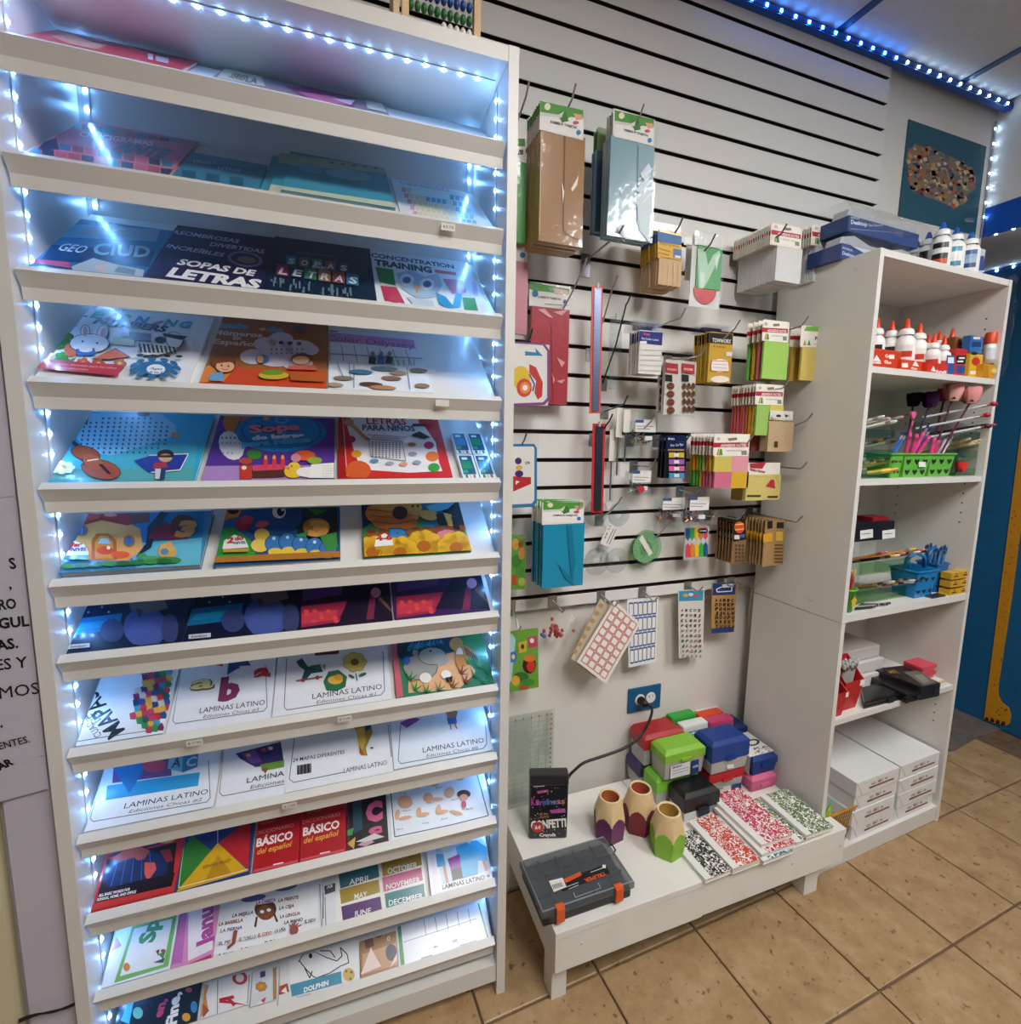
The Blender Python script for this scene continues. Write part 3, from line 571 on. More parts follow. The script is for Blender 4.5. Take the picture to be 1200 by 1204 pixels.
def a(p):
    p.p('a81c1c', (390, 490), (402, 490), (408, 562), (398, 562)); p.l('f0c8c0', .8, (403, 492), (408, 560)); p.p('eceaea', (406, 494), (414, 490), (490, 492), (498, 500), (512, 520), (516, 544), (520, 554), (480, 556), (424, 552), (416, 530))
    for x, y, c, s in ((421, 553, 'd86028', 15), (419, 534, 'e8a020', 6), (508, 537, 'e87a30', 8), (510, 550, '3fa040', 7), (412, 517, 'c02a4a', 6), (504, 524, 'c03050', 6), (500, 496, 'd02a2a', 8), (410, 497, 'd89080', 6)): p.e(c, x, y, s, s*.75)
    p.t('LETRAS', (431, 499), (478, 500), 'b83a40', 8, .02); p.t('PARA NIÑOS', (426, 506.5), (488, 507.5), '2a5a78', 7, .03); p.l('c89858', 4, (408, 494), (432, 518)); p.p('3a2a20', (430, 515), (435, 520), (434, 516))
    p.p('20242c', (485, 511), (493, 508), (506, 515), (498, 517), (484, 513)); p.p('303438', (484, 499), (502, 499), (500, 502), (486, 502)); p.l('a0a0a8', .8, (432, 512), (478, 515)); p.l('a0a0a8', .8, (436, 515), (470, 517))
    p.l('7a7a80', .8, (433, 517), (472, 520), (477, 543), (436, 538), (433, 517))
    for i in range(9):
        for j in range(8): p.r('55555c', 437+i*4, 520+j*2.4+i*.2, 438.6+i*4, 521.4+j*2.4+i*.2); p.k -= 1
    p.k += 1
    for x, y, c in ((440, 543, '5a8ab0'), (458, 546, 'a0a8b4'), (474, 547, 'd8a080'), (490, 545, '90a0b0'), (484, 524, 'b88040'), (485, 535, '9a98b0')): p.e(c, x, y, 5, 2.4)
book(4, (398, 562), (532, 560), 'bright red word search book for children with paint splashes', a, 'd02a26', .011, ytop=(455, 492), spine='8a1414')
# four small boxed packs
for i in range(2):
    for j in range(2):
        r = 4; xa = ((535+i*25-j*14, 561-j*30), (559+i*24-j*14, 560-j*30)); t = .014; s = .0012+j*.082
        u0 = uv(r, t, xa[0])[0]; u1 = uv(r, t, xa[1])[0]-.002; O = row_plane(r, 0); BS, BN = BSL[r], BNL[r]; T = F(O, BX, BS, BN)
        u0 = .700+i*.0365; u1 = u0+.034
        q = thing('pencil_box', 'small green and blue boxed pencil pack next to the red word search book', 'box', T(((u0+u1)/2, s, 0)), 'boxed pencil packs in a square of four')
        bd = obj('box', MB().box(u0, u1, s, s+.078, 0, t, 'e4ecee', T), 'gloss', q)
        pm = MB(); z = t+.0002
        pm.box(u0+.003, u1-.004, s+.012, s+.074, t, z, '17546a', T); pm.box(u0+.005, u1-.008, s+.03, s+.055, z, z+.0002, '2a86b0' if (i+j) % 2 else '1f8a5a', T); pm.box(u0+.008, u1-.014, s+.06, s+.068, z, z+.0002, 'd8e8e8', T); pm.box(u0+.004, u1-.02, s+.016, s+.026, z, z+.0002, '3aa060', T)
        for k in range(3): pm.box(u0+.006+k*.008, u0+.011+k*.008, s+.001, s+.011, t, z, ['2a6a40', 'c8d0a0', 'a04a30'][k], T)
        obj('label_print', pm, 'gloss', bd)
# ---- row 5
def a(p):
    p.p('1f7ab8', (160, 602), (240, 600), (238, 640), (150, 640)); p.p('68c0d8', (150, 640), (238, 632), (236, 665), (160, 668)); p.p('3a6aa0', (60, 640), (90, 610), (100, 650), (58, 668))
    p.p('e8a860', (78, 630), (95, 612), (140, 610), (165, 622), (168, 645), (150, 660), (88, 658), (70, 648)); p.p('a8342c', (78, 612), (100, 602), (176, 601), (176, 612), (150, 618), (120, 612), (90, 618)); p.p('6a2a20', (150, 604), (176, 602), (176, 614), (158, 616)); p.p('d85a50', (90, 606), (120, 603), (116, 610), (92, 614)); p.e('f0a090', 130, 606, 8, 2)
    p.e('c07828', 96, 624, 8, 7); p.e('2f6aa8', 96, 624, 6, 6); p.l('e8b868', 1, (96, 618), (96, 630)); p.e('b86a20', 152, 637, 7, 7); p.e('3a78b0', 152, 637, 5, 5)
    p.p('c06820', (108, 658), (108, 636), (114, 628), (128, 628), (137, 636), (138, 658)); p.p('e09a40', (112, 658), (112, 638), (118, 631), (127, 631), (133, 638), (134, 658)); p.p('a8d0e0', (115, 640), (119, 634), (127, 634), (131, 640)); p.e('e05028', 124, 648, 10, 5); p.e('e8602c', 142, 653, 11, 4); p.e('f8f0e0', 128, 645, 2.2)
    p.p('15233a', (160, 656), (172, 640), (174, 620), (190, 602), (198, 604), (184, 625), (178, 645)); p.p('7a1f3a', (174, 634), (182, 622), (196, 615), (212, 622), (222, 634), (200, 636)); p.e('5a3018', 216, 618, 15, 12); p.t('3', (205, 631), (228, 631), 'c89050', 18, .08)
    p.e('e0a850', 197, 650, 11, 8); p.p('e8b060', (188, 642), (202, 638), (206, 648), (190, 652)); p.e('5a90b0', 194, 650, 5, 4); p.e('4a9a50', 168, 656, 6, 4); p.e('58a860', 178, 658, 10, 3); p.e('3f8f48', 198, 660, 16, 4)
    for k in range(9): p.e(['2f7a3a', '3f9448', '2a6a34'][k % 3], 66+k*16, 668-k*.8, 9, 3)
    p.p('ecebe8', (72, 656), (76, 645), (88, 638), (100, 642), (106, 652), (104, 658)); p.t('1', (76, 649), (84, 649), 'c02828', 9, .06); p.t('er', (87, 645), (97, 644.5), 'c02828', 5, .05); p.t('NIVEL', (84, 650.5), (103, 649.5), '2a3a6a', 4, .04); p.r('4a90b8', 69, 656, 105, 661, -.03); p.p('a06ab8', (64, 640), (72, 630), (80, 640), (72, 646))
book(5, (54, 672), (235, 665), 'storybook with an orange mushroom house and level one badge', a, '3f8ab8', .012, ytop=(160, 603), pages='b8b0a4')
def a(p):
    p.p('2f9a38', (254, 622), (275, 620), (300, 640), (300, 655), (253, 658)); p.p('17202c', (350, 594), (396, 593), (398, 640), (350, 640)); p.p('2a7a30', (360, 596), (386, 600), (372, 606)); p.p('d8781f', (258, 598), (285, 597), (280, 608), (258, 612)); p.e('2a1810', 274, 600, 7, 5)
    p.eo('1f4f90', 322, 612, 34, 18, -8, 1.2, '0c1c3a'); p.e('1a4480', 340, 600, 16, 8); p.e('f2f2f0', 328, 602, 8, 8); p.e('181818', 330, 602, 4.5, 5.5); p.e('f4f4f4', 332, 600, 1.5); p.e('d85a6a', 308, 617, 8, 4, -10); p.e('a8283a', 286, 617, 10, 7); p.e('c83a4a', 290, 612, 8, 5); p.e('e0c048', 308, 630, 9, 8); p.e('ecc85a', 306, 642, 11, 8)
    for k in range(5): p.eo('3a78b8', 322+k*16, 640+k*3-(5 if k else 0), 10, 10, 0, .8, '16305a'); p.e('e8c84a', 324+k*16, 650+k*2-(3 if k else 0), 9, 5); p.e('b8e0f0', 322+k*16, 634+k*3-(4 if k else 0), 2, 2); p.e('2a5aa0', 312+k*20, 656+(k % 2), 3.5, 4)
    p.e('b8782a', 372, 622, 16, 11); p.t('3', (362, 631), (386, 631), 'e8a850', 17, .09); p.p('3f8a40', (376, 632), (396, 628), (397, 646), (384, 650)); p.p('3f9a48', (346, 632), (362, 627), (360, 634))
    p.p('b0742c', (253, 657), (399, 650), (400, 658), (252, 664)); p.p('ecebe8', (262, 648), (264, 638), (276, 631), (288, 635), (293, 646)); p.t('2', (267, 641), (275, 640.5), 'c02828', 7, .06); p.t('do', (276, 638), (287, 637), 'c02828', 5, .05); p.t('NIVEL', (275, 642.5), (290, 641.5), '2a3a6a', 3, .04); p.r('c09a3a', 263, 648, 293, 652, -.03)
book(5, (252, 664), (400, 658), 'storybook with a blue caterpillar and level two badge', a, '27548a', .010, ytop=(325, 598))
def a(p):
    p.p('15305a', (420, 594), (440, 594), (440, 612), (424, 622)); p.p('2a7a90', (490, 592), (538, 588), (546, 620), (500, 625)); p.p('16222c', (516, 590), (538, 588), (548, 622), (530, 624)); p.p('3f9a3a', (424, 628), (552, 618), (553, 636), (428, 646))
    for k in range(9): p.p('8a3f1c', (432+k*13, 623-k*.6), (441+k*13, 622-k*.6), (442+k*13, 636-k*.8), (433+k*13, 637-k*.8))
    p.p('a8501f', (430, 628), (550, 619), (550, 623), (430, 632))
    p.eo('d8822c', 462, 604, 33, 17, 0, 1.2, '5a2a10'); p.e('e0923c', 465, 594, 28, 8); p.e('c86a1c', 464, 615, 27, 9)
    for k in range(3): p.l('a8541a', 1.2, (432+k*3, 600+k*7), (464, 603+k*7), (496-k*3, 598+k*7))
    p.e('3a1a10', 470, 604, 9, 8); p.e('dca040', 487, 599, 9, 8); p.e('1a1a1a', 485, 596, 1.5); p.e('1a1a1a', 491, 596, 1.5); p.e('d8a048', 504, 607, 11, 6, 10); p.p('161616', (512, 606), (520, 604), (526, 618), (516, 619)); p.p('e0b040', (521, 604), (530, 606), (537, 620), (527, 620)); p.p('161616', (530, 608), (536, 612), (541, 624), (533, 623)); p.p('5ab8d0', (500, 597), (520, 590), (536, 589), (526, 600), (508, 604))
    p.t('B', (458, 638), (481, 637), '14406a', 15, .12); p.t('B', (459, 637.5), (480, 636.5), '3a86c8', 14, .06); p.t('C', (513, 642), (537, 641), 'e07a98', 17, .09)
    for x, y in ((438, 651), (498, 644), (536, 646), (470, 652)): flower(p, x, y, 22, 'e8b428', 'b0641c', 9)
    p.p('ecebe8', (440, 645), (442, 634), (452, 629), (461, 635), (462, 643)); p.t('4-6', (442, 638), (461, 636.5), 'c02828', 6, .06); p.r('c09a2a', 441, 645, 464, 649, -.03)
book(5, (428, 656), (554, 648), 'storybook with a beehive, a bee and yellow flowers', a, '3a8a4a', .010, ytop=(480, 592))
# ---- row 6 : dark picture books (plain scenes)
def a(x0, y0):
    def f(p):
        p.p('0f6a9a', (x0+10, y0-38), (x0+70, y0-45), (x0+66, y0-26), (x0+4, y0-18)); p.p('1488b8', (x0+14, y0-32), (x0+60, y0-38), (x0+58, y0-30), (x0+8, y0-24)); p.p('10203c', (x0+20, y0-62), (x0+90, y0-70), (x0+90, y0-56), (x0+16, y0-48))
        for k in range(6): p.e('6ab8d0', x0+22+k*8, y0-52+7*math.sin(k*2.1), 1.2)
        p.e('3f4f94', x0+97, y0-28, 26, 24); p.e('46589e', x0+95, y0-20, 20, 15); p.e('34406f', x0+58, y0-24, 14, 14); p.e('38406e', x0+126, y0-26, 10, 18); p.p('6a5a58', (x0+78, y0-58), (x0+118, y0-64), (x0+124, y0-50), (x0+100, y0-44), (x0+80, y0-48)); p.p('3a2c34', (x0+86, y0-50), (x0+94, y0-48), (x0+90, y0-38))
        p.r('c8ccd6', x0+6, y0-7, x0+32, y0-2, -.09); p.t('bonbon', (x0+9, y0-3.5), (x0+27, y0-5), '4a3a3a', 3, .02)
    return f
book(6, (73, 766), (213, 755), 'dark blue picture book with a night scene at the shelf end', a(74, 766), '0d1a38', .006, ytop=(150, 703))
book(6, (215, 754), (352, 742), 'dark blue night scene picture book between its twin and the crimson ones', a(216, 754), '0b1430', .006, ytop=(285, 692))
def a(x0, y0, w):
    def f(p):
        p.p('a02a4a', (x0+2, y0-28), (x0+w*.5, y0-34), (x0+w*.42, y0-10), (x0+2, y0-3)); p.p('c83a4a', (x0+3, y0-20), (x0+w*.4, y0-24), (x0+w*.38, y0-12), (x0+3, y0-7)); p.p('5a3a7a', (x0+4, y0-52), (x0+w*.45, y0-58), (x0+w*.45, y0-42), (x0+3, y0-34))
        p.p('1c1428', (x0+w*.42, y0-14), (x0+w*.62, y0-62), (x0+w*.86, y0-66), (x0+w*1.0, y0-14)); p.p('7a2a48', (x0+w*.74, y0-40), (x0+w*.80, y0-42), (x0+w*.78, y0-13), (x0+w*.70, y0-12)); p.e('c88aa0', x0+w*.8, y0-44, 6, 6); p.l('6a4838', 5, (x0+w*.84, y0-38), (x0+w*.99, y0-22))
        for k in range(9): p.e(['e0503c', 'd84a58'][k % 2], x0+8+(k*17 % int(w*.38)), y0-22+k % 4*4, 3, 2.2)
    return f
book(6, (352, 741), (462, 731), 'crimson and black picture book with a caped figure beside the blue night scene', a(352, 741, 112), '241430', .006, ytop=(400, 684))
book(6, (464, 731), (577, 720), 'crimson and violet picture book with a caped figure beside the light strip', a(464, 730, 113), '3a2054', .006, ytop=(515, 676))
# ---- row 7
def a(p):
    p.l('5a6470', .9, (104, 798), (84, 873), (120, 867), (190, 857)); p.t('CUADERNO', (120, 864), (96, 831), '333'); p.t('DE', (119, 846), (112, 836), '333'); p.t('MAPAS', (147, 858), (113, 812), '141414', None, .02)
    cl = ['c02a3a', '2a4a98', '2f8a48', '1f5a5a', 'd8a840', '7a2a58', '3a9ab8', 'd8d0c0', '284078', 'b83a5a']
    for i in range(7):
        for j in range(11):
            x = 152+i*7+2*math.sin(j)-max(0, j-6)*0+0; y = 790+j*7-i*1.6
            if x < 158+[2, 3, 4, 1, -2, -4, -6, -6, -2, 6, 12][j] or (j > 8 and x > 186): continue
            p.p(cl[(i*3+j*7+(i*j) % 5) % 10], (x-1, y), (x+5, y-2), (x+8, y+3), (x+6, y+7), (x, y+7)); p.k -= 1
book(7, (80, 878), (192, 860), 'white map workbook with a patchwork coloured map', a, 'e4ecf2', .007, ytop=(150, 789))
def lam(p, x0, y0, x1, y1, n, sl, top):
    p.l('6a707c', 1.0, (x0+3, top), (x0, y0-4), (x0+3, y0), (x1-4, y1), (x1, y1-5), (x1-2, top-8)); w = x1-x0
    p.t('LAMINAS LATINO', (x0+w*.28, y0-8+sl*w*.28), (x1-3, y0-8+sl*w*.97), '1c1c22', 6.5); p.t('Ediciones Chicas #%d' % n, (x0+w*.32, y0-1.5+sl*w*.32), (x1-10, y0-1.5+sl*w*.9), '5a5248', 4.2, 0, .15)
def a(p):
    lam(p, 203, 851, 314, 836, 3, -.135, 790); p.t('a', (222, 812), (252, 809), '6a5a2a', 17, .07); p.t('a', (223, 811), (250, 808), 'd8cf90', 16, .03); p.t('b', (256, 824), (281, 820), '7a2a58', 27, .06); p.t('b', (267, 793), (294, 789), '1f4a90', 20, .09); p.t('a', (298, 800), (318, 796), 'c02a3a', 18, .08); p.p('c03040', (250, 781), (262, 778), (262, 784))
book(7, (195, 861), (318, 844), 'white drawing sheets book with big letters a and b on the cover', a, 'e2e6ee', .007, ytop=(260, 778))
def a(p):
    lam(p, 334, 835, 452, 817, 1, -.15, 774); p.p('7a2030', (370, 766), (399, 762), (398, 769), (370, 771)); p.p('1f4a4a', (348, 778), (355, 774), (362, 784), (376, 782), (380, 790), (366, 792), (360, 799), (354, 800), (358, 788), (352, 784)); p.p('3a6a60', (364, 783), (377, 781), (375, 787)); p.l('8a5a30', 2, (348, 801), (379, 796)); p.e('a03a50', 356, 800, 2.5); p.e('a03a50', 373, 797, 2.5); p.p('b09068', (378, 783), (383, 781), (382, 789))
    p.p('2a6a48', (380, 802), (386, 790), (398, 788), (408, 796), (406, 808), (396, 813), (384, 812)); p.e('d8a840', 394, 800, 9, 5); p.e('c89030', 398, 797, 5, 4); flower(p, 417, 779, 13, 'd0c05a', '7a4a28', 7); p.l('3a5a40', 1.2, (418, 792), (420, 801)); p.e('3f5a48', 413, 796, 4, 1.8, 30); p.e('3f5a48', 426, 794, 5, 2, -20)
book(7, (320, 843), (460, 820), 'white drawing sheets book with a toy horse and a flower', a, 'e4e6ec', .007, ytop=(390, 764))
def a(p):
    p.p('d06070', (456, 757), (466, 756), (474, 818), (466, 820)); p.p('123a5a', (466, 756), (566, 744), (570, 760), (470, 775)); p.p('e0b080', (480, 780), (540, 765), (560, 790), (540, 812), (480, 815))
    for k in range(9): p.p(['2a8ab0', '1f6f8a', '3f9ac0'][k % 3], (476+k*5, 764-k), (486+k*4, 752), (482+k*5, 766-k))
    p.p('2f7a40', (538, 748), (566, 745), (574, 770), (560, 775), (548, 762)); p.eo('9a9890', 494, 785, 20, 15); p.eo('a8a69e', 508, 772, 16, 10); p.e('b0aea6', 518, 776, 9, 7); p.e('2a2a2a', 506, 766, 1.3); p.e('9a9890', 488, 768, 3.5)
    p.e('c8843a', 545, 768, 12, 9, 20); p.e('d09048', 536, 758, 8, 8); p.e('f0e8dc', 540, 770, 4, 8); p.p('c8843a', (534, 770), (548, 770), (548, 784), (536, 784))
    for k in range(6): p.l('3a2010', 1.2, (546+k*2.4, 762+k*1.6), (549+k*2.4, 772+k*1.2))
    p.e('ece8e0', 524, 794, 6, 5); p.p('161616', (523, 798), (532, 796), (531, 803), (525, 803)); p.e('e8e4da', 500, 798, 7, 6)
    for x, y, c in ((548, 780, '2f8a4a'), (560, 784, '3f9a58'), (556, 796, '1f7a50'), (540, 792, '8a4a28'), (570, 792, '2a7a40'), (480, 800, '2f7a38'), (486, 812, '3a8a40'), (545, 803, '7a3a20'), (566, 803, '2f8a78'), (500, 815, '3a7a38'), (514, 812, '6a8a40'), (530, 808, '8a5a30')):
        for q in range(5): p.p(c, (x, y), (x+12*math.cos(q*.7-2.6), y+12*math.sin(q*.7-2.6)), (x+3, y+2)); p.k -= 1
    p.k += 1; p.e('2a6ac0', 478, 778, 4, 5); p.p('20303a', (466, 764), (480, 757), (478, 768), (468, 774))
book(7, (466, 820), (582, 803), 'jungle animal storybook with pink spine, hippo and tiger', a, '2f7a5a', .009, ytop=(515, 750), spine='c84a60')
# ---- row 8
def a(p):
    lam(p, 106, 966, 247, 943, 2, -.18, 902); p.p('6a4a8a', (134, 900), (200, 890), (202, 912), (132, 921)); p.p('2a9ad0', (126, 924), (235, 908), (233, 924), (124, 941)); p.p('1f78b8', (132, 900), (165, 895), (170, 904), (152, 933)); p.e('c84a60', 181, 900, 14, 9); p.p('7ac0d8', (200, 886), (216, 884), (214, 908), (197, 904)); p.p('2f86b0', (216, 884), (234, 882), (232, 902), (214, 909)); p.t('A', (201, 903), (212, 901), '3a5a70', 11, .03); p.t('C', (218, 902), (230, 900), 'c8d8e4', 11, .03)
book(8, (93, 978), (250, 947), 'white drawing sheets book with blue triangle and toy blocks', a, 'e6ecf2', .007, ytop=(180, 893))
def a(p):
    p.l('6a707c', 1, (262, 884), (258, 932), (262, 936), (334, 922)); p.p('3a2a68', (277, 886), (330, 872), (334, 898), (300, 902), (282, 892)); p.p('6a4a9a', (283, 886), (300, 882), (308, 896), (296, 898)); p.e('d8a840', 292, 888, 3, 2); p.p('6a9a3a', (306, 899), (334, 894), (334, 902), (308, 907)); p.p('8a5a3a', (307, 904), (316, 902), (312, 910)); p.e('d8d8e0', 318, 880, 3, 2); p.e('c04a50', 310, 882, 3, 2)
    p.t('LAMINA', (290, 921), (334, 912), '1c1c22', 6.5); p.t('Ediciones', (294, 928), (334, 920), '5a5248', 4.5, 0, .15)
book(8, (253, 948), (336, 932), 'white drawing sheets book with a purple palette partly covered by the maps book', a, 'e6eaf0', .005, ytop=(300, 873))
def a(p):
    p.l('6a707c', 1, (346, 868), (340, 916), (345, 920), (404, 908)); p.l('6a707c', 1, (456, 852), (460, 890)); p.t('24 MAPAS DIFERENTES', (344, 896), (405, 886), '22262c', 4.6, .01); p.t('LAMINAS LATINO', (404, 909), (455, 899), '1c1c22', 6)
    for k in range(12): p.l('2a2a2e', .9 if k % 3 else 1.6, (350+k*1.4, 900-k*.2), (350+k*1.4, 911-k*.2))
    p.p('a08a30', (416, 856), (420, 862), (424, 888), (432, 889), (430, 880), (438, 862), (436, 851), (424, 852)); p.p('d8b048', (419, 858), (428, 856), (430, 872), (425, 884), (421, 874)); p.p('2a4a98', (428, 852), (437, 850), (435, 858), (430, 860)); p.p('b04a28', (422, 876), (426, 884), (429, 889), (423, 887)); p.e('2a2a2a', 437, 880, 2, 1)
book(8, (335, 932), (462, 905), 'white book of twenty four maps with a South America shape', a, 'e6eaf0', .008, ytop=(400, 856))
def a(p):
    lam(p, 468, 898, 572, 880, 6, -.17, 850); p.p('8a4aa0', (470, 850), (486, 842), (494, 846), (478, 856), (472, 852)); p.p('b8a0d0', (476, 846), (490, 838), (494, 843)); p.e('8a5a40', 530, 838, 6, 5); p.p('a87050', (524, 836), (538, 836), (536, 845), (526, 846)); p.p('2a6ab0', (525, 845), (536, 843), (537, 851), (527, 852)); p.l('a87050', 1.6, (529, 851), (530, 858)); p.l('a87050', 1.6, (534, 850), (537, 857))
book(8, (463, 904), (580, 880), 'white drawing sheets book with small exercising figures', a, 'dfe8f2', .007, ytop=(510, 838))
# ---- row 9
def a(p):
    p.p('1a1420', (112, 1062), (126, 1010), (208, 990), (202, 1042)); p.p('14254a', (122, 1035), (132, 1012), (165, 998), (200, 1005), (196, 1030), (130, 1048)); p.e('1a2a58', 160, 1024, 36, 22, -15); p.p('4a2040', (118, 1010), (150, 992), (180, 988), (190, 992), (140, 1006)); p.p('d85a40', (130, 1010), (146, 1000), (166, 996), (176, 1000), (170, 1010), (162, 1012), (158, 1008), (140, 1014)); p.p('e05a48', (170, 1014), (182, 1014), (184, 1022), (174, 1036), (170, 1028)); p.p('8a2a30', (188, 1000), (200, 998), (204, 1012), (196, 1014))
    for k in range(5): p.l('5a6ab0', .7, (130+k*12, 1044-k*3), (140+k*9, 1008-k*1.5))
    p.p('c83a3a', (115, 1052), (205, 1030), (205, 1047), (101, 1073)); p.p('1a1420', (112, 1062), (118, 1046), (206, 1026), (202, 1042)); p.e('d8b060', 194, 986, 12, 6); p.t('ALL BASIC WORDS FOR', (116, 1055), (153, 1047), 'f0e8e8', 3.2, .04); p.t('SCHOOL, HOME, AND OFFICE', (114, 1060), (160, 1050), 'f0e8e8', 3.2, .04)
book(9, (101, 1073), (205, 1048), 'red dictionary with a dark globe on the cover', a, 'c82a30', .013, ytop=(165, 990))
def a(p):
    p.p('1a3a80', (213, 980), (296, 960), (294, 990), (256, 992), (232, 980), (210, 1004)); p.p('b81f2c', (256, 992), (295, 962), (292, 1022)); p.p('2f7a2c', (208, 1048), (212, 1000), (226, 982), (248, 1000)); p.p('d8a81c', (207, 1049), (256, 991), (292, 1024)); p.p('c08a18', (256, 1005), (272, 1026), (240, 1038)); p.l('f0e8d0', .8, (214, 980), (210, 1044), (292, 1022)); p.t('DICTIONARY', (224, 979), (253, 973), 'c8d0e4', 5, .02); p.t('INGLES', (263, 972), (285, 966), 'c8d0e4', 5, .02); p.l('c8d0e4', .8, (256, 970), (256, 990)); p.t('ESPAÑOL-INGLES', (239, 1022), (271, 1013), '6a4a10', 4, .01)
book(9, (205, 1048), (293, 1028), 'bilingual dictionary with green, yellow, red and blue triangles', a, '1a3a7a', .013, ytop=(253, 970))
for k, (xa, xb, lb) in enumerate((((297, 1027), (351, 1014.5), 'red basic Spanish dictionary next to the triangle patterned one'), ((352, 1014), (407, 1002), 'red basic Spanish dictionary next to the black cover'))):
    def a(p, o=xa[0], y=xa[1]):
        p.t('DICCIONARIO', (o+4, y-45), (o+48, y-55), 'e08a88', 4.6); p.t('BÁSICO', (o+4, y-31), (o+47, y-41), 'f6eeee', 10, .035); p.t('del español', (o+5, y-22), (o+46, y-32), 'e8b848', 7, .01, .25); p.r('f0e4e4', o+24, y-11, o+36, y-8, -.2); p.p('d8505a', (o+1, y-4), (o+53, y-16), (o+53, y-12), (o+1, y-1)); p.t('ESCOLAR', (o+10, y-57), (o+26, y-61), 'c86a6a', 3.4)
    book(9, xa, xb, lb, a, 'b0101c', .015, ytop=(330+50*k, 955-9*k))
def a(p):
    p.p('5a0f3a', (404, 938), (408, 936), (412, 998), (408, 1000)); p.t('C', (430, 966), (450, 962), 'd05a8a', 22, .08); p.t('c', (433, 981), (449, 978), 'd05a8a', 11, .08); p.p('1f4a5a', (414, 945), (425, 940), (426, 975), (416, 980)); p.p('3f9a4a', (406, 977), (416, 973), (414, 982), (407, 983)); p.p('d8a848', (408, 992), (418, 984), (416, 999)); p.p('c89ab0', (420, 994), (432, 986), (440, 990), (430, 996)); p.p('d8d4d0', (418, 990), (440, 980), (452, 984), (430, 990))
book(9, (408, 1001), (457, 990), 'black wrapped alphabet cards with a pink letter C', a, '141018', .012, ytop=(430, 930), cat='cards', name='alphabet_cards')
def a(p):
    p.l('4a5058', 1.2, (459, 930), (464, 984), (530, 970), (574, 959), (560, 908)); sk = 'dca888'
    for x, y, rx, ry, r in ((476, 943, 9, 8, 0), (468, 926, 9, 4, -15), (490, 924, 5, 4, 0), (510, 919, 7, 6, 0), (540, 913, 6, 5, 0), (528, 932, 6, 7, 30), (503, 938, 6, 6, 0), (513, 940, 8, 2.5, -5), (467, 958, 3, 6, 10), (476, 962, 8, 2.5, -12), (492, 955, 3, 6, 10), (498, 958, 7, 2.5, -12), (515, 952, 3, 6, 10), (520, 955, 7, 2.5, -12), (536, 956, 8, 2.5, 15), (545, 947, 3, 5, 0)): p.e(sk, x, y, rx, ry, r)
    p.e('4a2a2a', 545, 934, 8, 5); p.e('d8a080', 545, 938, 5, 4); p.e('c8407a', 545, 946, 3, 4)
    for k, (x, y) in enumerate(((474, 955), (502, 946), (530, 942), (548, 953), (466, 977), (496, 970), (518, 965), (470, 935), (512, 928))): p.t(['Face', 'Foot', 'Hand', 'Body', 'Elbow', 'Wrist', 'Arm', 'Leg', 'Ear'][k], (x, y), (x+8, y-1.6), '5a6068', 2.4)
book(9, (460, 989), (578, 963), 'white body parts chart card with hands, arms and faces', a, 'e4ecf2', .003, ytop=(508, 914), cat='card', name='chart_card')
# ---- row 10
def a(p):
    p.p('7ab868', (134, 1156), (156, 1088), (208, 1074), (198, 1136)); p.p('eaeff2', (141, 1148), (158, 1092), (203, 1080), (192, 1134)); p.p('d888a8', (128, 1120), (137, 1102), (143, 1112)); p.t('Sp', (180, 1108), (188, 1080), '4a9a68', None, .05); p.e('d8924a', 149, 1137, 4, 5); p.p('8a3a4a', (183, 1118), (188, 1116), (186, 1124)); p.p('5a8a48', (186, 1122), (195, 1118), (192, 1128)); p.p('3a5a80', (180, 1132), (194, 1126), (192, 1132)); p.e('a04a60', 192, 1118, 3, 2)
book(10, (120, 1160), (200, 1138), 'wrapped season card set with green border', a, 'dfe8ee', .010, ytop=(175, 1082), cat='cards', name='season_cards')
def a(p):
    p.p('c070b8', (202, 1134), (210, 1072), (220, 1070), (214, 1132)); p.p('ece9f0', (221, 1130), (222, 1068), (250, 1062), (250, 1116)); p.p('b83a6a', (218, 1136), (248, 1122), (249, 1128), (222, 1137)); p.t('Janu', (249, 1110), (250, 1064), 'b04a98', None, .05)
book(10, (201, 1138), (249, 1128), 'wrapped month cards with a pink lettered January', a, 'd890c0', .008, ytop=(228, 1070), cat='cards', name='month_cards')
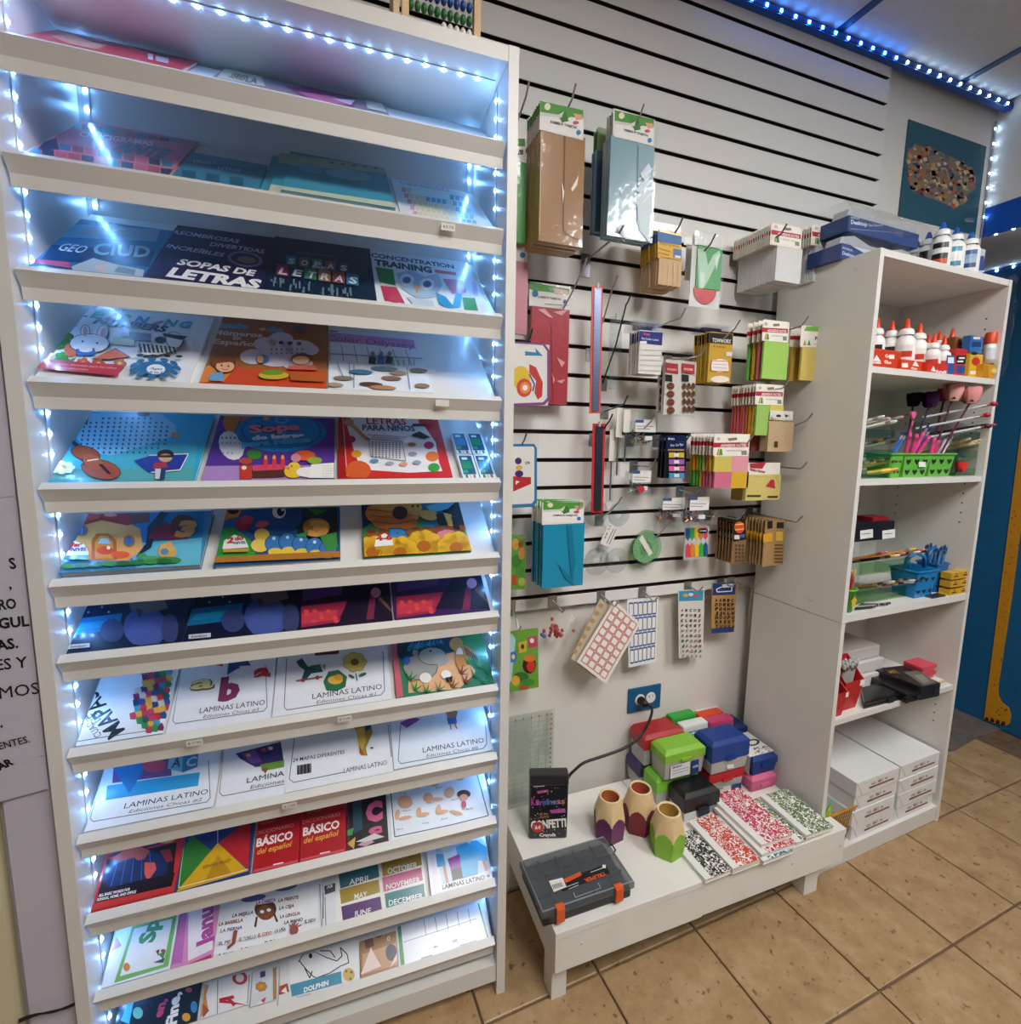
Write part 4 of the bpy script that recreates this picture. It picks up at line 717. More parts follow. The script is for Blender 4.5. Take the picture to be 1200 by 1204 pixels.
def a(p):
    p.e('5a6aa0', 298, 1056, 15, 4, -10); p.e('5a6aa0', 336, 1043, 14, 4, -12); p.e('4a2a18', 312, 1069, 13, 12); p.e('7a4a2c', 312, 1073, 10, 9); p.e('f0f0f0', 308, 1072, 2.5, 2); p.e('f0f0f0', 316, 1070, 2.5, 2); p.l('4a2a18', 2.4, (302, 1078), (300, 1090)); p.l('4a2a18', 2.4, (322, 1074), (326, 1084)); p.e('b83a3a', 313, 1078, 2.5, 1.2)
    for tx, x0, y0, w, c in (('LA CABEZA', 300, 1060, 25, '8a4a9a'), ('LA FRENTE', 326, 1057, 26, '7a5a60'), ('LA CEJA', 327, 1066, 20, '7a5a60'), ('LA LENGUA', 328, 1076, 26, '7a5a60'), ('LA MEJILLA', 272, 1075, 27, '5a5a60'), ('LA BARBILLA', 256, 1085, 31, '8a5a50'), ('LA PIERNA', 258, 1093, 28, '6a70a0'), ('LA MANO', 333, 1083, 24, '4a4a58'), ('EL DEDO', 357, 1082, 15, '6a5a5a'), ('EL CODO', 302, 1098, 18, 'b0502c'), ('LA UÑA', 322, 1093, 15, '5a6a6a'), ('EL PULGAR', 310, 1107, 25, '4a5a5a'), ('EL TOBILLO', 280, 1103, 22, '8a8a90'), ('EL PIE', 256, 1108, 16, '7a80a0'), ('EL TALON', 282, 1115, 18, '8a8a90'), ('EL PULGAR', 256, 1122, 22, '7a8090')):
        p.p('f4f2f0', (x0, y0-.5), (x0+w, y0-.5-w*.17), (x0+w, y0+4.5-w*.17), (x0, y0+4.5)); p.t(tx, (x0+1, y0+4), (x0+w-1, y0+4-w*.17), c, 4, .05)
    p.p('9a4a3a', (275, 1095), (280, 1094), (277, 1110), (268, 1117), (268, 1113), (273, 1109)); p.e('9a5040', 346, 1094, 5, 6)
    for k in range(5): p.l('9a5040', 1.6, (346, 1092), (340+k*3.6, 1084+abs(k-2)*2))
    p.l('8a8a90', .8, (352, 1098), (374, 1092)); p.l('6a7078', 1, (376, 1040), (378, 1090))
book(10, (250, 1128), (378, 1096), 'white body vocabulary chart in Spanish with a girl\'s face', a, 'eceef2', .004, ytop=(315, 1046), cat='card', name='chart_card')
def a(p):
    p.p('4a5058', (381, 1042), (394, 1038), (394, 1048), (382, 1052)); p.t('AB', (384, 1045), (391, 1043), 'e8e8e8', 4, .03); p.l('7a7a80', 1, (382, 1055), (383, 1088)); p.r('2f6a70', 378, 1050, 380.5, 1080)
book(10, (379, 1096), (395, 1091), 'narrow edge of a wrapped flash card set beside the month labels', a, 'e4e6ea', .006, ytop=(387, 1034), cat='cards', name='flash_cards')
def a(p):
    for tx, x, y, c in (('APRIL', 398, 1028, '2a6a74'), ('MAY', 399, 1046, 'a88a2a'), ('JUNE', 401, 1066, '5a2a70'), ('OCTOBER', 448, 1014, 'b0862a'), ('NOVEMBER', 449, 1032, 'c8688a'), ('DECEMBER', 452, 1051, '2a7a7c')):
        p.p(c, (x, y), (x+46, y-12), (x+48, y+3), (x+2, y+17)); w = 5*len(tx); p.t(tx, (x+25-w/2, y+10+w*.11), (x+25+w/2, y+10-w*.12), 'eef2f0', 7, .015)
book(10, (395, 1090), (502, 1060), 'card of coloured month labels reading April to December', a, 'f0ede8', .005, ytop=(445, 1013), cat='card', name='month_label_card')
def a(p):
    p.p('e8e4ee', (505, 1003), (510, 1001), (518, 1055), (512, 1058)); p.p('c8d8e4', (512, 998), (570, 986), (578, 1022), (520, 1040)); p.p('3fa8d0', (536, 996), (548, 990), (560, 988), (572, 996), (572, 1012), (562, 1012), (562, 1028), (540, 1034), (538, 1012)); p.p('e8b898', (546, 988), (556, 986), (552, 993)); p.p('4a9ac8', (512, 1004), (521, 1004), (524, 1018), (514, 1020)); p.e('f0e4dc', 522, 996, 6, 5); p.l('3a3a40', 1.2, (514, 992), (530, 990)); p.p('8a2a88', (526, 1010), (540, 1004), (542, 1020), (530, 1024)); p.p('26262e', (530, 1023), (542, 1020), (544, 1032), (532, 1036)); p.l('c87a58', 3, (522, 1018), (526, 1038)); p.l('c87a58', 3, (568, 1012), (572, 1024)); p.t('LAMINAS LATINO', (520, 1046), (570, 1034), '1c1c22', 6, .015); p.e('5a5a60', 574, 1030, 2, 1.6)
book(10, (508, 1062), (582, 1040), 'white drawing sheets book with two people in blue shirts', a, 'eceef4', .009, ytop=(540, 990))
# ---- row 11 (bottom tilted shelf)
def a(p):
    p.e('7ac8b0', 162, 1191, 6, 7); p.e('c85a80', 222, 1164, 4, 3); p.e('4a7ac0', 205, 1178, 4, 5); p.e('d8a040', 219, 1196, 5, 5); p.e('3a86c0', 228, 1184, 4, 7); p.t('en,', (190, 1196), (196, 1174), 'c04a78', None, .05); p.t('Fine,', (207, 1204), (212, 1166), 'f0f0f4', None, .05); p.p('48b8e0', (142, 1200), (152, 1176), (158, 1174), (152, 1204))
book(11, (132, 1216), (232, 1190), 'dark dotted wrapped poster cards on the lowest shelf', a, '16283c', .008, ytop=(190, 1162), cat='cards', name='poster_cards')
def a(p):
    p.p('c88a48', (236, 1160), (246, 1158), (242, 1170), (245, 1188), (236, 1196)); p.p('a8583a', (236, 1180), (246, 1188), (238, 1200)); p.l('3a5a80', .8, (256, 1152), (254, 1204)); p.l('3a5a80', .8, (293, 1146), (290, 1190))
    p.l('b82a3a', 4, (258, 1176), (275, 1172)); p.l('b82a3a', 4, (258, 1177), (288, 1188)); p.l('b82a3a', 4, (268, 1174), (276, 1182)); p.e('b83a48', 282, 1150, 9, 8); p.e('e8e6ea', 282, 1150, 5, 5)
book(11, (236, 1194), (293, 1179), 'alphabet card with red letters in clear wrap', a, 'e8e6ea', .006, ytop=(270, 1148), cat='card', name='alphabet_card')
def a(p):
    flower(p, 307, 1160, 6, 'd8903a', 'e8a848', 7); p.p('c04a3a', (304, 1178), (313, 1172), (310, 1186)); p.p('3a4a78', (306, 1140), (312, 1138), (312, 1148), (306, 1150)); p.p('f2e4e2', (298, 1190), (306, 1176), (310, 1182), (302, 1194)); p.r('b08a58', 321, 1136, 325, 1176)
book(11, (294, 1182), (326, 1174), 'narrow clear wrapped sticker pack with a small sun', a, 'd8dce4', .007, ytop=(308, 1142), cat='cards', name='sticker_pack')
def a(p):
    p.p('b0402c', (327, 1160), (338, 1156), (340, 1166), (328, 1170)); p.p('f2f2f4', (330, 1166), (336, 1160), (338, 1168)); p.p('ecedf0', (340, 1130), (422, 1104), (424, 1150), (342, 1172))
    p.l('1e1e22', 1.2, (351, 1131), (356, 1122), (368, 1118), (384, 1126), (396, 1130), (402, 1124), (400, 1114), (408, 1122), (410, 1132), (400, 1136), (388, 1144), (372, 1150), (368, 1148), (360, 1140), (352, 1130)); p.l('1e1e22', 1.2, (376, 1118), (388, 1118), (394, 1126)); p.l('1e1e22', 1.2, (358, 1138), (364, 1150), (367, 1142)); p.e('1e1e22', 365, 1124, 2.2, 3); p.p('4a98b8', (341, 1158), (401, 1142), (402, 1156), (343, 1172)); p.t('DOLPHIN', (357, 1167), (386, 1158), 'f0f4f6', 6, .05); p.e('d8b860', 410, 1146, 7, 8); p.e('c04a40', 407, 1142, 1.6); p.e('3a7ab0', 413, 1143, 1.6); p.e('4a9a50', 412, 1151, 1.6); p.t('Tursiops', (348, 1174), (366, 1169), '6a6a70', 2.4)
book(11, (327, 1180), (423, 1152), 'dolphin colouring card with blue name strip', a, 'e4e2e0', .006, ytop=(375, 1116), cat='card', name='colouring_card')
def a(p):
    p.p('6a4028', (428, 1104), (438, 1100), (440, 1112), (430, 1116)); p.p('c8a078', (426, 1122), (466, 1108), (468, 1134), (426, 1146)); p.e('4a4a58', 460, 1120, 7, 10); p.p('f4dcd4', (424, 1146), (436, 1114), (440, 1122), (448, 1136)); p.p('f0d8d0', (458, 1138), (468, 1120), (468, 1128)); p.t('0', (455, 1107), (459, 1105.5), 'e8e0d8', 6, .02); p.e('6a3a24', 444, 1098, 5, 5)
book(11, (424, 1153), (468, 1140), 'brown clear wrapped card pack with buttons beside the dolphin card', a, 'a87a50', .007, ytop=(446, 1100), cat='cards', name='craft_pack')
def a(p):
    p.p('2f8a4a', (467, 1088), (471, 1087), (476, 1137), (471, 1138)); p.l('2f8a4a', 1.6, (472, 1138), (574, 1106), (562, 1062))
    for k in range(5): p.l('8a94a4', .9, (498+k*13, 1081-k*3), (501+k*13, 1100-k*3.6))
    p.l('8a94a4', .9, (474, 1108), (560, 1080)); p.l('5a5a60', 1, (495, 1127), (508, 1123)); p.t('÷', (509, 1117), (515, 1115), '2a2a2e', 6, .01); p.t('=', (532, 1110), (538, 1108), '2a2a2e', 6, .01); p.l('7a7a80', .9, (540, 1112), (560, 1106))
book(11, (469, 1139), (577, 1108), 'white division worksheet card with green edge', a, 'e8ecf4', .004, ytop=(515, 1075), cat='card', name='worksheet_card')
# ================================================================ goods hanging on the slatted wall
VY = V((0, -1, 0))
def wr(x0, y0, x1, y1, off):
    y = YW-off; xm, ym = (x0+x1)/2, (y0+y1)/2
    return hit((x0, ym), 1, y).x, hit((x1, ym), 1, y).x, hit((xm, y1), 1, y).z, hit((xm, y0), 1, y).z
def hook(tip, L, label, col='b8b8b4', up=.022, zg=None):
    P = hit(tip, 1, YW-L)
    if zg is None: zg = min(ZG, key=lambda g: abs(g-(P.z-.035)))
    r = thing('slatwall_hook', label, 'hook', (P.x, YW, zg-.02))
    obj('plate', MB().box(P.x-.014, P.x+.014, YW-.0022, YW-.0004, zg-.038, zg-.002, 'b4b4b0'), 'metal', r)
    obj('wire', MB().tube([(P.x, YW-.002, zg-.016), (P.x, YW-L*.5, (zg-.016+P.z-up)/2), (P.x, YW-L+.022, P.z-up), (P.x, YW-L+.016, P.z-up+.003), P], .0023, col), 'metal' if col > '5' else 'plastic', r)
    return r
def pack(name, label, cat, off, comps, art=None, n=1, step=.009, group=None, jit=.0015, mat='gloss', wrap=None, back=None, skipart=False):
    """comps: (part, (x0, y0, x1, y1) in the photograph, colour, thickness, set-back); art draws on the first one's face"""
    y = YW-off; r0 = wr(*comps[0][1], off); root = thing(name, label, cat, ((r0[0]+r0[1])/2, y, min(wr(*c[1], off)[2] for c in comps)), group if n > 1 or group else None)
    first = None
    for c in comps:
        nm, rc, col, t, sb = c[:5]; a = wr(*rc, off); o = obj(nm, MB().box(a[0], a[1], y+sb, y+sb+t, a[2], a[3], col), c[5] if len(c) > 5 else mat, root)
        first = first or o
    if wrap:
        a = wr(*wrap, off); obj('wrapper', MB().quad([V((a[0], y-.0016, a[2])), V((a[1], y-.0016, a[2])), V((a[1], y-.0016, a[3])), V((a[0], y-.0016, a[3]))]), 'film', root)
    if art:
        p = Print((0, y-.0011, 0), VY); art(p); obj('label_print', p, 'print', first)
    rest = []; short = label
    for w_ in (' with ', ' in ', ' beside ', ' nearest ', ' pushed '): short = short.split(w_)[0]
    for k in range(1, n):
        rest.append(dup(root, (random.uniform(-jit, jit), step*k, random.uniform(-jit, jit)), short+' behind the front one on its hook', skip=('wrapper',)))
    return root, rest
H = 'steel slatwall hook holding the '
# --- envelopes
def hdr(p, x0, y0, x1, y1, sl, flip=0):
    w = x1-x0; hh = y1-y0
    def q(u, v): return (x0+u*w, y0+v*hh+u*w*sl)
    p.p('f1efeb', q(.01, .01), q(.99, .01), q(.99, .99), q(.01, .99)); p.p('4f9a3a', q(.01, .01), q(.99, .01), q(.99, .28), q(.7, .34), q(.5, .55), q(.42, .42), q(.01, .40)); p.p('3a7a2a', q(.45, .25), q(.6, .2), q(.66, .5), q(.5, .6)); p.p('dcd8cc', q(.01, .40), q(.42, .36), q(.55, .2), q(.5, .44), q(.01, .52))
    p.e('e8dcc0', *q(.18, .16), w*.07, hh*.12); p.p('d8a878', q(.76, .2), q(.96, .18), q(.97, .34), q(.84, .4)); p.e('c84a6a', *q(.82, .5), w*.07, hh*.06); p.t('SOBRES P/ TARJETAS', q(.24, .70), q(.84, .70), '2a2a2a', hh*.09, .02); p.e('2a7ab8', *q(.88, .82), w*.05, hh*.09)
def a(p):
    hdr(p, 634, 118, 686, 152, .22)
    p.l('7a5a30', .8, (664, 160), (662, 270), (665, 275), (680, 282)); p.p('efe2cc', (671, 222), (680, 206), (678, 218), (672, 226)); p.p('efe6d8', (660, 214), (663, 226), (661, 240)); p.l('d8b88a', .8, (636, 155), (634, 276))  # pale slivers are glints of the plastic wrap, painted in with the print
pack('envelope_pack', 'pack of brown kraft envelopes with green and white header card in a thick pile', 'envelopes', .17, [('envelopes', (634, 155, 686, 287), 'a3784a', .007, 0), ('header_card', (634, 124, 686, 159), 'ece9e4', .0009, -.001)], a, 9, .0092, 'brown envelope packs on one hook', wrap=(633, 124, 687, 288))
hook((677, 98), .2, H+'brown envelope packs')
def a(p):
    hdr(p, 722, 129, 769, 161, .24); p.l('4a7f9a', .8, (750, 172), (748, 262), (762, 283))
    for pts in (((752, 205), (762, 192), (766, 200), (758, 214)), ((746, 224), (762, 208), (764, 216), (752, 228)), ((748, 236), (766, 222), (766, 252), (750, 262)), ((744, 238), (756, 232), (750, 242)), ((752, 256), (764, 246), (762, 284), (750, 270)), ((724, 268), (730, 262), (736, 282), (731, 278)), ((728, 226), (732, 222), (730, 230))): p.p('d4e2ea', *pts)  # painted highlights: pale shards where the wrap catches light
    for k in range(5): p.l('f2f6f8', .9, (750+k, 212+k*7), (764, 200+k*7))  # near-white streaks, also painted glints of the wrap
r, rs = pack('envelope_pack', 'pack of pale blue envelopes with green and white header card beside the brown ones', 'envelopes', .17, [('envelopes', (716, 165, 767, 280), '85a9b6', .007, 0), ('header_card', (720, 134, 769, 166), 'ece9e4', .0009, -.001)], a, 4, .0095, 'pale blue envelope packs on one hook', wrap=(715, 134, 770, 282))
pack('envelope_pack', 'pack of darker steel blue envelopes pushed back behind the pale blue packs', 'envelopes', .10, [('envelopes', (700, 180, 746, 276), '4f7894', .007, 0), ('header_card', (702, 155, 748, 182), '86a878', .0009, -.001)], None, 3, .010, 'steel blue envelope packs behind the pale ones', wrap=(699, 155, 749, 278))
hook((757, 122), .2, H+'pale blue envelope packs'); hook((622, 95), .16, H+'green packs beside the bookcase')
pack('card_pack', 'bright green paper pack half hidden behind the bookcase edge', 'paper', .10, [('paper', (585, 188, 618, 284), '3c9a3a', .012, 0), ('header_card', (585, 164, 618, 188), 'e8e6e0', .001, -.001)], lambda p: (p.r('4f9a3a', 590, 163, 617, 172), p.r('555', 608, 176, 615, 182)), wrap=(584, 164, 619, 292))
pack('card_pack', 'pink paper pack half hidden behind the bookcase edge', 'paper', .08, [('paper', (585, 306, 620, 392), 'd0909c', .010, 0), ('header_card', (585, 282, 620, 306), 'ece9e4', .001, -.001)], lambda p: (p.r('d0906a', 600, 283, 619, 291), p.e('2a7ab8', 614, 300, 3, 3.6)), wrap=(584, 282, 621, 394))
def a(p):
    p.p('5aa84a', (622, 331), (669, 340), (669, 346), (640, 343), (630, 342), (622, 340)); p.p('e0c0b8', (650, 338), (668, 342), (668, 347), (652, 346)); p.e('2a78b0', 629, 345, 3.6, 4.4); p.e('2a78b0', 664, 355, 2.4, 2.8); p.t('SOBRES P/ TARJETAS', (632, 350), (659, 353), '333', 2.6, .02); p.t('envelopes assorted colors', (640, 358), (668, 360), '333', 2)
    for pts in (((632, 364), (640, 363), (650, 374), (645, 373)), ((650, 367), (668, 364), (660, 371)), ((654, 420), (664, 426), (660, 432)), ((654, 448), (664, 446), (660, 451)), ((648, 438), (652, 446), (650, 452))): p.p('e0a0a8', *pts)  # pink shards are wrap highlights painted over the red envelopes
    p.l('98303e', .7, (648, 380), (650, 474))
pack('envelope_pack', 'pack of red envelopes in shiny wrap beside the red edged ruler', 'envelopes', .045, [('envelopes', (624, 362, 668, 475), 'b8404c', .012, 0), ('header_card', (622, 334, 670, 362), 'e8e6e0', .001, -.001)], a, wrap=(622, 334, 670, 477))
hook((690, 303), .17, H+'red envelope pack', zg=ZG[11])
# bare steel hook with a metal plate in front of the wall
P = hit((733, 265), 1, YW-.19); zb = hit((682, 297), 1, YW).z
r = thing('slatwall_hook', 'empty long steel hook with perforated plate below the blue envelopes', 'hook', (P.x, YW, zb-.02))
obj('plate', MB().box(P.x-.014, P.x+.014, YW-.0022, YW-.0004, zb-.062, zb-.002, '8a8a90'), 'metal', r)
obj('wire', MB().tube([(P.x, YW-.002, zb-.02), (P.x, YW-.168, P.z-.012), P], .0026, '9a9a98'), 'metal', r)
# --- row of label and note packs
def a(p):
    p.p('4a78a8', (773, 272), (801, 278), (801, 288), (773, 284)); p.p('e0b040', (773, 284), (801, 290), (801, 307), (773, 300)); p.t('Shipping labels', (775, 287), (798, 291), '8a5a10', 3); p.p('5a7ab0', (791, 292), (801, 294), (801, 305), (791, 303)); p.p('e8e4dc', (793, 300), (800, 301), (800, 304), (793, 303)); p.l('b8823a', 1.4, (774, 292), (788, 296)); p.l('b8823a', 1.4, (774, 297), (786, 300))
    for k in range(4): p.l('d8c0a0', .8, (780+k*6, 307+k), (779+k*6, 336+k))
pack('label_pack', 'pack of tan labels with blue and yellow header in a deep pile', 'labels', .13, [('labels', (774, 304, 801, 336), 'd3b38b', .006, 0, 'paper'), ('header_card', (774, 272, 801, 305), 'd8a840', .006, 0), ('hang_tab', (765, 262, 801, 273), 'e8e8e6', .0008, .003)], a, 9, .0095, 'tan label packs on one hook')
hook((803, 255), .16, H+'tan label packs', '6a6a68')
def a(p):
    p.p('b8e0c0', (820, 292), (829, 293), (832, 312), (838, 300), (846, 294), (847, 300), (838, 318), (832, 330), (826, 340), (821, 338)); p.p('d8f0dc', (823, 318), (829, 322), (827, 338), (823, 338)); p.p('e8f4ea', (840, 303), (846, 298), (842, 318))  # pale green shapes are glare on the clear packet, drawn as colour
pack('gift_tag_pack', 'clear packet with bright green card above a red half circle', 'packet', .11, [('card', (819, 291, 848, 340), '2ca148', .003, 0), ('backing', (813, 275, 849, 362), 'e4e4e2', .001, .004, 'paper'), ('hang_tab', (816, 276, 848, 290), 'd8dada', .001, -.001)], a, wrap=(812, 274, 850, 362))
a0 = wr(815, 340, 842, 360, .11); cx = (a0[0]+a0[1])/2; rr = (a0[1]-a0[0])/2; y = YW-.11
r = thing('red_half_circle', 'red half circle fabric disc in a clear packet under the green card', 'packet', (cx, y, a0[2]))
obj('disc', MB().prism([(rr*math.cos(math.pi+k*math.pi/14), rr*math.sin(math.pi+k*math.pi/14)) for k in range(15)], 0, .002, 'd03a34', F(V((cx, y+.001, a0[3])), V((1, 0, 0)), ZU, V((0, 1, 0)))), 'plastic', r)
hook((841, 275), .15, H+'green and red packets', '6a6a68')
pack('label_pack', 'plain off-white paper packet beside the green packet', 'packet', .06, [('paper', (806, 288, 817, 330), 'd4d0c8', .002, 0, 'paper'), ('hang_tab', (804, 280, 818, 289), 'dcdcda', .001, 0)], None)
def notehead(p, x0, y0, w, sl, k=1.):
    q = lambda u, v: (x0+u*w, y0+v*24*k+u*w*sl)
    p.p('f3efe6', q(.02, 0), q(.98, 0), q(.98, .98), q(.02, .98)); p.p('b8283a', q(-.01, .34), q(1, .34), q(1, .56), q(-.01, .56)); p.t('ADHESIVE NOTES', q(.2, .53), q(.94, .53), 'f6e8e8', 3.2, .03); p.p('c8923a', q(.08, .92), q(.13, .62), q(.17, .62), q(.14, .92)); p.p('4a9a3a', q(.15, .92), q(.19, .62), q(.24, .64), q(.26, .92)); p.t('self-stick notes', q(.36, .74), q(.8, .74), '5a5a5a', 1.8); p.p('8a8a80', q(.8, .72), q(.95, .72), q(.95, .92), q(.8, .92)); p.p('8a7a68', q(.4, .14), q(.66, .1), q(.68, .22), q(.44, .26)); p.e('c8c0b0', *q(.14, .16), 2, 2)
NC = dict(n='ADHESIVE')
pack('sticky_note_pack', 'pack of plain white sticky notes in the longest pile', 'sticky notes', .155, [('notes', (912, 290, 942, 332), 'd9d9d9', .0065, 0, 'paper'), ('header_card', (905, 266, 942, 291), 'ece6da', .0012, -.001, 'paper')], lambda p: notehead(p, 907, 262, 34, .17), 18, .0079, 'white sticky note packs on the long pile', .001)
hook((925, 263), .19, H+'plain white sticky notes', '6a6a68')
def a(p):
    notehead(p, 955, 264, 29, .16)
    for k in range(7): p.l('9aa0a8', .7, (958, 297+k*5), (985, 300+k*5.2))
pack('sticky_note_pack', 'pack of lined white sticky notes nearest the shelf unit', 'sticky notes', .155, [('notes', (957, 291, 985, 333), 'dcdde0', .0065, 0, 'paper'), ('header_card', (953, 268, 985, 291), 'ece6da', .0012, -.001, 'paper')], a, 9, .0085, 'lined sticky note packs', .001)
hook((984, 262), .19, H+'lined white sticky notes', '6a6a68')
def a(p):
    p.p('1d2c78', (752, 389), (779, 391), (778, 406), (751, 403)); p.t('Avery', (756, 393.5), (764, 394.5), 'd84a5a', 3, .04); p.t('File Folder Labels', (754, 399), (774, 401), 'c8d0ea', 2.6, .02); p.r('f2f0ec', 752, 401, 760, 404)
    for k in range(5): p.l('c4c4c0', .7, (751, 411+k*6), (777, 412+k*6))
pack('label_pack', 'pack of white file folder labels with navy blue header', 'labels', .11, [('labels', (751, 389, 778, 440), 'e4e2dc', .005, 0, 'paper'), ('hang_tab', (744, 377, 779, 390), 'd8dce0', .0008, .002, 'film')], a, 5, .0115, 'white file folder label packs')
hook((806, 362), .17, H+'white file folder labels')
def a(p):
    p.p('181614', (834, 391), (861, 393), (861, 405), (834, 403)); p.t('TOWWORX', (837, 402), (859, 404), 'e8e4dc', 5, .03); p.t('9 x 6 in', (838, 408), (852, 409), '7a5a10', 2.4, .02); p.e('f0e8e0', 846, 430, 11, 8); p.p('efe9e2', (837, 423), (855, 424), (857, 437), (836, 436)); p.e('efe4dc', 846, 446, 11, 4); p.l('c84a38', .7, (836, 424), (856, 425), (857, 437), (835, 436), (836, 424)); p.r('dfd8c8', 853, 414, 860, 419); p.l('c89a9a', .6, (838, 428), (854, 429)); p.l('c89a9a', .6, (838, 432), (854, 433))
pack('label_pack', 'pack of yellow labels with black header', 'labels', .12, [('labels', (833, 391, 860, 450), 'cda23a', .005, 0, 'paper'), ('hang_tab', (829, 381, 861, 391), 'cfd4d8', .0008, .002, 'film')], a, 7, .010, 'yellow label packs')
hook((870, 376), .18, H+'yellow label packs')
# sticky notes in colour
def npile(lab, rect, cols, off, step, grp, art, hd=.36, tw=None):
    x0, y0, x1, y1 = rect; ys = y0+(y1-y0)*hd; n = len(cols); out = []
    for k, c in enumerate(cols):
        cs = c if isinstance(c, tuple) else (c,)
        L = lab if k == 0 else grp[1]
        comps = [('header_card', (x0, y0, x1, ys), 'ece6da', .0012, -.001, 'paper')]
        m = len(cs)
        if m <= 2 or not tw:
            for i, q in enumerate(cs): comps.append(('notes', (x0+1+(x1-x0-2)*i/m, ys, x0+1+(x1-x0-2)*(i+1)/m, y1), q, .0065, 0, 'paper'))
        else:
            for i, q in enumerate(cs): comps.append(('notes', (x0+1+(x1-x0-2)*(i % 2)/2, ys+(y1-ys)*(i//2)/2, x0+1+(x1-x0-2)*(i % 2+1)/2, ys+(y1-ys)*(i//2+1)/2), q, .0065, 0, 'paper'))
        r, _ = pack('sticky_note_pack', L, 'sticky notes', off, comps, art if k == 0 else (lambda p: p.p('b8283a', (x0, y0+(ys-y0)*.36), (x1, y0+(ys-y0)*.36), (x1, y0+(ys-y0)*.56), (x0, y0+(ys-y0)*.56))))
        r.location.y += step*k; r.location.x += random.uniform(-.002, .002)
        if k and n > 2: r['group'] = grp[0]
    return
npile('pack of bright green sticky notes in front of pink ones', (896, 377, 927, 446), ['a0cc62', 'd8748c', 'd8b23c', '7ac05a'], .16, .018, ('sticky notes behind the green pack', 'pack of sticky notes behind the bright green pack'), lambda p: notehead(p, 896, 377, 30, .05))
hook((950, 372), .20, H+'bright green sticky notes')
def a(p):
    p.p('f0ece4', (942, 387), (975, 388), (974, 409), (941, 408)); p.p('7ab84a', (948, 384), (964, 384), (962, 390), (945, 389)); p.t('Postbit', (958, 400), (973, 401), '4a3a30', 4.5, .04); p.p('c8923a', (944, 406), (946, 399), (948, 406)); p.p('4a9a3a', (949, 406), (951, 399), (953, 406)); p.p('8a7a68', (967, 403), (973, 403), (973, 407), (967, 407)); p.t('notes', (956, 405), (965, 406), '6a6a6a', 2)
npile('pack of pale yellow sticky notes hanging closest to the shelf unit side', (941, 384, 974, 448), ['d8c26a', 'caa84a'], .178, .035, ('x', 'darker yellow sticky note pack behind the pale yellow one'), a)
hook((979, 382), .215, H+'pale yellow sticky notes', '3a3632')
npile('pack of sticky notes with green and yellow pads above the four coloured pack', (888, 452, 921, 512), [('9cc264', 'd8c860'), ('d8a83a', '9cc264'), ('d8a030', 'd07a30'), ('c87828', 'd8a030'), 'd8607c', 'e07048', 'd8607c', 'e07048', 'cc5878'], .145, .0115, ('orange and pink sticky notes in the upper pile', 'pack of orange or pink sticky notes in the pile above the four coloured pack'), lambda p: notehead(p, 889, 452, 31, .03), .40)
hook((927, 447), .19, H+'green and yellow sticky note pads')
npile('pack of four coloured square sticky notes, yellow and pink', (838, 510, 880, 574), [('d2c05c', 'e49aa4', 'd2708c', 'd8ab30'), ('d8ab30', 'd2c05c', 'd2708c', 'd2708c'), ('e07a50', 'd8c050', 'd2708c', 'd8c050'), ('a8c050', 'd8a838', 'd8607c', 'd8c050'), ('68b848', 'd0b848', 'd8b040', 'd0607c'), ('d8a030', '90c050', '68b848', 'd8607c'), ('d8a030', '90c050', '68b848', 'd8607c'), ('c89830', '80b050', '60a848', 'c8607c')], .14, .0135, ('four coloured note packs in the lower pile', 'pack of four coloured sticky notes inside the lower pile'), lambda p: notehead(p, 838, 512, 41, -.01, 1.05), .40, True)
hook((885, 512), .19, H+'four coloured sticky notes')
# kraft circles
def a(p):
    for c in range(2):
        x = 782+c*19
        p.p('b03038', (x, 426+c*1), (x+15, 428+c*1), (x+15, 440), (x, 438)); p.p('1a1a1e', (x, 440), (x+8, 441), (x+8, 449), (x, 448)); p.t('STICKERS', (x+2, 435), (x+13, 436), 'f0d8c0', 2.4, .03)
        for i in range(3 if c else 2):
            for j in range(4):
                if c: p.e('6a4628', x+2.6+i*5, 454+j*9, 2.2, 4); p.e('4a2e18', x+2.6+i*5, 454+j*9, 1.2, 2.2)
                elif i == 0: p.e('6a4628', x+6, 454+j*9.5, 4.6, 4.4); p.e('3f2614', x+6, 454+j*9.5, 2.6, 2.4); p.p('a03028', (x+3, 453+j*9.5), (x+9, 453+j*9.5), (x+8, 455+j*9.5), (x+4, 455+j*9.5))
                else: pass
pack('sticker_pack', 'clear pack of brown round kraft stickers in two columns', 'stickers', .115, [('sheet', (781, 424, 817, 488), 'dcd8d0', .012, 0, 'paper'), ('hang_tab', (777, 413, 818, 424), 'd4d8da', .0008, .002, 'film')], a, wrap=(777, 413, 818, 490))
pack('sticker_pack', 'white backed round sticker pack behind the brown kraft stickers', 'stickers', .085, [('sheet', (775, 426, 808, 486), 'd8d4cc', .01, 0, 'paper')], lambda p: [p.e('5a4030', 777, 440+k*10, 2, 4) for k in range(5)])
hook((829, 408), .16, H+'round kraft stickers')
def a(p):
    p.t('Avery', (785, 517), (793, 517), 'e8eaf4', 3, .03); p.t('Pen On Tag', (788, 525), (803, 524), 'c8d0ea', 3, .03); p.r('b89060', 785, 528, 804, 530)
    for k, c in enumerate(('d8b840', 'a060b0', 'd86a9a', '4a90c8')): p.r(c, 786, 532+k*8, 794, 538+k*8); p.r(c, 796, 532+k*8, 804, 538+k*8); p.r('e8e4e0', 792, 533+k*8, 798, 537+k*8)
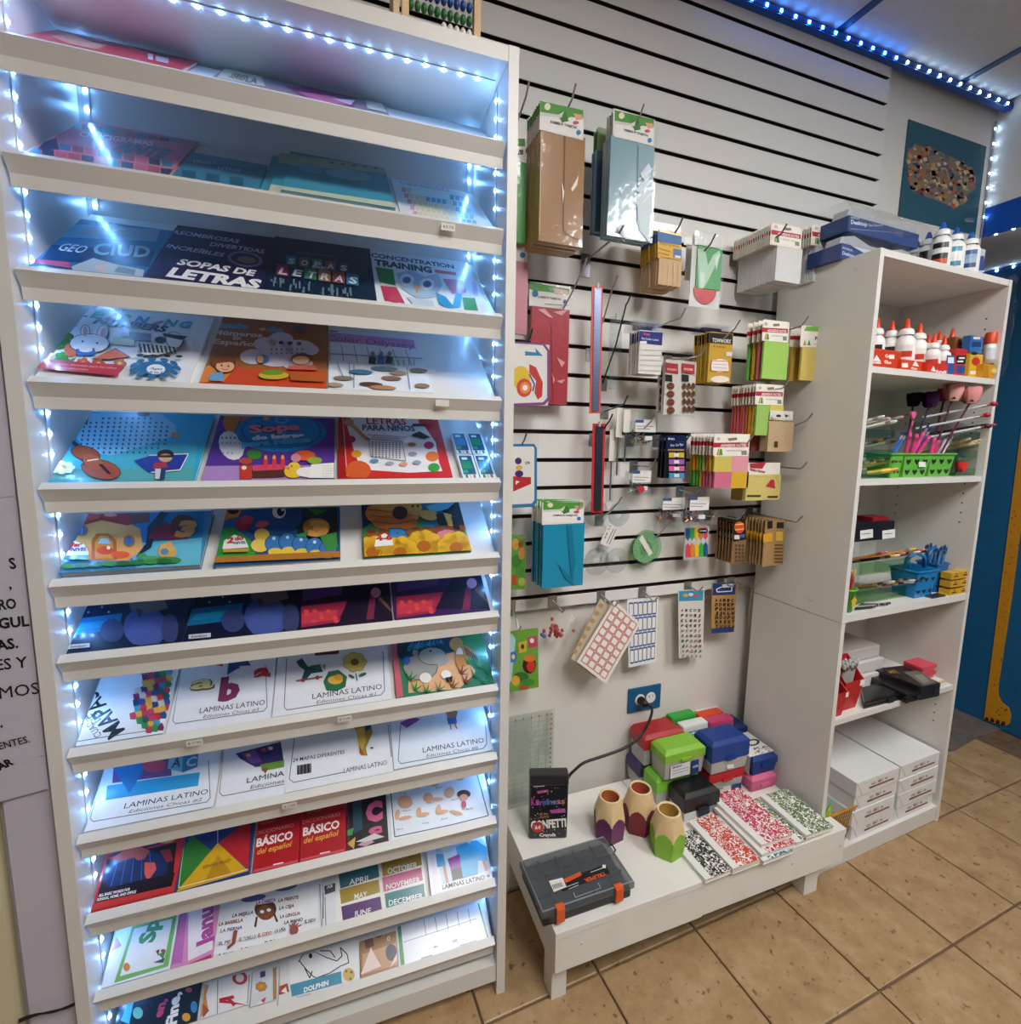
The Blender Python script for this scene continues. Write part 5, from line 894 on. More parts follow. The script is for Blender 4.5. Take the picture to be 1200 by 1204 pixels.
pack('page_flag_card', 'navy and black card of page flags in yellow, purple, pink and blue', 'page flags', .09, [('card', (783, 512, 806, 562), '16204a', .006, 0), ('flag_tray', (782, 531, 806, 562), '14141a', .004, -.0002)], a, 3, .017, 'page flag cards')
hook((811, 511), .15, H+'page flag cards', '4a4a48')
def a(p):
    p.t('KRAFT', (906, 493), (914, 493), '5a4a38', 3, .02); p.p('e4e0d8', (908, 484), (932, 485), (931, 493), (908, 492)); p.e('2a2a2a', 915, 489, 3, 1.6); p.p('2a2a2a', (922, 487), (928, 489), (923, 491)); p.t('NOTES', (923, 522), (924, 502), '5a4028', 3.4, .04); p.r('4a3828', 910, 519, 914, 526)
pack('sticky_note_box', 'kraft brown sticky note block with white header beside the shelf unit', 'sticky notes', .15, [('block', (903, 496, 932, 531), 'bfa583', .03, 0, 'paper'), ('header_card', (905, 483, 932, 494), 'e4e0d8', .001, 0, 'paper')], a)
pack('sticky_note_box', 'dark red and kraft sticky note block behind the kraft brown one', 'sticky notes', .10, [('block', (884, 505, 906, 530), 'a06a5a', .03, 0, 'paper')], lambda p: [p.r('c8485a', 886+k*7, 506, 889+k*7, 529) for k in range(3)])
hook((955, 486), .20, H+'kraft sticky note blocks')
def a(p):
    p.p('a83040', (881, 545), (901, 543), (896, 551), (882, 550)); p.t('Sticky Notes', (881, 553), (899, 556), 'b83a48', 3, .04); p.p('b82f3c', (900, 572), (906, 564), (910, 564), (911, 574)); p.l('e4d470', .8, (886, 560), (912, 560), (916, 568), (914, 586)); p.r('3a3020', 878, 582, 894, 584); p.r('3a3020', 902, 583, 914, 585)
pack('sticky_note_box', 'pale yellow packet with red arrow printed on it', 'sticky notes', .14, [('block', (877, 558, 917, 588), 'd3c272', .012, 0), ('header_card', (879, 544, 917, 558), 'e8e4de', .001, 0, 'paper')], a)
pack('sticky_note_box', 'dull yellow packet behind the one with the red arrow', 'sticky notes', .09, [('block', (868, 568, 890, 588), 'b8a04a', .03, 0, 'paper')])
hook((949, 543), .20, H+'yellow packets')
# small clear packs of pins and clips
def tubpack(lab, rect, off, cols, hook_px, hl, dot=None, n=1, grp=None, lblr=None):
    x0, y0, x1, y1 = rect; a = wr(*rect, off); y = YW-off; w, h = a[1]-a[0], a[3]-a[2]
    r = thing('fastener_pack', lab, 'clips', ((a[0]+a[1])/2, y, a[2]), grp)
    obj('tub', MB().prism([(a[0]+w*.12, a[2]), (a[1]-w*.12, a[2]), (a[1], a[2]+h*.35), (a[1], a[3]), (a[0], a[3]), (a[0], a[2]+h*.35)], 0, .03, 'fff', lambda p: V((p[0], y+p[2], p[1]))), 'clear_tub', r)
    rnd = random.Random(5); mb = MB()
    for k in range(26):
        c = V((rnd.uniform(a[0]+.006, a[1]-.006), y+rnd.uniform(.008, .024), a[2]+h*.12+rnd.random()**1.6*h*.5)); d = V((rnd.uniform(-1, 1), rnd.uniform(-.4, .4), rnd.uniform(-1, 1))).normalized()*.006
        mb.tube([c-d, c+d], .0016, cols[k % len(cols)], 5)
    obj('clips', mb, 'metal', r, kind='stuff')
    bl = a[2]+h*.55; obj('header_card', MB().box(a[0]+w*.08, a[1]-w*.06, y-.0012, y-.0004, bl, a[3]+.004, 'ebe9e6'), 'paper', r)
    p = Print((0, y-.0012, 0), VY); yy = y0+(y1-y0)*.08; p.r('3a5a90', x0+(x1-x0)*.1, y0-1.5, x0+(x1-x0)*.45, y0+2); p.l('8a8a90', .8, (x0+4, y0+6), (x1-4, y0+6.5)); p.l('8a8a90', .8, (x0+4, y0+9), (x1-8, y0+9.5)); p.r('e8e8ea', x0+(x1-x0)*.5, y0+(y1-y0)*.62, x0+(x1-x0)*.8, y0+(y1-y0)*.78)
    if dot: p.e(dot, (x0+x1)/2, y0+(y1-y0)*.74, 4, 4)
    obj('label_print', p, 'print', r); obj('hang_tab', MB().box(a[0]+w*.2, a[1]-w*.2, y+.002, y+.003, a[3]+.0045, a[3]+.03), 'film', r)
    hook(hook_px, hl, H+lab.split(' in ')[0].replace('clear pack of ', ''))
tubpack('clear pack of gold fasteners in a small tub', (744, 495, 772, 524), .07, ['c8923a', '8a5a20', '3a3a44', 'd8b060'], (770, 487), .12)
tubpack('clear pack of silver pins in a tub with red dot', (741, 555, 766, 582), .06, ['a8a8aa', '8a8a90', 'c0c0c2'], (771, 540), .11, 'c83038')
tubpack('clear pack of coloured push pins in a white carded tub', (808, 586, 834, 617), .10, ['c83a38', 'e0d0c0', '3a5aa0', 'd8a040'], (845, 600), .14)
tubpack('clear pack of mixed brass and steel clips in a tub', (776, 587, 806, 614), .05, ['b8863a', '8a8a8c', '6a5a40', 'c03a30'], (825, 574), .10)
# highlighter flags, kraft letter stickers
def a(p):
    c5 = ['1f5a90', '3fae48', 'e8c030', 'e88038', 'e0455a']
    for j in range(2):
        for k in range(5):
            c = c5[k] if j == 0 else c5[4-k]; x = 806+k*5.2; y0 = 621+j*17-k*.3
            if j: p.p(c, (x, y0+4), (x+2.4, y0), (x+4.8, y0+4), (x+4.8, y0+17), (x, y0+17.5))
            else: p.p(c, (x, y0), (x+4.8, y0), (x+4.8, y0+11), (x+2.4, y0+15), (x, y0+11))
    p.e('1a1f3a', 826, 624, 6, 3); p.l('e8e8ec', .8, (822, 624), (830, 624))
pack('page_flag_card', 'card of rainbow arrow page flags below the clip tubs', 'page flags', .06, [('card', (805, 620, 832, 657), 'd8dadc', .005, 0)], a, wrap=(804, 619, 833, 658))
def a(p):
    p.p('1a1a1c', (862, 612), (876, 610), (877, 634), (862, 637)); p.e('d8502c', 869, 620, 6, 7); p.l('f0d060', 1.2, (864, 617), (874, 616)); p.l('f0d060', 1.2, (864, 623), (874, 622)); p.r('e4e0d8', 863, 629, 869, 634); p.r('4a6a98', 870, 628, 875, 632)
    for i in range(3):
        for j in range(5): p.r('5a4028', 864+i*4, 640+j*4.4, 866+i*4, 642.5+j*4.4)
pack('sticker_pack', 'clear pack of brown stickers with black header and orange circle', 'stickers', .11, [('sheet', (861, 612, 877, 662), '8a6a48', .004, 0, 'paper')], a, 6, .013, 'brown sticker packs beside the letter stickers')
def a(p):
    p.p('1f1c1a', (902, 613), (908, 612), (908, 621), (902, 622)); p.p('d8a030', (897, 628), (908, 626), (908, 637), (897, 638)); p.r('d8b048', 912, 625, 920, 636); p.r('1f1c1a', 913, 614, 921, 621)
    for j in range(6): p.r('6a4a2a', 910, 640+j*4, 920, 641.5+j*4)
pack('sticker_pack', 'clear pack of tan letter stickers in the pile against the shelf unit', 'stickers', .145, [('sheet', (898, 612, 922, 665), 'a8865a', .004, 0, 'paper')], a, 9, .0125, 'tan letter sticker packs')
hook((943, 607), .20, H+'tan letter stickers'); hook((874, 603), .15, H+'brown sticker packs')
# rulers
def ruler(lab, x0, x1, x0b, x1b, y0, y1, off, body, edge=None, marks=True):
    y = YW-off; A, B, C, D = [hit(q, 1, y) for q in ((x0, y0), (x1, y0), (x1b, y1), (x0b, y1))]
    r = thing('ruler', lab, 'ruler', (D+C)/2); th = V((0, .002, 0))
    def slab(u, v, e, dy, col, nm, mat):
        q = [D.lerp(C, u), D.lerp(C, 1-u), A.lerp(B, 1-u), A.lerp(B, u)]; ax = (A-D).normalized()*e
        q = [q[0]+ax, q[1]+ax, q[2]-ax, q[3]-ax]; dd = V((0, dy, 0)); return obj(nm, MB().hexa([p+dd+th for p in q]+[p+dd for p in q], col), mat, r)
    if edge: slab(0, 0, 0, .001, edge, 'sleeve', 'plastic')
    bl = slab(.2 if edge else 0, 0, .006 if edge else 0, -.0015, body, 'blade', 'metal' if edge else 'clear_tub')
    p = MB(); n = 30
    for k in range(n+1):
        t = (k+.5)/(n+1); a_ = D.lerp(A, t).lerp(C.lerp(B, t), .24 if edge else .04); b_ = D.lerp(A, t).lerp(C.lerp(B, t), (.5 if k % 5 == 0 else .36)); s = V((0, -.0018, .0003)); s2 = V((0, -.0018, -.0003)); p.quad([a_+s, b_+s, b_+s2, a_+s2], '2a2a30' if edge else '8a8a90')
    obj('graduations', p, 'print', bl, kind='stuff'); obj('hang_tab', MB().tube([(A+B)/2+V((0, 0, -.008)), (A+B)/2+V((0, -.002, .006))], .0035, 'd8d8d8'), 'plastic', r)
ruler('long steel ruler in a red edged sleeve under the blue envelopes', 696, 709, 693, 706, 336, 486, .09, '8a94b4', 'd85a50')
hook((726, 324), .13, H+'upper red edged ruler', zg=ZG[12]); hook((742, 345), .13, H+'clear ruler', '2a2622', zg=ZG[13])
ruler('steel ruler in a red edged sleeve hanging below the first one', 697, 712, 695, 709, 498, 603, .06, '5a6270', 'cc3030'); hook((720, 487), .10, H+'lower red edged ruler', '2a2622')
ruler('clear plastic ruler with white price sticker', 717, 731, 714, 729, 372, 458, .05, 'e8e8ea')
p = Print((0, YW-.052, 0), VY); p.r('f0eee8', 718, 409, 728, 417); p.t('$1.00', (720, 415), (727, 415), '555', 3)
# compass sets
for k, (x0, y0, x1, y1, lb) in enumerate(((716, 502, 722, 590, 'slim clear ruler pack with white label, tilted, nearest the red ruler'), (724, 476, 730, 560, 'slim clear pen pack with white label hanging highest of its three'), (733, 478, 739, 545, 'slim clear pen pack with white label beside the gold fasteners'))):
    off = .03+.012*k; a = wr(x0, y0, x1, y1, off); y = YW-off; r = thing('pen_pack', lb, 'pens', ((a[0]+a[1])/2, y, a[2]))
    obj('sleeve', MB().box(a[0], a[1], y, y+.006, a[2], a[3]), 'film', r); obj('rod', MB().tube([((a[0]+a[1])/2, y+.003, a[2]+.004), ((a[0]+a[1])/2, y+.003, a[3]-.01)], .0025, 'a8a8a6'), 'metal', r)
    zl = a[3]-(a[3]-a[2])*.45; obj('label', MB().box(a[0]-.002, a[1]+.002, y-.001, y-.0003, zl, a[3]-.008, 'e6e2d8'), 'paper', r)
    tv = MB(); p = Print((0, y-.001, 0), VY); p.t(['Regla', 'Compas', 'Lapiz'][k], (x0+4, y0+(y1-y0)*.4), (x0+4.4, y0+(y1-y0)*.14), '4a4038', 3.4, .02); obj('label_print', p, 'print', r)
hook((738, 465), .12, H+'slim labelled packs', '4a4a48'); hook((731, 584), .12, 'empty steel hook above the clear templates')
# clear templates and green protractor
def ring(mb, c, r0, r1, y, col='e0e0e0', n=26, a0=0, a1=6.2832):
    T = F(V((c[0], y, c[1])), V((1, 0, 0)), ZU, V((0, -1, 0)))
    mb.lathe([(r0, 0), (r0, .0018), (r1, .0018), (r1, 0), (r0, 0)], col, n, T, a0, a1)
def tpl(lab, rings, off, mat, name='drawing_template'):
    y = YW-off; cs = [(hit(q[:2], 1, y), q[2]) for q in rings]; r = thing(name, lab, 'template', (cs[0][0].x, y, min(c.z for c, _ in cs)-.05)); k = (hit((rings[0][0]+10, rings[0][1]), 1, y)-hit(rings[0][:2], 1, y)).length/10
    for c, rp in cs:
        mb = MB(); R = rp*k; ring(mb, (c.x, c.z), R*.86, R, y, 'd8dcdc'); ring(mb, (c.x, c.z), R*.30, R*.38, y, 'd8dcdc', 14); ring(mb, (c.x, c.z), R*.38, R*.86, y+.0022, 'e8ecec')
        obj('ring', mb, mat, r)
    return r, y
r, y = tpl('clear round drawing templates with white paper label in a twisted set', ((700, 603, 14), (727, 605, 13), (701, 660, 15), (724, 659, 14)), .03, 'clear_tub')
A, B = hit((711, 618), 1, y-.003), hit((706, 640), 1, y-.003); d = V((.028, 0, -.012)); obj('strap', MB().tube([hit((706, 600), 1, y), hit((713, 630), 1, y), hit((705, 662), 1, y)], .003, 'd8dcdc'), 'clear_tub', r)
lb = obj('label', MB().hexa([q+o for o in (V((0, .001, 0)), V((0, 0, 0))) for q in (hit((705, 639), 1, y-.003), hit((717, 644), 1, y-.003), hit((727, 622), 1, y-.003), hit((716, 614), 1, y-.003))], 'e8e4dc'), 'paper', r)
p = Print((0, y-.003, 0), VY); p.t('25 U', (711, 634), (718, 618), '4a4038', 4, .02); p.l('6a6058', .8, (716, 640), (724, 622)); p.l('6a6058', .8, (713, 639), (721, 622)); obj('label_print', p, 'print', lb)
r, y = tpl('green speckled round protractor in a clear square packet', ((759, 644, 18),), .03, 'green_film', 'protractor')
c = hit((759, 644), 1, y); k = .0465; mb = MB(); T = F(V((c.x, y-.001, c.z)), V((1, 0, 0)), ZU, VY); mb.lathe([(.014, 0), (.014, .0006), (k, .0006), (k, 0)], '7fb883', 28, T); obj('disc', mb, 'plastic', r)
A4 = [hit(q, 1, y-.0025) for q in ((739, 640), (762, 616), (786, 640), (758, 680))]; obj('wrapper', MB().quad(A4), 'film', r)
lb = obj('label', MB().hexa([q+o for o in (V((0, .0008, 0)), V((0, 0, 0))) for q in (hit((751, 634), 1, y-.003), hit((763, 654), 1, y-.003), hit((767, 650), 1, y-.003), hit((755, 629), 1, y-.003))], 'e4e0d8'), 'paper', r)
rnd = random.Random(3); sp = MB(); T2 = F(V((c.x, y-.0018, c.z)), V((1, 0, 0)), ZU, VY)
for q in range(60):
    an, rr2 = rnd.uniform(0, 6.28), rnd.uniform(.018, .044); x, z = rr2*math.cos(an), rr2*math.sin(an); sp.quad([T2((x+.0022*math.cos(an+i*1.57), z+.0022*math.sin(an+i*1.57), 0)) for i in range(4)], ['4a9a55', 'a8d8a8', 'c8b878'][q % 3])
obj('speckles', sp, 'print', r, kind='stuff'); hook((788, 612), .10, H+'green protractor')
# blue envelopes, alphabet card, number card, animal cards
def a(p):
    hdr(p, 638, 590, 686, 614, .0); p.p('0f7898', (666, 618), (672, 618), (676, 660), (672, 690), (668, 640)); p.p('0f7898', (655, 662), (668, 676), (676, 690), (664, 680))
pack('envelope_pack', 'pack of bright turquoise blue envelopes', 'envelopes', .12, [('envelopes', (638, 615, 686, 690), '1b8fb4', .006, 0), ('header_card', (637, 590, 686, 616), 'ece9e4', .0009, -.001)], a, 5, .017, 'turquoise envelope packs on one hook')
hook((683, 592), .14, H+'turquoise envelope packs')
def a(p):
    p.p('2f7fb4', (585, 522), (628, 522), (631, 527), (631, 590), (627, 596), (585, 598)); p.p('eceae4', (585, 525), (627, 525), (628, 528), (628, 588), (625, 592), (585, 594)); p.p('c02a32', (603, 560), (624, 561), (624, 569), (603, 578)); p.p('eceae4', (606, 565), (611, 566), (606, 570)); p.e('4a2a68', 609, 542, 4, 4); p.e('d8a848', 610, 550, 4, 3); p.e('3a2a78', 610, 557, 5, 4); p.t('a', (617, 546), (623, 545), '3a3a3a', 5)
pack('flash_card_pack', 'alphabet flash card with a blue border and a red letter A', 'flash cards', .10, [('card', (588, 524, 630, 595), 'eceae4', .006, 0)], a, wrap=(588, 508, 632, 597)); hook((619, 509), .13, H+'alphabet flash card', '6a6a68')
def a(p):
    p.p('8a4a88', (585, 400), (640, 404), (646, 412), (646, 470), (640, 476), (585, 478)); p.p('eceae6', (585, 402), (638, 406), (643, 413), (643, 468), (638, 473), (585, 475)); p.p('2a86b8', (617, 413), (630, 414.5), (629, 409), (638, 418.5), (617, 418)); p.p('c83a34', (622, 428), (630, 432), (638, 450), (637, 466), (632, 470), (628, 462), (630, 448), (622, 438)); p.e('d8b838', 612, 444, 11, 14); p.e('c84a3a', 616, 456, 9, 11); p.e('e08a48', 617, 456, 6, 7); p.e('f0e8e0', 617, 456, 3, 3.4); p.l('3a4a88', 1.6, (622, 440), (628, 452), (626, 460))
pack('flash_card_pack', 'number flash card with mauve border, a blue one and a red telephone', 'flash cards', .10, [('card', (588, 403, 645, 476), 'eceae6', .006, 0)], a, wrap=(588, 388, 648, 479)); hook((626, 386), .14, H+'number flash card', '2a2622')
def a(p):
    p.p('5a9a3a', (590, 628), (604, 628), (618, 640), (617, 693), (590, 693)); p.e('d8a040', 606, 640, 4, 7); p.e('3f7f30', 607, 660, 6, 8); p.e('c88a48', 613, 650, 4, 8); p.r('b04a28', 602, 676, 607, 688); p.e('4a8a34', 611, 672, 5, 7); p.e('8a5a30', 612, 640, 3, 4); p.e('a8b050', 613, 684, 4, 5)
pack('card_pack', 'leafy green giraffe card pack beside the turquoise envelopes', 'cards', .07, [('card', (590, 630, 617, 692), '7a9a48', .008, 0)], a, wrap=(590, 612, 619, 694)); hook((618, 628), .11, H+'giraffe card pack')
def a(p):
    p.p('68a83a', (592, 752), (610, 745), (632, 741), (633, 808), (592, 815)); p.p('a8d8e8', (592, 746), (602, 745), (606, 752), (601, 800), (592, 812)); p.p('c83a68', (620, 749), (631, 747), (632, 760), (621, 762)); p.p('d8b83a', (609, 756), (619, 753), (619, 766), (610, 768)); p.p('3a78b8', (600, 767), (607, 765), (607, 778), (600, 779)); p.e('3a2018', 622, 782, 8, 10); p.e('c83828', 624, 783, 5, 7); p.e('d8782c', 622, 774, 7, 4); p.e('2f6a2a', 612, 796, 9, 6); p.e('3f8a34', 620, 802, 8, 4); p.e('e8e0c8', 625, 753, 2.5, 3); p.e('4a3020', 614, 760, 2, 3); p.e('d8a838', 606, 800, 5, 6); p.e('f0c8a0', 603, 772, 2, 3); p.e('b05a28', 616, 808, 6, 2.6)
pack('card_pack', 'green cartoon animal card pack hanging under the bottom groove', 'cards', .05, [('card', (592, 742, 632, 811), '6aa83c', .008, 0)], a, wrap=(592, 722, 634, 813)); hook((613, 735), .09, H+'animal card pack', zg=ZG[-1])
# lower row
hook((665, 714), .09, H+'bag of red beads', zg=ZG[-1]); y = YW-.03
r = thing('bead_bag', 'small clear bag with red and blue beads hanging low', 'beads', (hit((650, 750), 1, y).x, y, hit((650, 755), 1, y).z)); rnd = random.Random(9)
mb = MB()
for k in range(34):
    c = hit((rnd.gauss(653, 6), min(753, rnd.gauss(742, 6))), 1, y-rnd.uniform(0, .014)); mb.ball(c, .0055, ['b83a4a', 'a82c3a', 'c85a60'][k % 3], 6, 4)
for k in range(3): mb.ball(hit((637+k*1.5, 746+k), 1, y-.006), .006, '4a78b0', 6, 4)
obj('beads', mb, 'plastic', r, kind='stuff'); mb = MB()
mb.quad([hit(q, 1, y-.02) for q in ((634, 752), (660, 756), (679, 744), (676, 716), (655, 704), (636, 712))]); obj('bag', mb, 'film', r)
tw = MB()
for k in range(7): c = hit((669, 730), 1, y-.022); e_ = hit((669+rnd.uniform(-9, 9), 730+rnd.uniform(-14, 14)), 1, y-.024); tw.tube([c, c.lerp(e_, .6)+V((0, -.004, 0)), e_], .0009, 'f0f0f2', 4)
obj('twist_tie', tw, 'plastic', r, kind='stuff')
def sheet(lab, corners, off, base, art, name='label_sheet', cat='labels', t=.0012, parts=None):
    y = YW-off; q = [hit(c, 1, y) for c in corners]; r = thing(name, lab, cat, (sum((p.x for p in q))/4, y, min(p.z for p in q)))
    s = obj('sheet', MB().hexa([p+V((0, t, 0)) for p in q]+q, base), 'paper', r); p = Print((0, y, 0), VY); art(p); obj('label_print', p, 'print', s); return r
def grid(p, c, nx, ny, col, inner=None, m=.06, k=.8, ts=None):
    tl, tr, br, bl = c
    def q(u, v): return tuple((tl[i]*(1-u)+tr[i]*u)*(1-v)+(bl[i]*(1-u)+br[i]*u)*v for i in (0, 1))
    for i in range(nx):
        for j in range(ny):
            a, b = m+(1-2*m)*i/nx, m+(1-2*m)*(i+1)/nx; e, f = .04+.92*j/ny, .04+.92*(j+1)/ny; g = (b-a)*(1-k)/2; h = (f-e)*(1-k)/2
            o = [q(a+g*.3, e+h), q(a+g, e+h*.3), q(b-g, e+h*.3), q(b-g*.3, e+h), q(b-g*.3, f-h), q(b-g, f-h*.3), q(a+g, f-h*.3), q(a+g*.3, f-h)]; p.p(col, *o); cx, cy = q((a+b)/2, (e+f)/2)
            p.p(inner or 'f4f2ee', *[(cx+(x-cx)*.78, cy+(y_-cy)*.78) for x, y_ in o]); p.k -= 2
    p.k += 2
C1 = ((722, 706), (753, 733), (712, 804), (678, 778))
sheet('tan backed sticker sheet tilted behind the red bordered one', ((706, 704), (738, 730), (700, 798), (671, 774)), .045, 'cfc0a4', lambda p: [p.e('b89a70', 676+k*5, 766-k*9, 3, 3) for k in range(7)], t=.004)
sheet('sheet of red bordered labels hanging tilted', C1, .06, 'f0ece6', lambda p: grid(p, C1, 4, 8, 'c85048', m=.07, k=.82))
C2 = ((737, 705), (774, 702), (771, 778), (739, 785)); sheet('sheet of blue bordered long labels', C2, .025, 'eceef0', lambda p: grid(p, C2, 6, 4, '3a5a98', m=.05, k=.8))
hook((727, 707), .10, H+'tilted red label sheets', zg=ZG[-1]); hook((773, 702), .08, H+'blue bordered labels', zg=ZG[-1])
def a(p):
    p.p('3a9ac0', (798, 695), (827, 694), (826, 706), (798, 707)); p.e('e8a848', 806, 700, 3, 2); p.e('d85a50', 818, 700, 3, 2); p.e('f0f0e8', 812, 699, 3, 2); L = 'ABCDEFGHIJKLMNOPQRSTUVWXYZABCDEFGHIJKLMNOPQRSTUVWXYZ'
    for j in range(10):
        for i in range(5): p.t(L[(j*5+i) % 26], (800+i*5, 719+j*5.9), (802.8+i*5, 719+j*5.9), ['7a4a2a', '4a3a4a', '3a5a4a', '8a6a3a', '6a3a3a'][(i+j) % 5], 3.2, .05)
sheet('clear letter sticker sheet with colourful picture header', ((797, 694), (828, 693), (826, 772), (798, 774)), .02, 'dcd8d2', a, 'letter_stickers', 'stickers')
def a(p):
    p.p('233c78', (838, 686), (865, 685), (864, 699), (837, 700)); p.l('e8eaf0', 1.2, (842, 693), (848, 690), (860, 690), (860, 695), (843, 696), (842, 693)); p.p('e8eaf0', (848, 687), (862, 686), (862, 690), (850, 691)); p.p('233c78', (836, 739), (862, 737), (862, 743), (836, 745)); L = 'AABBCDDEEFFGGHHJJKLMNOOPQRRSSTTUUW'
    for j in range(7):
        for i in range(5): p.t(L[(j*5+i) % len(L)], (840+i*4.7, 707.5+j*5), (843.2+i*4.7, 707.2+j*5), '2a1c10', 3.6, .06)
sheet('kraft brown letter sticker pack with navy header', ((837, 686), (866, 685), (863, 743), (836, 745)), .03, 'b58a56', a, 'letter_stickers', 'stickers')
for tp, nm in (((826, 690), 'picture headed letter stickers'), ((866, 684), 'kraft letter stickers')): hook(tp, .07, H+nm, zg=ZG[-1])
hook((893, 684), .12, 'steel hook carrying a loose wire clip beside the shelf unit', zg=ZG[-1])
y = YW-.09; c = hit((884, 690), 1, y); obj_ = MB().tube([c, c+V((.004, 0, -.05)), c+V((.002, 0, -.13)), c+V((-.004, 0, -.135)), c+V((-.004, 0, -.05)), c+V((-.002, 0, -.01))], .0012, 'b0b0ae', 5)
tag(obj('wire_clip', obj_, 'metal'), 'long thin wire clip hanging on a hook by the shelf unit', 'clip')
# clear quilting ruler standing on the platform against the wall
y = YB-.012; q = [hit(c, 1, y) for c in ((597, 840), (652, 833), (655, 960), (597, 972))]; x0, x1 = .40, q[1].x; z0, z1 = TZ+.001, q[1].z
r = thing('quilting_ruler', 'clear acrylic ruler sheet with green grid standing against the wall', 'ruler', ((x0+x1)/2, y, z0))
s = obj('sheet', MB().box(x0, x1, y, y+.003, z0, z1), 'clear_tub', r); gm = MB()
for k in range(1, 8): x = x0+(x1-x0)*k/8; gm.box(x-.0005, x+.0005, y-.0003, y-.0001, z0+.01, z1-.006, '7ab070')
for k in range(1, 18): z = z0+(z1-z0)*k/18; gm.box(x0+.01, x1-.006, y-.0006, y-.0004, z-.0005, z+.0005, '8ab880')
for k in range(1, 8): x = x0+(x1-x0)*k/8; gm.ball((x, y-.0008, z1-.014), .003, 'b8782a', 6, 4)
for k in range(1, 18): gm.ball((x1-.01, y-.0008, z0+(z1-z0)*k/18), .0028, 'b8782a', 6, 4)
obj('grid_print', gm, 'print', s, kind='stuff')
# wall outlet, plug and cord
y = YB-.0005; a = [hit(c, 1, YB) for c in ((738, 810), (776, 803), (776, 830), (738, 837))]; x0, x1, z0, z1 = a[0].x, a[1].x, a[2].z, a[0].z
r = thing('wall_outlet', 'blue wall plate with white double socket', 'outlet', ((x0+x1)/2, y, z0)); obj('plate', MB().box(x0, x1, y-.006, y, z0, z1), 'blue_wall', r, bev=.002)
for k in (0, 1):
    cx = x0+(x1-x0)*(.35 if k == 0 else .68); T = F(V((cx, y-.006, (z0+z1)/2)), V((1, 0, 0)), ZU, VY); so = obj('socket', MB().lathe([(.019, 0), (.018, .0018), (.0001, .002)], 'ece8e2', 18, T), 'plastic', r)
    obj('slots', MB().box(-.008, -.006, .003, .010, .0022, .0026, '2a2622', T).box(.006, .008, .003, .010, .0022, .0026, '2a2622', T), 'plastic', so)
xp = x0+(x1-x0)*.35; zp = (z0+z1)/2
r = thing('power_cord', 'black power cord plugged into the blue outlet', 'cord', (xp, y-.03, zp)); T = F(V((xp, y-.0085, zp)), V((1, 0, 0)), ZU, VY)
obj('plug', MB().lathe([(.013, 0), (.014, .008), (.013, .022), (.009, .032), (.0001, .034)], '17161a', 14, T), 'plastic', r, smooth=True)
pts = [V((xp, y-.036, zp)), V((xp+.012, y-.055, zp-.005))]+[hit(c, 1, y-dd) for c, dd in (((763, 848), .085), ((752, 866), .118), ((735, 879), .118), ((712, 888), .115), ((688, 896), .11), ((677, 904), .11), ((668, 914), .11), ((664, 930), .11))]
pts += [V((pts[-1].x-.01, pts[-1].y, TZ+.012)), V((pts[-1].x-.06, pts[-1].y+.02, TZ+.006))]
def smoothp(P, n=4):
    out = []
    for i in range(len(P)-1):
        p0, p1, p2, p3 = P[max(0, i-1)], P[i], P[i+1], P[min(len(P)-1, i+2)]
        for k in range(n): t = k/n; out.append(.5*((2*p1)+(p2-p0)*t+(2*p0-5*p1+4*p2-p3)*t*t+(3*p1-p0-3*p2+p3)*t**3))
    return out+[P[-1]]
obj('cable', MB().tube(smoothp(pts), .0042, '1a181a', 8), 'plastic', r, smooth=True)
# ================================================================ things on the white shelf unit
def ruat(px, d):
    P = hitp(px, RU((0, d, 0)), RY)-RO; return P.dot(RX), P.z
def rub(name, label, cat, x0, x1, ytop, d, depth, z0, col, art=None, mat='gloss', group=None, ypx=None):
    """box standing on a shelf: x0, x1, ytop = its front face in the photograph, d = distance behind the shelf front"""
    ym = ypx or ytop+8; u0, u1 = ruat((x0, ym), d)[0], ruat((x1, ym), d)[0]; z1 = ruat(((x0+x1)/2, ytop), d)[1]
    r = thing(name, label, cat, RU(((u0+u1)/2, d+depth/2, z0)), group); b = obj('box', MB().box(u0, u1, d, d+depth, z0+.0004, z1, col, RU), mat, r)
    if art: p = Print(RU((0, d, 0)), RY); art(p); obj('label_print', p, 'print', b)
    return r
def lathe_obj(nm, prof, col, c, par, mat='plastic', n=16, a0=0, a1=6.283185307, smooth=True): return obj(nm, MB().lathe(prof, col, n, F(V(c), V((1, 0, 0)), V((0, 1, 0)), ZU), a0, a1), mat, par, smooth=smooth)
def bottle(label, x, ytip, d, z0, R, H, tip, lab, group, tall=.022, lz=(.2, .72), name='glue_bottle'):
    u = ruat((x, ytip+20), d)[0]; c = RU((u, d, z0+.0005)); r = thing(name, label, 'glue', c, group)
    lathe_obj('body', [(.0001, 0), (R*.95, 0), (R, .003), (R, H*.72), (R*.9, H*.82), (R*.5, H*.93), (R*.45, H)], 'f0efec', c, r)
    lathe_obj('cap', [(R*.72, H*.93), (R*.74, H), (R*.6, H+.008), (R*.4, H+.010)], 'f2f1ee', c, r)
    lathe_obj('nozzle', [(R*.42, H+.008), (R*.36, H+.014), (R*.16, H+.008+tall), (.0001, H+.0095+tall)], tip, c, r, n=10)
    n = len(lab); zl = [H*(lz[0]+(lz[1]-lz[0])*k/n) for k in range(n+1)]; an = math.atan2(-c.y, -c.x)
    lathe_obj('label', [(R*1.015, z) for z in zl], lab, c, r, 'gloss', 14, an-.75, an+.75); return r
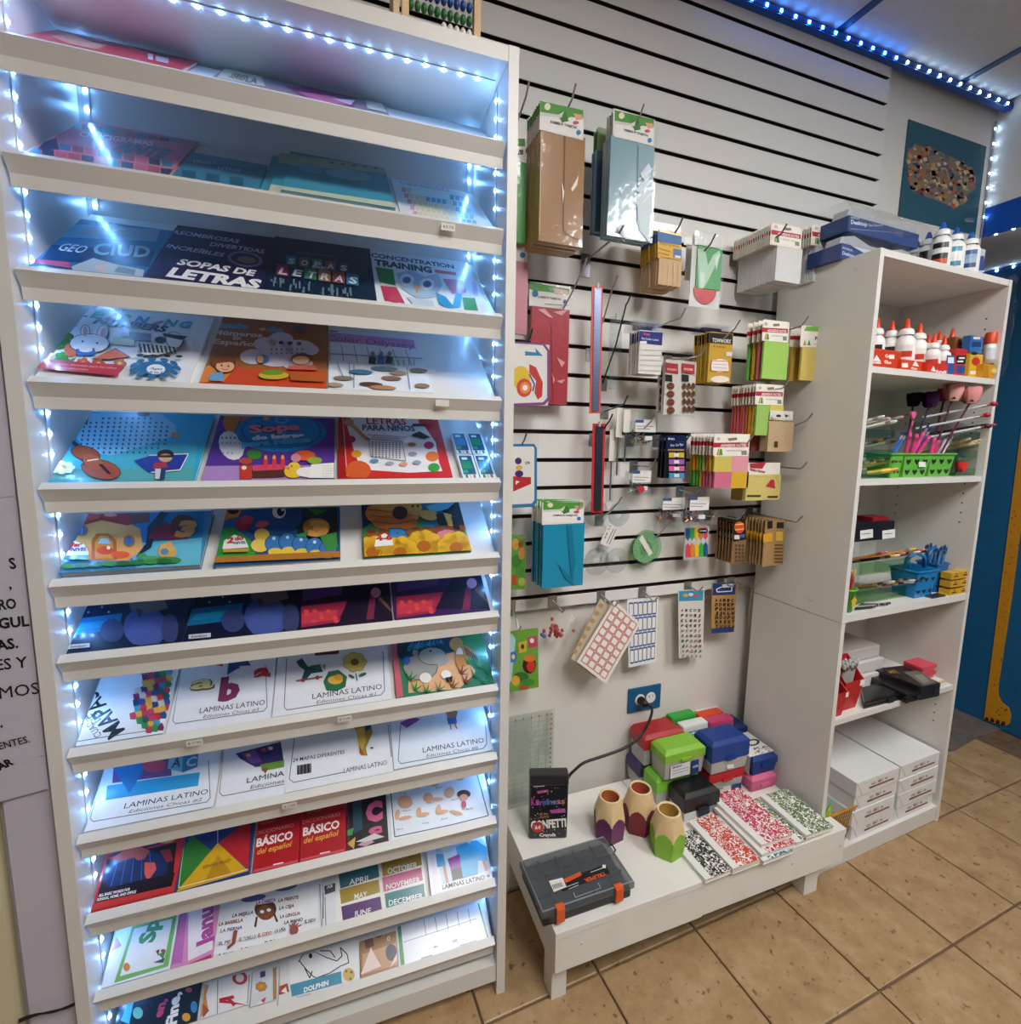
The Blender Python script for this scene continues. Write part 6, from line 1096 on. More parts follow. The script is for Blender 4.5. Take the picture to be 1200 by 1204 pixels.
# --- top board
ZTP = RH
def a(p): p.t('Desktop', (1000, 263), (1019, 266), 'd8e0f0', 5, .03); p.t('Tape Dispenser', (1020, 266), (1038, 266), 'd8e0f0', 3); p.p('b03a48', (1066, 254), (1082, 246), (1082, 252), (1058, 262)); p.l('8aa8d0', .9, (999, 269), (1080, 268)); p.p('e8eaf0', (1018, 248), (1050, 252), (1060, 262), (1040, 262)); p.t('scotch', (1000, 257), (1010, 258), 'c8d4ea', 3.4, .02)
def b(p): p.t('Desktop', (990, 299), (1004, 303), 'c8d4ea', 4.4, .03); p.p('a83a5a', (1056, 304), (1074, 288), (1074, 300)); p.p('d8dce4', (1000, 286), (1060, 290), (1050, 304), (1020, 300)); p.t('scotch', (990, 292), (1002, 296), 'c8d4ea', 3.4, .02)
for k, (xa, xb, yt, yb, art, lb) in enumerate(((986, 1076, 281, 307, b, 'lower clear wrapped desktop tape dispenser box on the shelf unit'), (996, 1083, 247, 275, a, 'upper clear wrapped desktop tape dispenser box, topmost of the pair'))):
    d0 = .095; ym = (yt+yb)/2; u0, u1 = max(ruat((xa, ym), d0)[0], -.02), ruat((xb, ym), d0)[0]; z0 = ZTP if k == 0 else ZTP+.074; z1 = z0+.072
    r = thing('tape_dispenser_box', lb, 'box', RU(((u0+u1)/2, d0+.05, z0)))
    bb = obj('box', MB().box(u0+.004, u1-.004, d0, d0+.10, z0+.0005, z0+.040, '22407e', RU), 'gloss', r); wU = u1-u0; obj('dispenser', MB().prism([(u0+.006, z0+.0405), (u1-.006, z0+.0405), (u1-.008, z0+.062), (u1-.05, z0+.066), (u0+wU*.62, z0+.052), (u0+wU*.4, z0+.054), (u0+wU*.2, z0+.070), (u0+.012, z0+.060)], d0+.008, d0+.05, 'b8bcc2', lambda p: RU((p[0], p[2], p[1]))), 'gloss', r)
    p = Print(RU((0, d0, 0)), RY); art(p)
    for i, v in enumerate(p.v):
        e_ = v-RO; x_, z_ = min(max(e_.dot(RX), u0+.005), u1-.005), min(max(v.z, z0+.002), z0+.039); p.v[i] = RU((x_, e_.dot(RY), z_))
    obj('label_print', p, 'print', bb)
    wm = MB(); g = random.Random(k); n = 10; prof = [(-.03, .006), (-.02, .05), (.0, .074), (.05, .076), (.10, .075)]
    vs = [RU((u0-.012+(u1-u0+.024)*i/n, d0+a_+g.uniform(-.006, .006) if a_ < 0 else d0+a_, z0+min(h_+(g.uniform(-.004, .006) if a_ < 0 else 0), .0738 if k == 0 else .09))) for (a_, h_) in prof for i in range(n+1)]
    wm.add(vs, [(j*(n+1)+i, j*(n+1)+i+1, (j+1)*(n+1)+i+1, (j+1)*(n+1)+i) for j in range(len(prof)-1) for i in range(n)]); obj('wrapper', wm, 'clear_tub', r)
WB = 'white glue bottle with blue nozzle atop the shelf unit, '
for x, yt, lb, cols, H, d in ((1078, 268, 'half hidden by the tape box', ['f0efec', '2a2622'], .085, .13), (1092, 257, 'dark printed strip', ['f0efec', '2a2018', '2a2018'], .10, .10), (1108, 251, 'black and orange label, tallest', ['c8502c', '1c1c20', 'e8e6e2', '1c1c20'], .115, .065), (1124, 254, 'turquoise label', ['2a86a4', 'e8e6e2', 'f0efec', '3a9ab8'], .105, .055), (1141, 263, 'pale blue label with dark disc', ['2a4a80', '9ab8d0', '8aaccc', '3a5a90'], .095, .04)):
    bottle(WB+lb, x, yt, d, ZTP, .026, H, '1f5aa8', cols, 'white glue bottles on the shelf unit')
rub('small_box', 'small white and navy box beside the white glue bottles', 'box', 1148, 1157, 292, .035, .03, ZTP, 'c8ccd4', lambda p: p.r('3a4a90', 1148.5, 301, 1156.5, 318), ypx=305)
# --- first shelf: school glue
G = 'school glue bottle with orange nozzle '
for i, (x, yt, lb, R, H, d) in enumerate(((1031, 368, 'at the shelf side', .024, .125, .12), (1037, 374, 'second row at the shelf side', .022, .115, .19), (1048, 371, 'with clear body', .024, .125, .12), (1052, 376, 'in the second row', .022, .12, .20), (1065, 374, 'with big black and white label', .027, .125, .085), (1080, 377, 'next to the big labelled one', .025, .118, .085), (1091, 384, 'in the back row', .022, .11, .14), (1104, 381, 'near the middle of the back row', .023, .115, .115), (1119, 378, 'at the far end of the back row', .022, .12, .085), (1096, 398, 'small, in front', .021, .085, .05), (1108, 399, 'small, beside the other small one', .020, .083, .05))):
    bottle(G+lb, x, yt, d, S1, R, H, 'd8431f', ['1c1c20', 'e8e6e2', 'c83a2c', 'e8e6e2'] if i not in (0, 2) else ['1c2a5a', 'b83028', 'c83a2c', '1c1c20'], 'school glue bottles', .03, (.12, .68))
def a(p): p.p('c83c1c', (1024, 411), (1058, 415), (1058, 433), (1024, 430)); p.t('Gel', (1040, 420), (1047, 421), 'f0e0d0', 4, .03); p.r('f0e6e0', 1045, 417, 1051, 422); p.t('Glue', (1039, 427), (1047, 428), 'f0d8c8', 4, .03); p.p('f0ece6', (1026, 424), (1030, 417), (1035, 425)); p.t('ELMERS', (1026, 427), (1035, 428), 'f0e8e0', 2.6, .05)
rub('glue_tray', 'orange cardboard display tray of school glue at the shelf side', 'tray', 1023, 1059, 411, .045, .06, S1, 'd24a1e', a, ypx=422)
def a(p): p.r('f0e8e2', 1060, 427, 1067, 432); p.t('glue', (1070, 434), (1078, 435), 'f0d8c8', 3.4, .03); p.p('f0ece6', (1072, 430), (1076, 424), (1080, 431))
rub('glue_tray', 'orange cardboard tray in front of the big labelled glue', 'tray', 1059, 1090, 424, .035, .03, S1, 'd24a1e', a, ypx=432)
def a(p): p.t('Surefil', (1100, 438), (1112, 439), 'f4e8e4', 3.4, .04); p.p('f0ece6', (1094, 436), (1097, 430), (1100, 437))
rub('glue_tray', 'red cardboard tray holding the small glue bottles', 'tray', 1090, 1114, 427, .02, .025, S1, 'd0371f', a, ypx=434)
rub('glue_stick_box', 'blue and white glue stick box beside the red tray', 'box', 1113, 1121.5, 418, .03, .03, S1, '2a5aa0', lambda p: (p.r('e8e8ea', 1114, 420, 1121, 427), p.r('c03030', 1114, 440, 1123, 443)), ypx=430)
rub('glue_stick_box', 'red glue card with black and white panel', 'box', 1122, 1138.5, 410, .03, .03, S1, 'c8322c', lambda p: (p.r('1c1c20', 1124, 418, 1138, 428), p.r('e8e6e2', 1127, 420, 1134, 422), p.r('2a4a90', 1124, 430, 1137, 439), p.r('e8e6e2', 1125, 424, 1132, 426)), ypx=428)
rub('glue_stick_box', 'brown wood glue box behind the red glue card', 'box', 1121, 1139, 397, .062, .03, S1, '8a5424', lambda p: p.r('2a1c14', 1126, 399, 1130, 406), ypx=410)
rub('glue_stick_box', 'blue and yellow glue pack near the shelf end', 'box', 1140, 1155, 395, .026, .02, ruat((1147, 415), .026)[1], '2f6fb4', lambda p: (p.r('1f3a78', 1142, 402, 1153, 408), p.r('e8e0d0', 1144, 396, 1152, 399)), ypx=405)
rub('glue_stick_box', 'yellow glue pack with red picture', 'box', 1139, 1154, 416, .02, .022, S1, 'e0b42c', lambda p: (p.e('c03028', 1147, 425, 5, 5), p.r('e8e6e0', 1140, 436, 1152, 440), p.e('2a1c18', 1145, 415.5, 4, 2)), ypx=430)
rub('crayon_box', 'small golden yellow box at the end of the glue shelf', 'box', 1155, 1169, 428, .003, .035, S1, 'd89c1e', lambda p: (p.p('c08414', (1155, 427), (1162, 430), (1162, 446), (1155, 444)), p.e('e8c860', 1168, 436, 3, 3)), ypx=437)
u, z = ruat((1161, 427.5), .021); c = RU((u, .021, z+.0005)); r = thing('glue_stick', 'white glue stick with orange cap at the shelf end', 'glue', c)
lathe_obj('body', [(.0001, 0), (.0145, 0), (.0145, .056), (.013, .058)], 'eceae6', c, r); lathe_obj('cap', [(.015, .059), (.015, .090), (.0135, .093), (.0001, .093)], 'd8451f', c, r); lathe_obj('label', [(.0149, .012), (.0149, .045)], ['d8dce4'], c, r, 'gloss', 12, math.pi, 2*math.pi)
# --- second shelf: pens, brushes, roses, clear organisers
def organiser(label, x0, x1, d, depth, z0, h, rows, contents, seed, tint='green_film'):
    u0, u1 = ruat((x0, 530 if z0 > 1 else 650), d)[0], ruat((x1, 530 if z0 > 1 else 650), d)[0]; r = thing('clear_organiser', label, 'organiser', RU(((u0+u1)/2, d+depth/2, z0))); g = random.Random(seed)
    for u in (u0, u1-.003): obj('side_wall', MB().prism([(d, z0+.001), (d+depth, z0+.001), (d+depth, z0+h), (d+depth*.25, z0+h), (d, z0+h*.8)], u, u+.003, 'fff', lambda p: RU((p[2], p[0], p[1]))), 'clear_tub', r)
    for k in range(rows):
        zz = z0+.001+h*k/rows; obj('tray', MB().prism([(d, zz), (d+depth, zz), (d+depth, zz+.003), (d+.003, zz+.003), (d+.003, zz+h/rows*.42), (d, zz+h/rows*.42)], u0+.0035, u1-.0035, 'fff', lambda p: RU((p[2], p[0], p[1]))), tint, r)
    items = []
    for k in range(rows):
        zz = z0+h*k/rows; nm, lb, n, cols, rad, L = contents[k]
        for i in range(n):
            uu = u0+.010+(u1-u0-.020)*(i+.5)/n; yy = g.uniform(-.006, .006); A = RU((max(uu-.022, .022), d+depth*.62, zz+.010)); B = RU((min(uu+.030+g.uniform(-.004, .006), .596), d+depth*.62-L*.82, zz+h/rows*.55+.014+g.uniform(0, .018)))
            o = pen(nm, lb, A, B, rad, cols[i % len(cols)], lb+' group')
    return r
def pen(name, label, A, B, rad, cols, group):
    """a pen or brush from tail A to head B: shaft, grip band, tip"""
    A, B = V(A), V(B); r = thing(name, label, name.split('_')[-1], (A+B)/2, group); d = B-A
    obj('shaft', MB().tube([A, A+d*.82], rad, cols[0], 8), 'plastic', r); obj('band', MB().tube([A+d*.82, A+d*.9], rad*1.08, cols[1], 8), 'metal', r); obj('tip', MB().tube([A+d*.9, A+d*.97, B], [rad, rad*.9, rad*.25], cols[2], 8), 'plastic', r); return r
W1 = ('e8e6e0', 'c8c8c8', 'e0ded8'); 
organiser('clear stepped organiser of white pens at the side of the pen shelf', 1013, 1050, .02, .20, S2, .17, 3, [('drawing_pen', 'silver drawing pen in the lowest row of the clear organiser', 4, [('8a8a90', 'c0c0c4', '3a3a40'), ('d8b88a', 'c8c8c8', '6a4a2a')], .004, .16), ('drawing_pen', 'dark pen in the middle row of the clear organiser', 3, [('c8c8cc', '9a9aa0', '3a2a2a'), ('8a5a30', 'd8a050', '2a2a30')], .0045, .16), ('drawing_pen', 'white pen sticking out of the top row of the organiser', 4, [W1, ('e4e2dc', 'd8d8d8', 'c89aa0')], .005, .17)], 4)
organiser('clear stepped organiser of blending stumps at the far end of the pen shelf', 1126, 1150, .02, .20, S2, .17, 3, [('drawing_pen', 'blue drawing tool low in the far organiser', 2, [('4a90b8', 'c0c0c4', '3a6a90')], .004, .12), ('blending_stump', 'tan paper blending stump in the far organiser', 5, [('d0b488', 'd8c0a0', 'e0ccaa'), ('c8a878', 'd8c0a0', 'd8c0a0')], .0045, .16), ('paint_brush', 'dark paint brush in the top row of the far organiser', 3, [('26262c', '8a8a90', '1a1a1e'), ('5a2a1c', '8a8a90', '8a2028'), ('c8c8cc', 'd8d8d8', 'a81c2c')], .005, .20)], 5)
def basket(label, x0, x1, ytop, d, z0, col, taper=.82, name='pen_basket', holes=True, rim=None, ypx=None, depth=.07):
    yb = ypx or ytop+15; u0, u1 = ruat((x0, yb), d)[0], ruat((x1, yb), d)[0]; zt_ = ruat(((x0+x1)/2, ytop), d)[1]; w = u1-u0; uc = (u0+u1)/2
    r = thing(name, label, 'basket', RU((uc, d+depth/2, z0))); t = .0025; T = lambda u, dd, z: RU((uc+u, d+depth/2+dd, z))
    a, b = w/2, depth/2; z0 = z0+.0005
    for (p0, p1) in (((-1, -1), (1, -1)), ((1, -1), (1, 1)), ((1, 1), (-1, 1)), ((-1, 1), (-1, -1))):
        q = [(p0[0]*a*taper, p0[1]*b*taper, z0), (p1[0]*a*taper, p1[1]*b*taper, z0), (p1[0]*a, p1[1]*b, zt_), (p0[0]*a, p0[1]*b, zt_)]; inn = [(x*.94, y_*.94, z) for x, y_, z in q]
        obj('wall', MB().hexa([T(*v) for v in inn]+[T(*v) for v in q], col), 'plastic', r)
        if holes and p0[1] == -1 and p1[1] == -1:
            hm = MB(); A = [V(T(*v)) for v in q]; nrm = (A[1]-A[0]).cross(A[3]-A[0]).normalized()
            if nrm.dot(EYE-A[0]) < 0: nrm = -nrm
            for i in range(3):
                for j in range(2):
                    c = A[0].lerp(A[1], (i+.5)/3).lerp(A[3].lerp(A[2], (i+.5)/3), (j+.5)/2.2)+nrm*.0004; ex = (A[1]-A[0]).normalized()*w*.09; ez = (A[3]-A[0]).normalized()*w*.08
                    hm.quad([c-ez, c+ex, c+ex*.9+ez*.8, c+ez*.4, c-ex*.9+ez*.8, c-ex], '2f2a20')
            obj('holes', hm, 'plastic', r)
    rm = MB(); q = [T(x*a*1.04, y_*b*1.04, zt_) for x, y_ in ((-1, -1), (1, -1), (1, 1), (-1, 1), (-1, -1))]; rm.tube(q, .003, rim or col, 6); obj('rim', rm, 'plastic', r); obj('base', MB().box(-a*taper, a*taper, -b*taper, b*taper, z0, z0+.002, col, lambda p: T(*p)), 'plastic', r)
    return RU((uc, d+depth/2, 0)), w, z0, zt_
BSK = []
for x0, x1, lb in ((1046, 1061, 'bright green pen basket with price sticker beside the clear organiser'), (1062, 1093, 'bright green pen basket between two others'), (1092, 1121, 'bright green pen basket with a yellow flower, beside the red rose')):
    BSK.append(basket(lb, x0, x1, 534, .02, S2, '66b83c'))
p = Print(RU((0, .019, 0)), RY); p.r('ecebe6', 1080, 543, 1088, 549); obj_p = tag(obj('price_sticker', p, 'paper'), 'white price sticker on the middle green basket', 'sticker')
def stand(nm, lb, base, x, y, d, rad, cols, grp, head=None):
    u, z = ruat((x, y), d); return pen(nm, lb, base, RU((u, d, z)), rad, cols, grp)
g = random.Random(8)
for k, (x, y, d, ci) in enumerate(((1070, 508, .05, 0), (1078, 510, .05, 0), (1086, 508, .05, 0), (1093, 512, .05, 1), (1099, 514, .06, 0), (1104, 517, .05, 1))):
    c, w, z0, zt_ = BSK[1 if k < 4 else 2]; u = (x-1062)/31
    stand('novelty_pen', 'pink novelty pen in the green baskets', c+RX*(g.uniform(-.015, .015))+ZU*(z0+.004), x, y, d, .006, (['d8437e', 'c83a72'][ci], 'e06a98', 'e0508a'), 'pink novelty pens')
r = stand('novelty_pen', 'pink pen topped with a heart standing highest in the green basket', BSK[1][0]-RX*.02+ZU*(S2+.004), 1073, 494, .055, .003, ('d84a84', 'e06a98', 'e0508a'), None); u, z = ruat((1073, 488), .055)
hp = [(.0, -.013), (.012, .0), (.0115, .008), (.006, .011), (.0, .006), (-.006, .011), (-.0115, .008), (-.012, 0)]; obj('heart', MB().prism(hp, -.003, .003, 'e0629a', F(RU((u, .055, z)), RX, ZU, RY)), 'plastic', r)
for k, (x, y, ci) in enumerate(((1062, 507, '2a5aa8'), (1066, 508, '3a6ab0'), (1092, 498, '4a3a9a'), (1094, 503, '5a4ab0'))):
    stand('ballpoint_pen', 'blue ballpoint pen in the green baskets', BSK[min(2, k//2)][0]+RX*(.004*k-.006)+ZU*(S2+.004), x, y, .06, .0035, (ci, 'c8c8d0', '1c2a60'), 'blue pens in green baskets')
for k, (x, y) in enumerate(((1116, 508), (1121, 506), (1125, 504))):
    stand('ballpoint_pen', 'silver pen with squiggle print in the end basket', BSK[2][0]+RX*(.006*k-.004)+ZU*(S2+.004), x, y, .05, .004, ('d0d0d4', '9a9aa0', '4a4a50'), 'silver pens in the end basket')
def rose(label, x, y, d, R, cols, base, stem='5a2a3a'):
    u, z = ruat((x, y), d); c = V(RU((u, d, z))); r = thing('rose_pen', label, 'rose pen', base)
    obj('stem', MB().tube([base, V(base).lerp(c, .5)+RX*.002, c-ZU*R*.8], .003, stem, 6), 'plastic', r)
    for k in range(9):
        an = k*2.4; rr = R*(.35+.065*k); mb = MB(); T = F(c, RX*math.cos(an)+RY*math.sin(an), -RX*math.sin(an)+RY*math.cos(an), ZU)
        n = 6; vs = []
        for i in range(n+1):
            for j in range(4):
                t = (i/n-.5)*1.9; v = j/3; q = rr*(.40+.62*math.sin(math.pi*(.12+.62*v))+(.22*v**3 if k > 4 else 0)); vs.append(T((q*math.cos(t), q*math.sin(t), -R*.85+R*1.75*v*(1-.08*abs(t)))))
        mb.add(vs, [(i*4+j, (i+1)*4+j, (i+1)*4+j+1, i*4+j+1) for i in range(n) for j in range(3)], cols[k % len(cols)]); obj('petal', mb, 'fabric', r, smooth=True)
    lf = MB()
    for k in range(5):
        an = k*1.257; dv = RX*math.cos(an)+RY*math.sin(an); lf.add([c-ZU*R*.95, c+dv*R*.5-ZU*R*.7+RX.cross(dv)*.0+(-RX*math.sin(an)+RY*math.cos(an))*R*.25, c+dv*R*.95-ZU*R*.45, c+dv*R*.5-ZU*R*.7-(-RX*math.sin(an)+RY*math.cos(an))*R*.25], [(0, 1, 2, 3)], '20241c')
    obj('sepals', lf, 'fabric', r)
E2 = BSK[2][0]
rose('pale pink rose pen standing tallest in the green basket', 1120, 462, .045, .030, ['e08a92', 'e8a8a4', 'd87882'], E2+RX*.0+ZU*(S2+.004)); rose('pale pink rose pen leaning towards the shelf end', 1141, 465, .012, .029, ['d87a84', 'e49a98', 'd06a78'], E2+RX*.012+ZU*(S2+.004), '6a2a4a')
rose('deep red rose pen behind the pale pink ones', 1110, 464, .09, .024, ['a01c2c', 'b82a34', '8a1424'], E2-RX*.01+ZU*(S2+.004)); rose('black and purple rose pen in the middle basket', 1093, 470, .08, .028, ['241626', '3a1c40', '1a1220'], BSK[1][0]+ZU*(S2+.004), '2a2a4a')
rose('dark rose pen behind the heart pen', 1074, 470, .17, .026, ['1a1418', '2a1c2a', '16121a'], BSK[1][0]-RX*.01+ZU*(S2+.004), '1c1c2a')
rose('red cloth rose lying at the foot of the green baskets', 1129, 549, .03, .019, ['c02420', 'd83a30', 'a81c1c'], RU((ruat((1126, 560), .03)[0], .045, S2+.003)), '2f5a2a')
for x, y, cb, lb in ((1168, 475, 'a81c2c', 'silver pen with dark red rounded head'), (1160, 488, 'b02430', 'steel pen with red end'), (1161, 501, '5a2018', 'dark brown brush pointing out of the far organiser')):
    u, z = ruat((x, y), -.025); u2, z2 = ruat((x-84, y+16), .10); r = pen('paint_brush', lb, RU((u2, .10, z2)), RU((u, -.025, z)), .004, ('c0c0c6', '9a9aa0', cb), None); obj('head', MB().ball(RU((u, -.025, z)), .009, cb, 8, 6, (1.3, 1, .8)), 'plastic', r, smooth=True)
u, z = ruat((1033, 548), .03); r = thing('correction_pen', 'bright yellow marker low in the clear organiser', 'marker', RU((u, .03, S2+.004))); obj('barrel', MB().tube([RU((u-.02, .05, S2+.012)), RU((u+.02, .01, S2+.024))], .007, 'e0b81c', 8), 'plastic', r); obj('cap', MB().tube([RU((u+.02, .01, S2+.024)), RU((u+.032, -.002, S2+.028))], .0055, 'c8a010', 8), 'plastic', r)
# --- third shelf: black boxes, pencils, organiser, blue baskets, yellow boxes
for x0, x1, lb in ((1003, 1029, 'black drawer box with white label beside the shelf side'), (1029, 1050, 'black drawer box with white label and red top')):
    ZO = ruat((1045, 640), .05)[1]; u0, u1 = ruat((x0, 628), .10)[0], ruat((x1, 628), .10)[0]; z0 = ZO+.002; z1 = ruat((1020, 615), .10)[1]; r = thing('marker_box', lb, 'box', RU(((u0+u1)/2, .15, z0)))
    bb = obj('box', MB().box(max(u0, .018), u1, .10, .20, z0, z1, '17151a', RU), 'plastic', r); p = Print(RU((0, .10, 0)), RY); p.p('ecebe6', (x0+8, 624), (x0+23, 622), (x0+23, 632), (x0+8, 634)); p.l('6a6a6a', .8, (x0+10, 628), (x0+20, 627)); obj('label', p, 'paper', bb)
    if x0 > 1010: obj('red_lid', MB().box(u0+.004, u1-.006, .115, .17, z1, z1+.012, 'a81c20', RU), 'plastic', r)
ZO = ruat((1045, 640), .05)[1]-S3
O3 = organiser('large clear stepped organiser full of brushes and pencils', 1012, 1072, .05, .16, S3, ZO, 2, [('paint_brush', 'fine paint brush in the lower trays of the pencil organiser', 9, [('8a5a28', 'c8a050', '1c1a1a'), ('26242a', 'b0b0b4', '3a2a1a'), ('a87838', 'c8c8cc', 'd8d4cc'), ('9a9aa0', 'c8c8cc', '2a2a30')], .004, .17), ('pencil', 'pencil in the upper trays of the pencil organiser', 10, [('b8762a', 'c84a50', 'e07a80'), ('1c1a1e', '8a8a90', '2a2a2e'), ('d8a83a', 'c8c8cc', 'e8d040'), ('8a6a4a', 'c0c0c4', 'e8e4da')], .0042, .17)], 12)
# green pot with pencils at the shelf side
u, z = ruat((1000, 705), .03); c = RU((.051, .034, S3+.0005)); r = thing('pencil_pot', 'green pot with yellow paper star holding red pencils', 'pot', c)
lathe_obj('pot', [(.0001, 0), (.022, 0), (.028, .062), (.032, .064), (.032, .069), (.027, .069), (.024, .06), (.019, .003), (.0001, .003)], '58b030', c, r); st = MB(); T = F(c-RY*.0265+ZU*.032+RX*.004, RX, ZU, -RY)
st.quad([T((.014*(1 if k % 2 == 0 else .55)*math.cos(k*.628+.3), .020*(1 if k % 2 == 0 else .6)*math.sin(k*.628+.3), 0)) for k in range(10)], 'd8b030'); obj('paper_star', st, 'paper', r)
for k in range(8):
    an = k*.8; A = c+ZU*.006+RX*.010*math.cos(an)+RY*.010*math.sin(an); B = c+ZU*(.118+.006*(k % 3))+RX*.022*math.cos(an)+RY*.020*math.sin(an); pen('pencil', 'red or orange pencil standing in the green pot', A, B, .0036, [('c83a44', 'c8a050', 'd8a070'), ('c87a2a', 'c8c8cc', 'e0b080'), ('b82a50', 'c8a050', 'e07a80')][k % 3], 'pencils in the green pot')
for k in range(5):
    A = RU((.085+.018*k, .02+.006*k, S3+.0055)); B = RU((.16+.02*k, .012+.004*(k % 3), S3+.0055)); pen('paint_brush', 'dark slim brush lying flat on the shelf before the organiser', A, B, .0035, [('2a2a2e', '9a9a9e', '17151a'), ('b8b4ae', '8a8a8e', '2a2624'), ('4a4a50', 'c8c8cc', '3a2a1c')][k % 3], 'brushes lying on the third shelf')
def handbasket(label, x0, x1, ytop, d, col, depth):
    c, w, z0, zt_ = basket(label, x0, x1, ytop, d, S3, col, .8, 'pencil_basket', True, None, 690, depth); return c, w, z0, zt_
B1 = handbasket('blue plastic basket with perforated front beside the pencil organiser', 1077, 1101, 672, .02, '1a7fc0', .08)
B2 = handbasket('blue plastic basket holding blue pens near the yellow boxes', 1099, 1112, 664, .04, '1763a8', .06)
for (c, w, z0, zt_), x in ((B1, 1085), (B2, 1108)):
    r = [o for o in COL.objects if o.name.startswith('pencil_basket')][-1 if x > 1100 else -2]; a = w/2; obj('handle', MB().tube([c+RX*(-a)+ZU*zt_, c+RX*(-a*.8)+ZU*(zt_+.035), c+ZU*(zt_+.05), c+RX*(a*.8)+ZU*(zt_+.035), c+RX*a+ZU*zt_], .006, '1a86c8' if x < 1100 else '1763a8', 8), 'plastic', r, smooth=True)
c, w, z0, zt_ = B2
for k in range(12): an = k*.52; pen('ballpoint_pen', 'blue pen standing in the blue basket', c+ZU*(z0+.004)+RX*.012*math.cos(an)+RY*.012*math.sin(an), c+ZU*(zt_+.048+.006*(k % 3))+RX*(.026*math.cos(an)+.008)+RY*.026*math.sin(an), .004, ('2f6fae' if k % 2 else '5a90c0', 'a8c8e0', '1c4a80'), 'blue pens in the blue basket')
for k in range(6):
    j = k // 2; i = k % 2; r = rub('clip_box', 'small yellow box of clips stacked beside the blue baskets', 'box', 1117+i*10.5, 1127.2+i*10.5, 693-j*9.5-i*2, .006, .03, S3+.0262*j, 'd8a81e', None, group='yellow clip boxes', ypx=690)
    r['label'] = 'small yellow box of clips stacked beside the blue baskets'
for o in [x for x in COL.objects if x.name.startswith('clip_box')]:
    bb = [x for x in COL.objects if x.parent is o][0]; ws = [bb.matrix_basis @ V(v.co)+wloc(o) for v in bb.data.vertices]; c = sum(ws, V((0, 0, 0)))/8; pm = MB(); T = F(c-RY*.0153, RX, ZU, -RY); pm.box(-.012, .012, -.003, .001, 0, .0003, '3a2a14', T); pm.box(-.004, .006, .004, .008, 0, .0003, 'b03028', T); obj('label_print', pm, 'print', bb)
r = tag(obj('flat_clip', MB().box(.43, .50, .006, .03, S3+.0004, S3+.005, '6a6660', RU), 'metal'), 'grey metal clip lying at the shelf edge by the blue basket', 'clip')
# --- fourth shelf: red cups of pens, black cases, pink box, foam sheets
for k in range(3):
    r = tag(obj('foam_sheet', MB().box(.14+.006*k, .42-.012*k, .10+.01*k, .27, S4+.0005+.042*k, S4+.0405+.042*k, 'd2ccc8', RU), 'paper', bev=.004), ['white foam block at the bottom of its stack', 'white foam block in the middle of its stack', 'white foam block on top of its stack'][k], 'foam block')
def cup(label, uc, dc, z0, w, h, lean, col, tagc=True):
    r = thing('pen_cup', label, 'cup', RU((uc, dc, z0))); T = lambda u, d, z: RU((uc+u+lean*z, dc+d, z0+.0005+z)); a = w/2; b = .03
    for p0, p1, hh0, hh1 in (((-1, -1), (1, -1), .62, .62), ((1, -1), (1, 1), .62, 1), ((1, 1), (-1, 1), 1, 1), ((-1, 1), (-1, -1), 1, .62)):
        q = [(p0[0]*a*.7, p0[1]*b*.7, 0), (p1[0]*a*.7, p1[1]*b*.7, 0), (p1[0]*a, p1[1]*b, h*hh1), (p0[0]*a, p0[1]*b, h*hh0)]; inn = [(x*.93, y_*.93, z) for x, y_, z in q]; obj('wall', MB().hexa([T(*v) for v in inn]+[T(*v) for v in q], col), 'plastic', r)
    obj('base', MB().box(-a*.66, a*.66, -b*.66, b*.66, .0002, .002, col, lambda p: T(*p)), 'plastic', r)
    if tagc: obj('price_tag', MB().quad([T(a*.5, -b*1.03, h*.50), T(a*.98, -b*1.05, h*.50), T(a*.98, -b*1.06, h*.62), T(a*.5, -b*1.05, h*.62)], 'eceae6'), 'paper', r)
    return r
cup('red plastic pen cup leaning on the shelf side', .046, .035, S4, .046, .125, 0, 'b81c20'); cup('larger red plastic cup with white price tag full of grey pens', .118, .050, S4, .085, .150, .03, 'bd2024')
for k in range(12): A = RU((.100+.006*(k % 5), .044+.006*(k//5), S4+.006)); B = RU((.098+.012*(k % 6), .042+.014*(k//6), S4+.140+.005*(k % 3))); pen('marker', 'grey capped marker standing in the red cup', A, B, .0055, ('a8a8a8', '8a8a8a', 'b4b4b2'), 'grey markers in the red cup')
pen('marker', 'green marker standing in the small red cup', RU((.035, .035, S4+.004)), RU((.052, .03, S4+.125)), .007, ('2f7a3a', '1f5a2a', '38883f'), None); pen('marker', 'plum marker in the small red cup', RU((.045, .04, S4+.004)), RU((.055, .045, S4+.13)), .007, ('7a2a48', '5a1f34', '883050'), None)
def case(label, c4, h, col, art=None, z0=S4, name='pencil_case'):
    q = [hit(c, 2, z0+h) for c in c4]; r = thing(name, label, 'case', ((q[0]+q[2])/2-ZU*h)); lo = [p-ZU*(h-.0006) for p in q]; md = [p-ZU*h*.45 for p in q]; bb = obj('base', MB().hexa(lo+[p-ZU*.0005 for p in md], col), 'plastic', r, bev=.002); ld = obj('lid', MB().hexa(md+q, col), 'gloss', r, bev=.003)
    if art: p = Print((0, 0, z0+h), (0, 0, 1)); art(p); obj('label_print', p, 'print', ld)
    obj('clasp', MB().box(-.012, .012, -.004, 0, -.012, .002, '26242a', F(q[0].lerp(q[1], .75)-ZU*h*.4, (q[1]-q[0]).normalized(), (q[3]-q[0]).normalized(), ZU)), 'plastic', r); return r
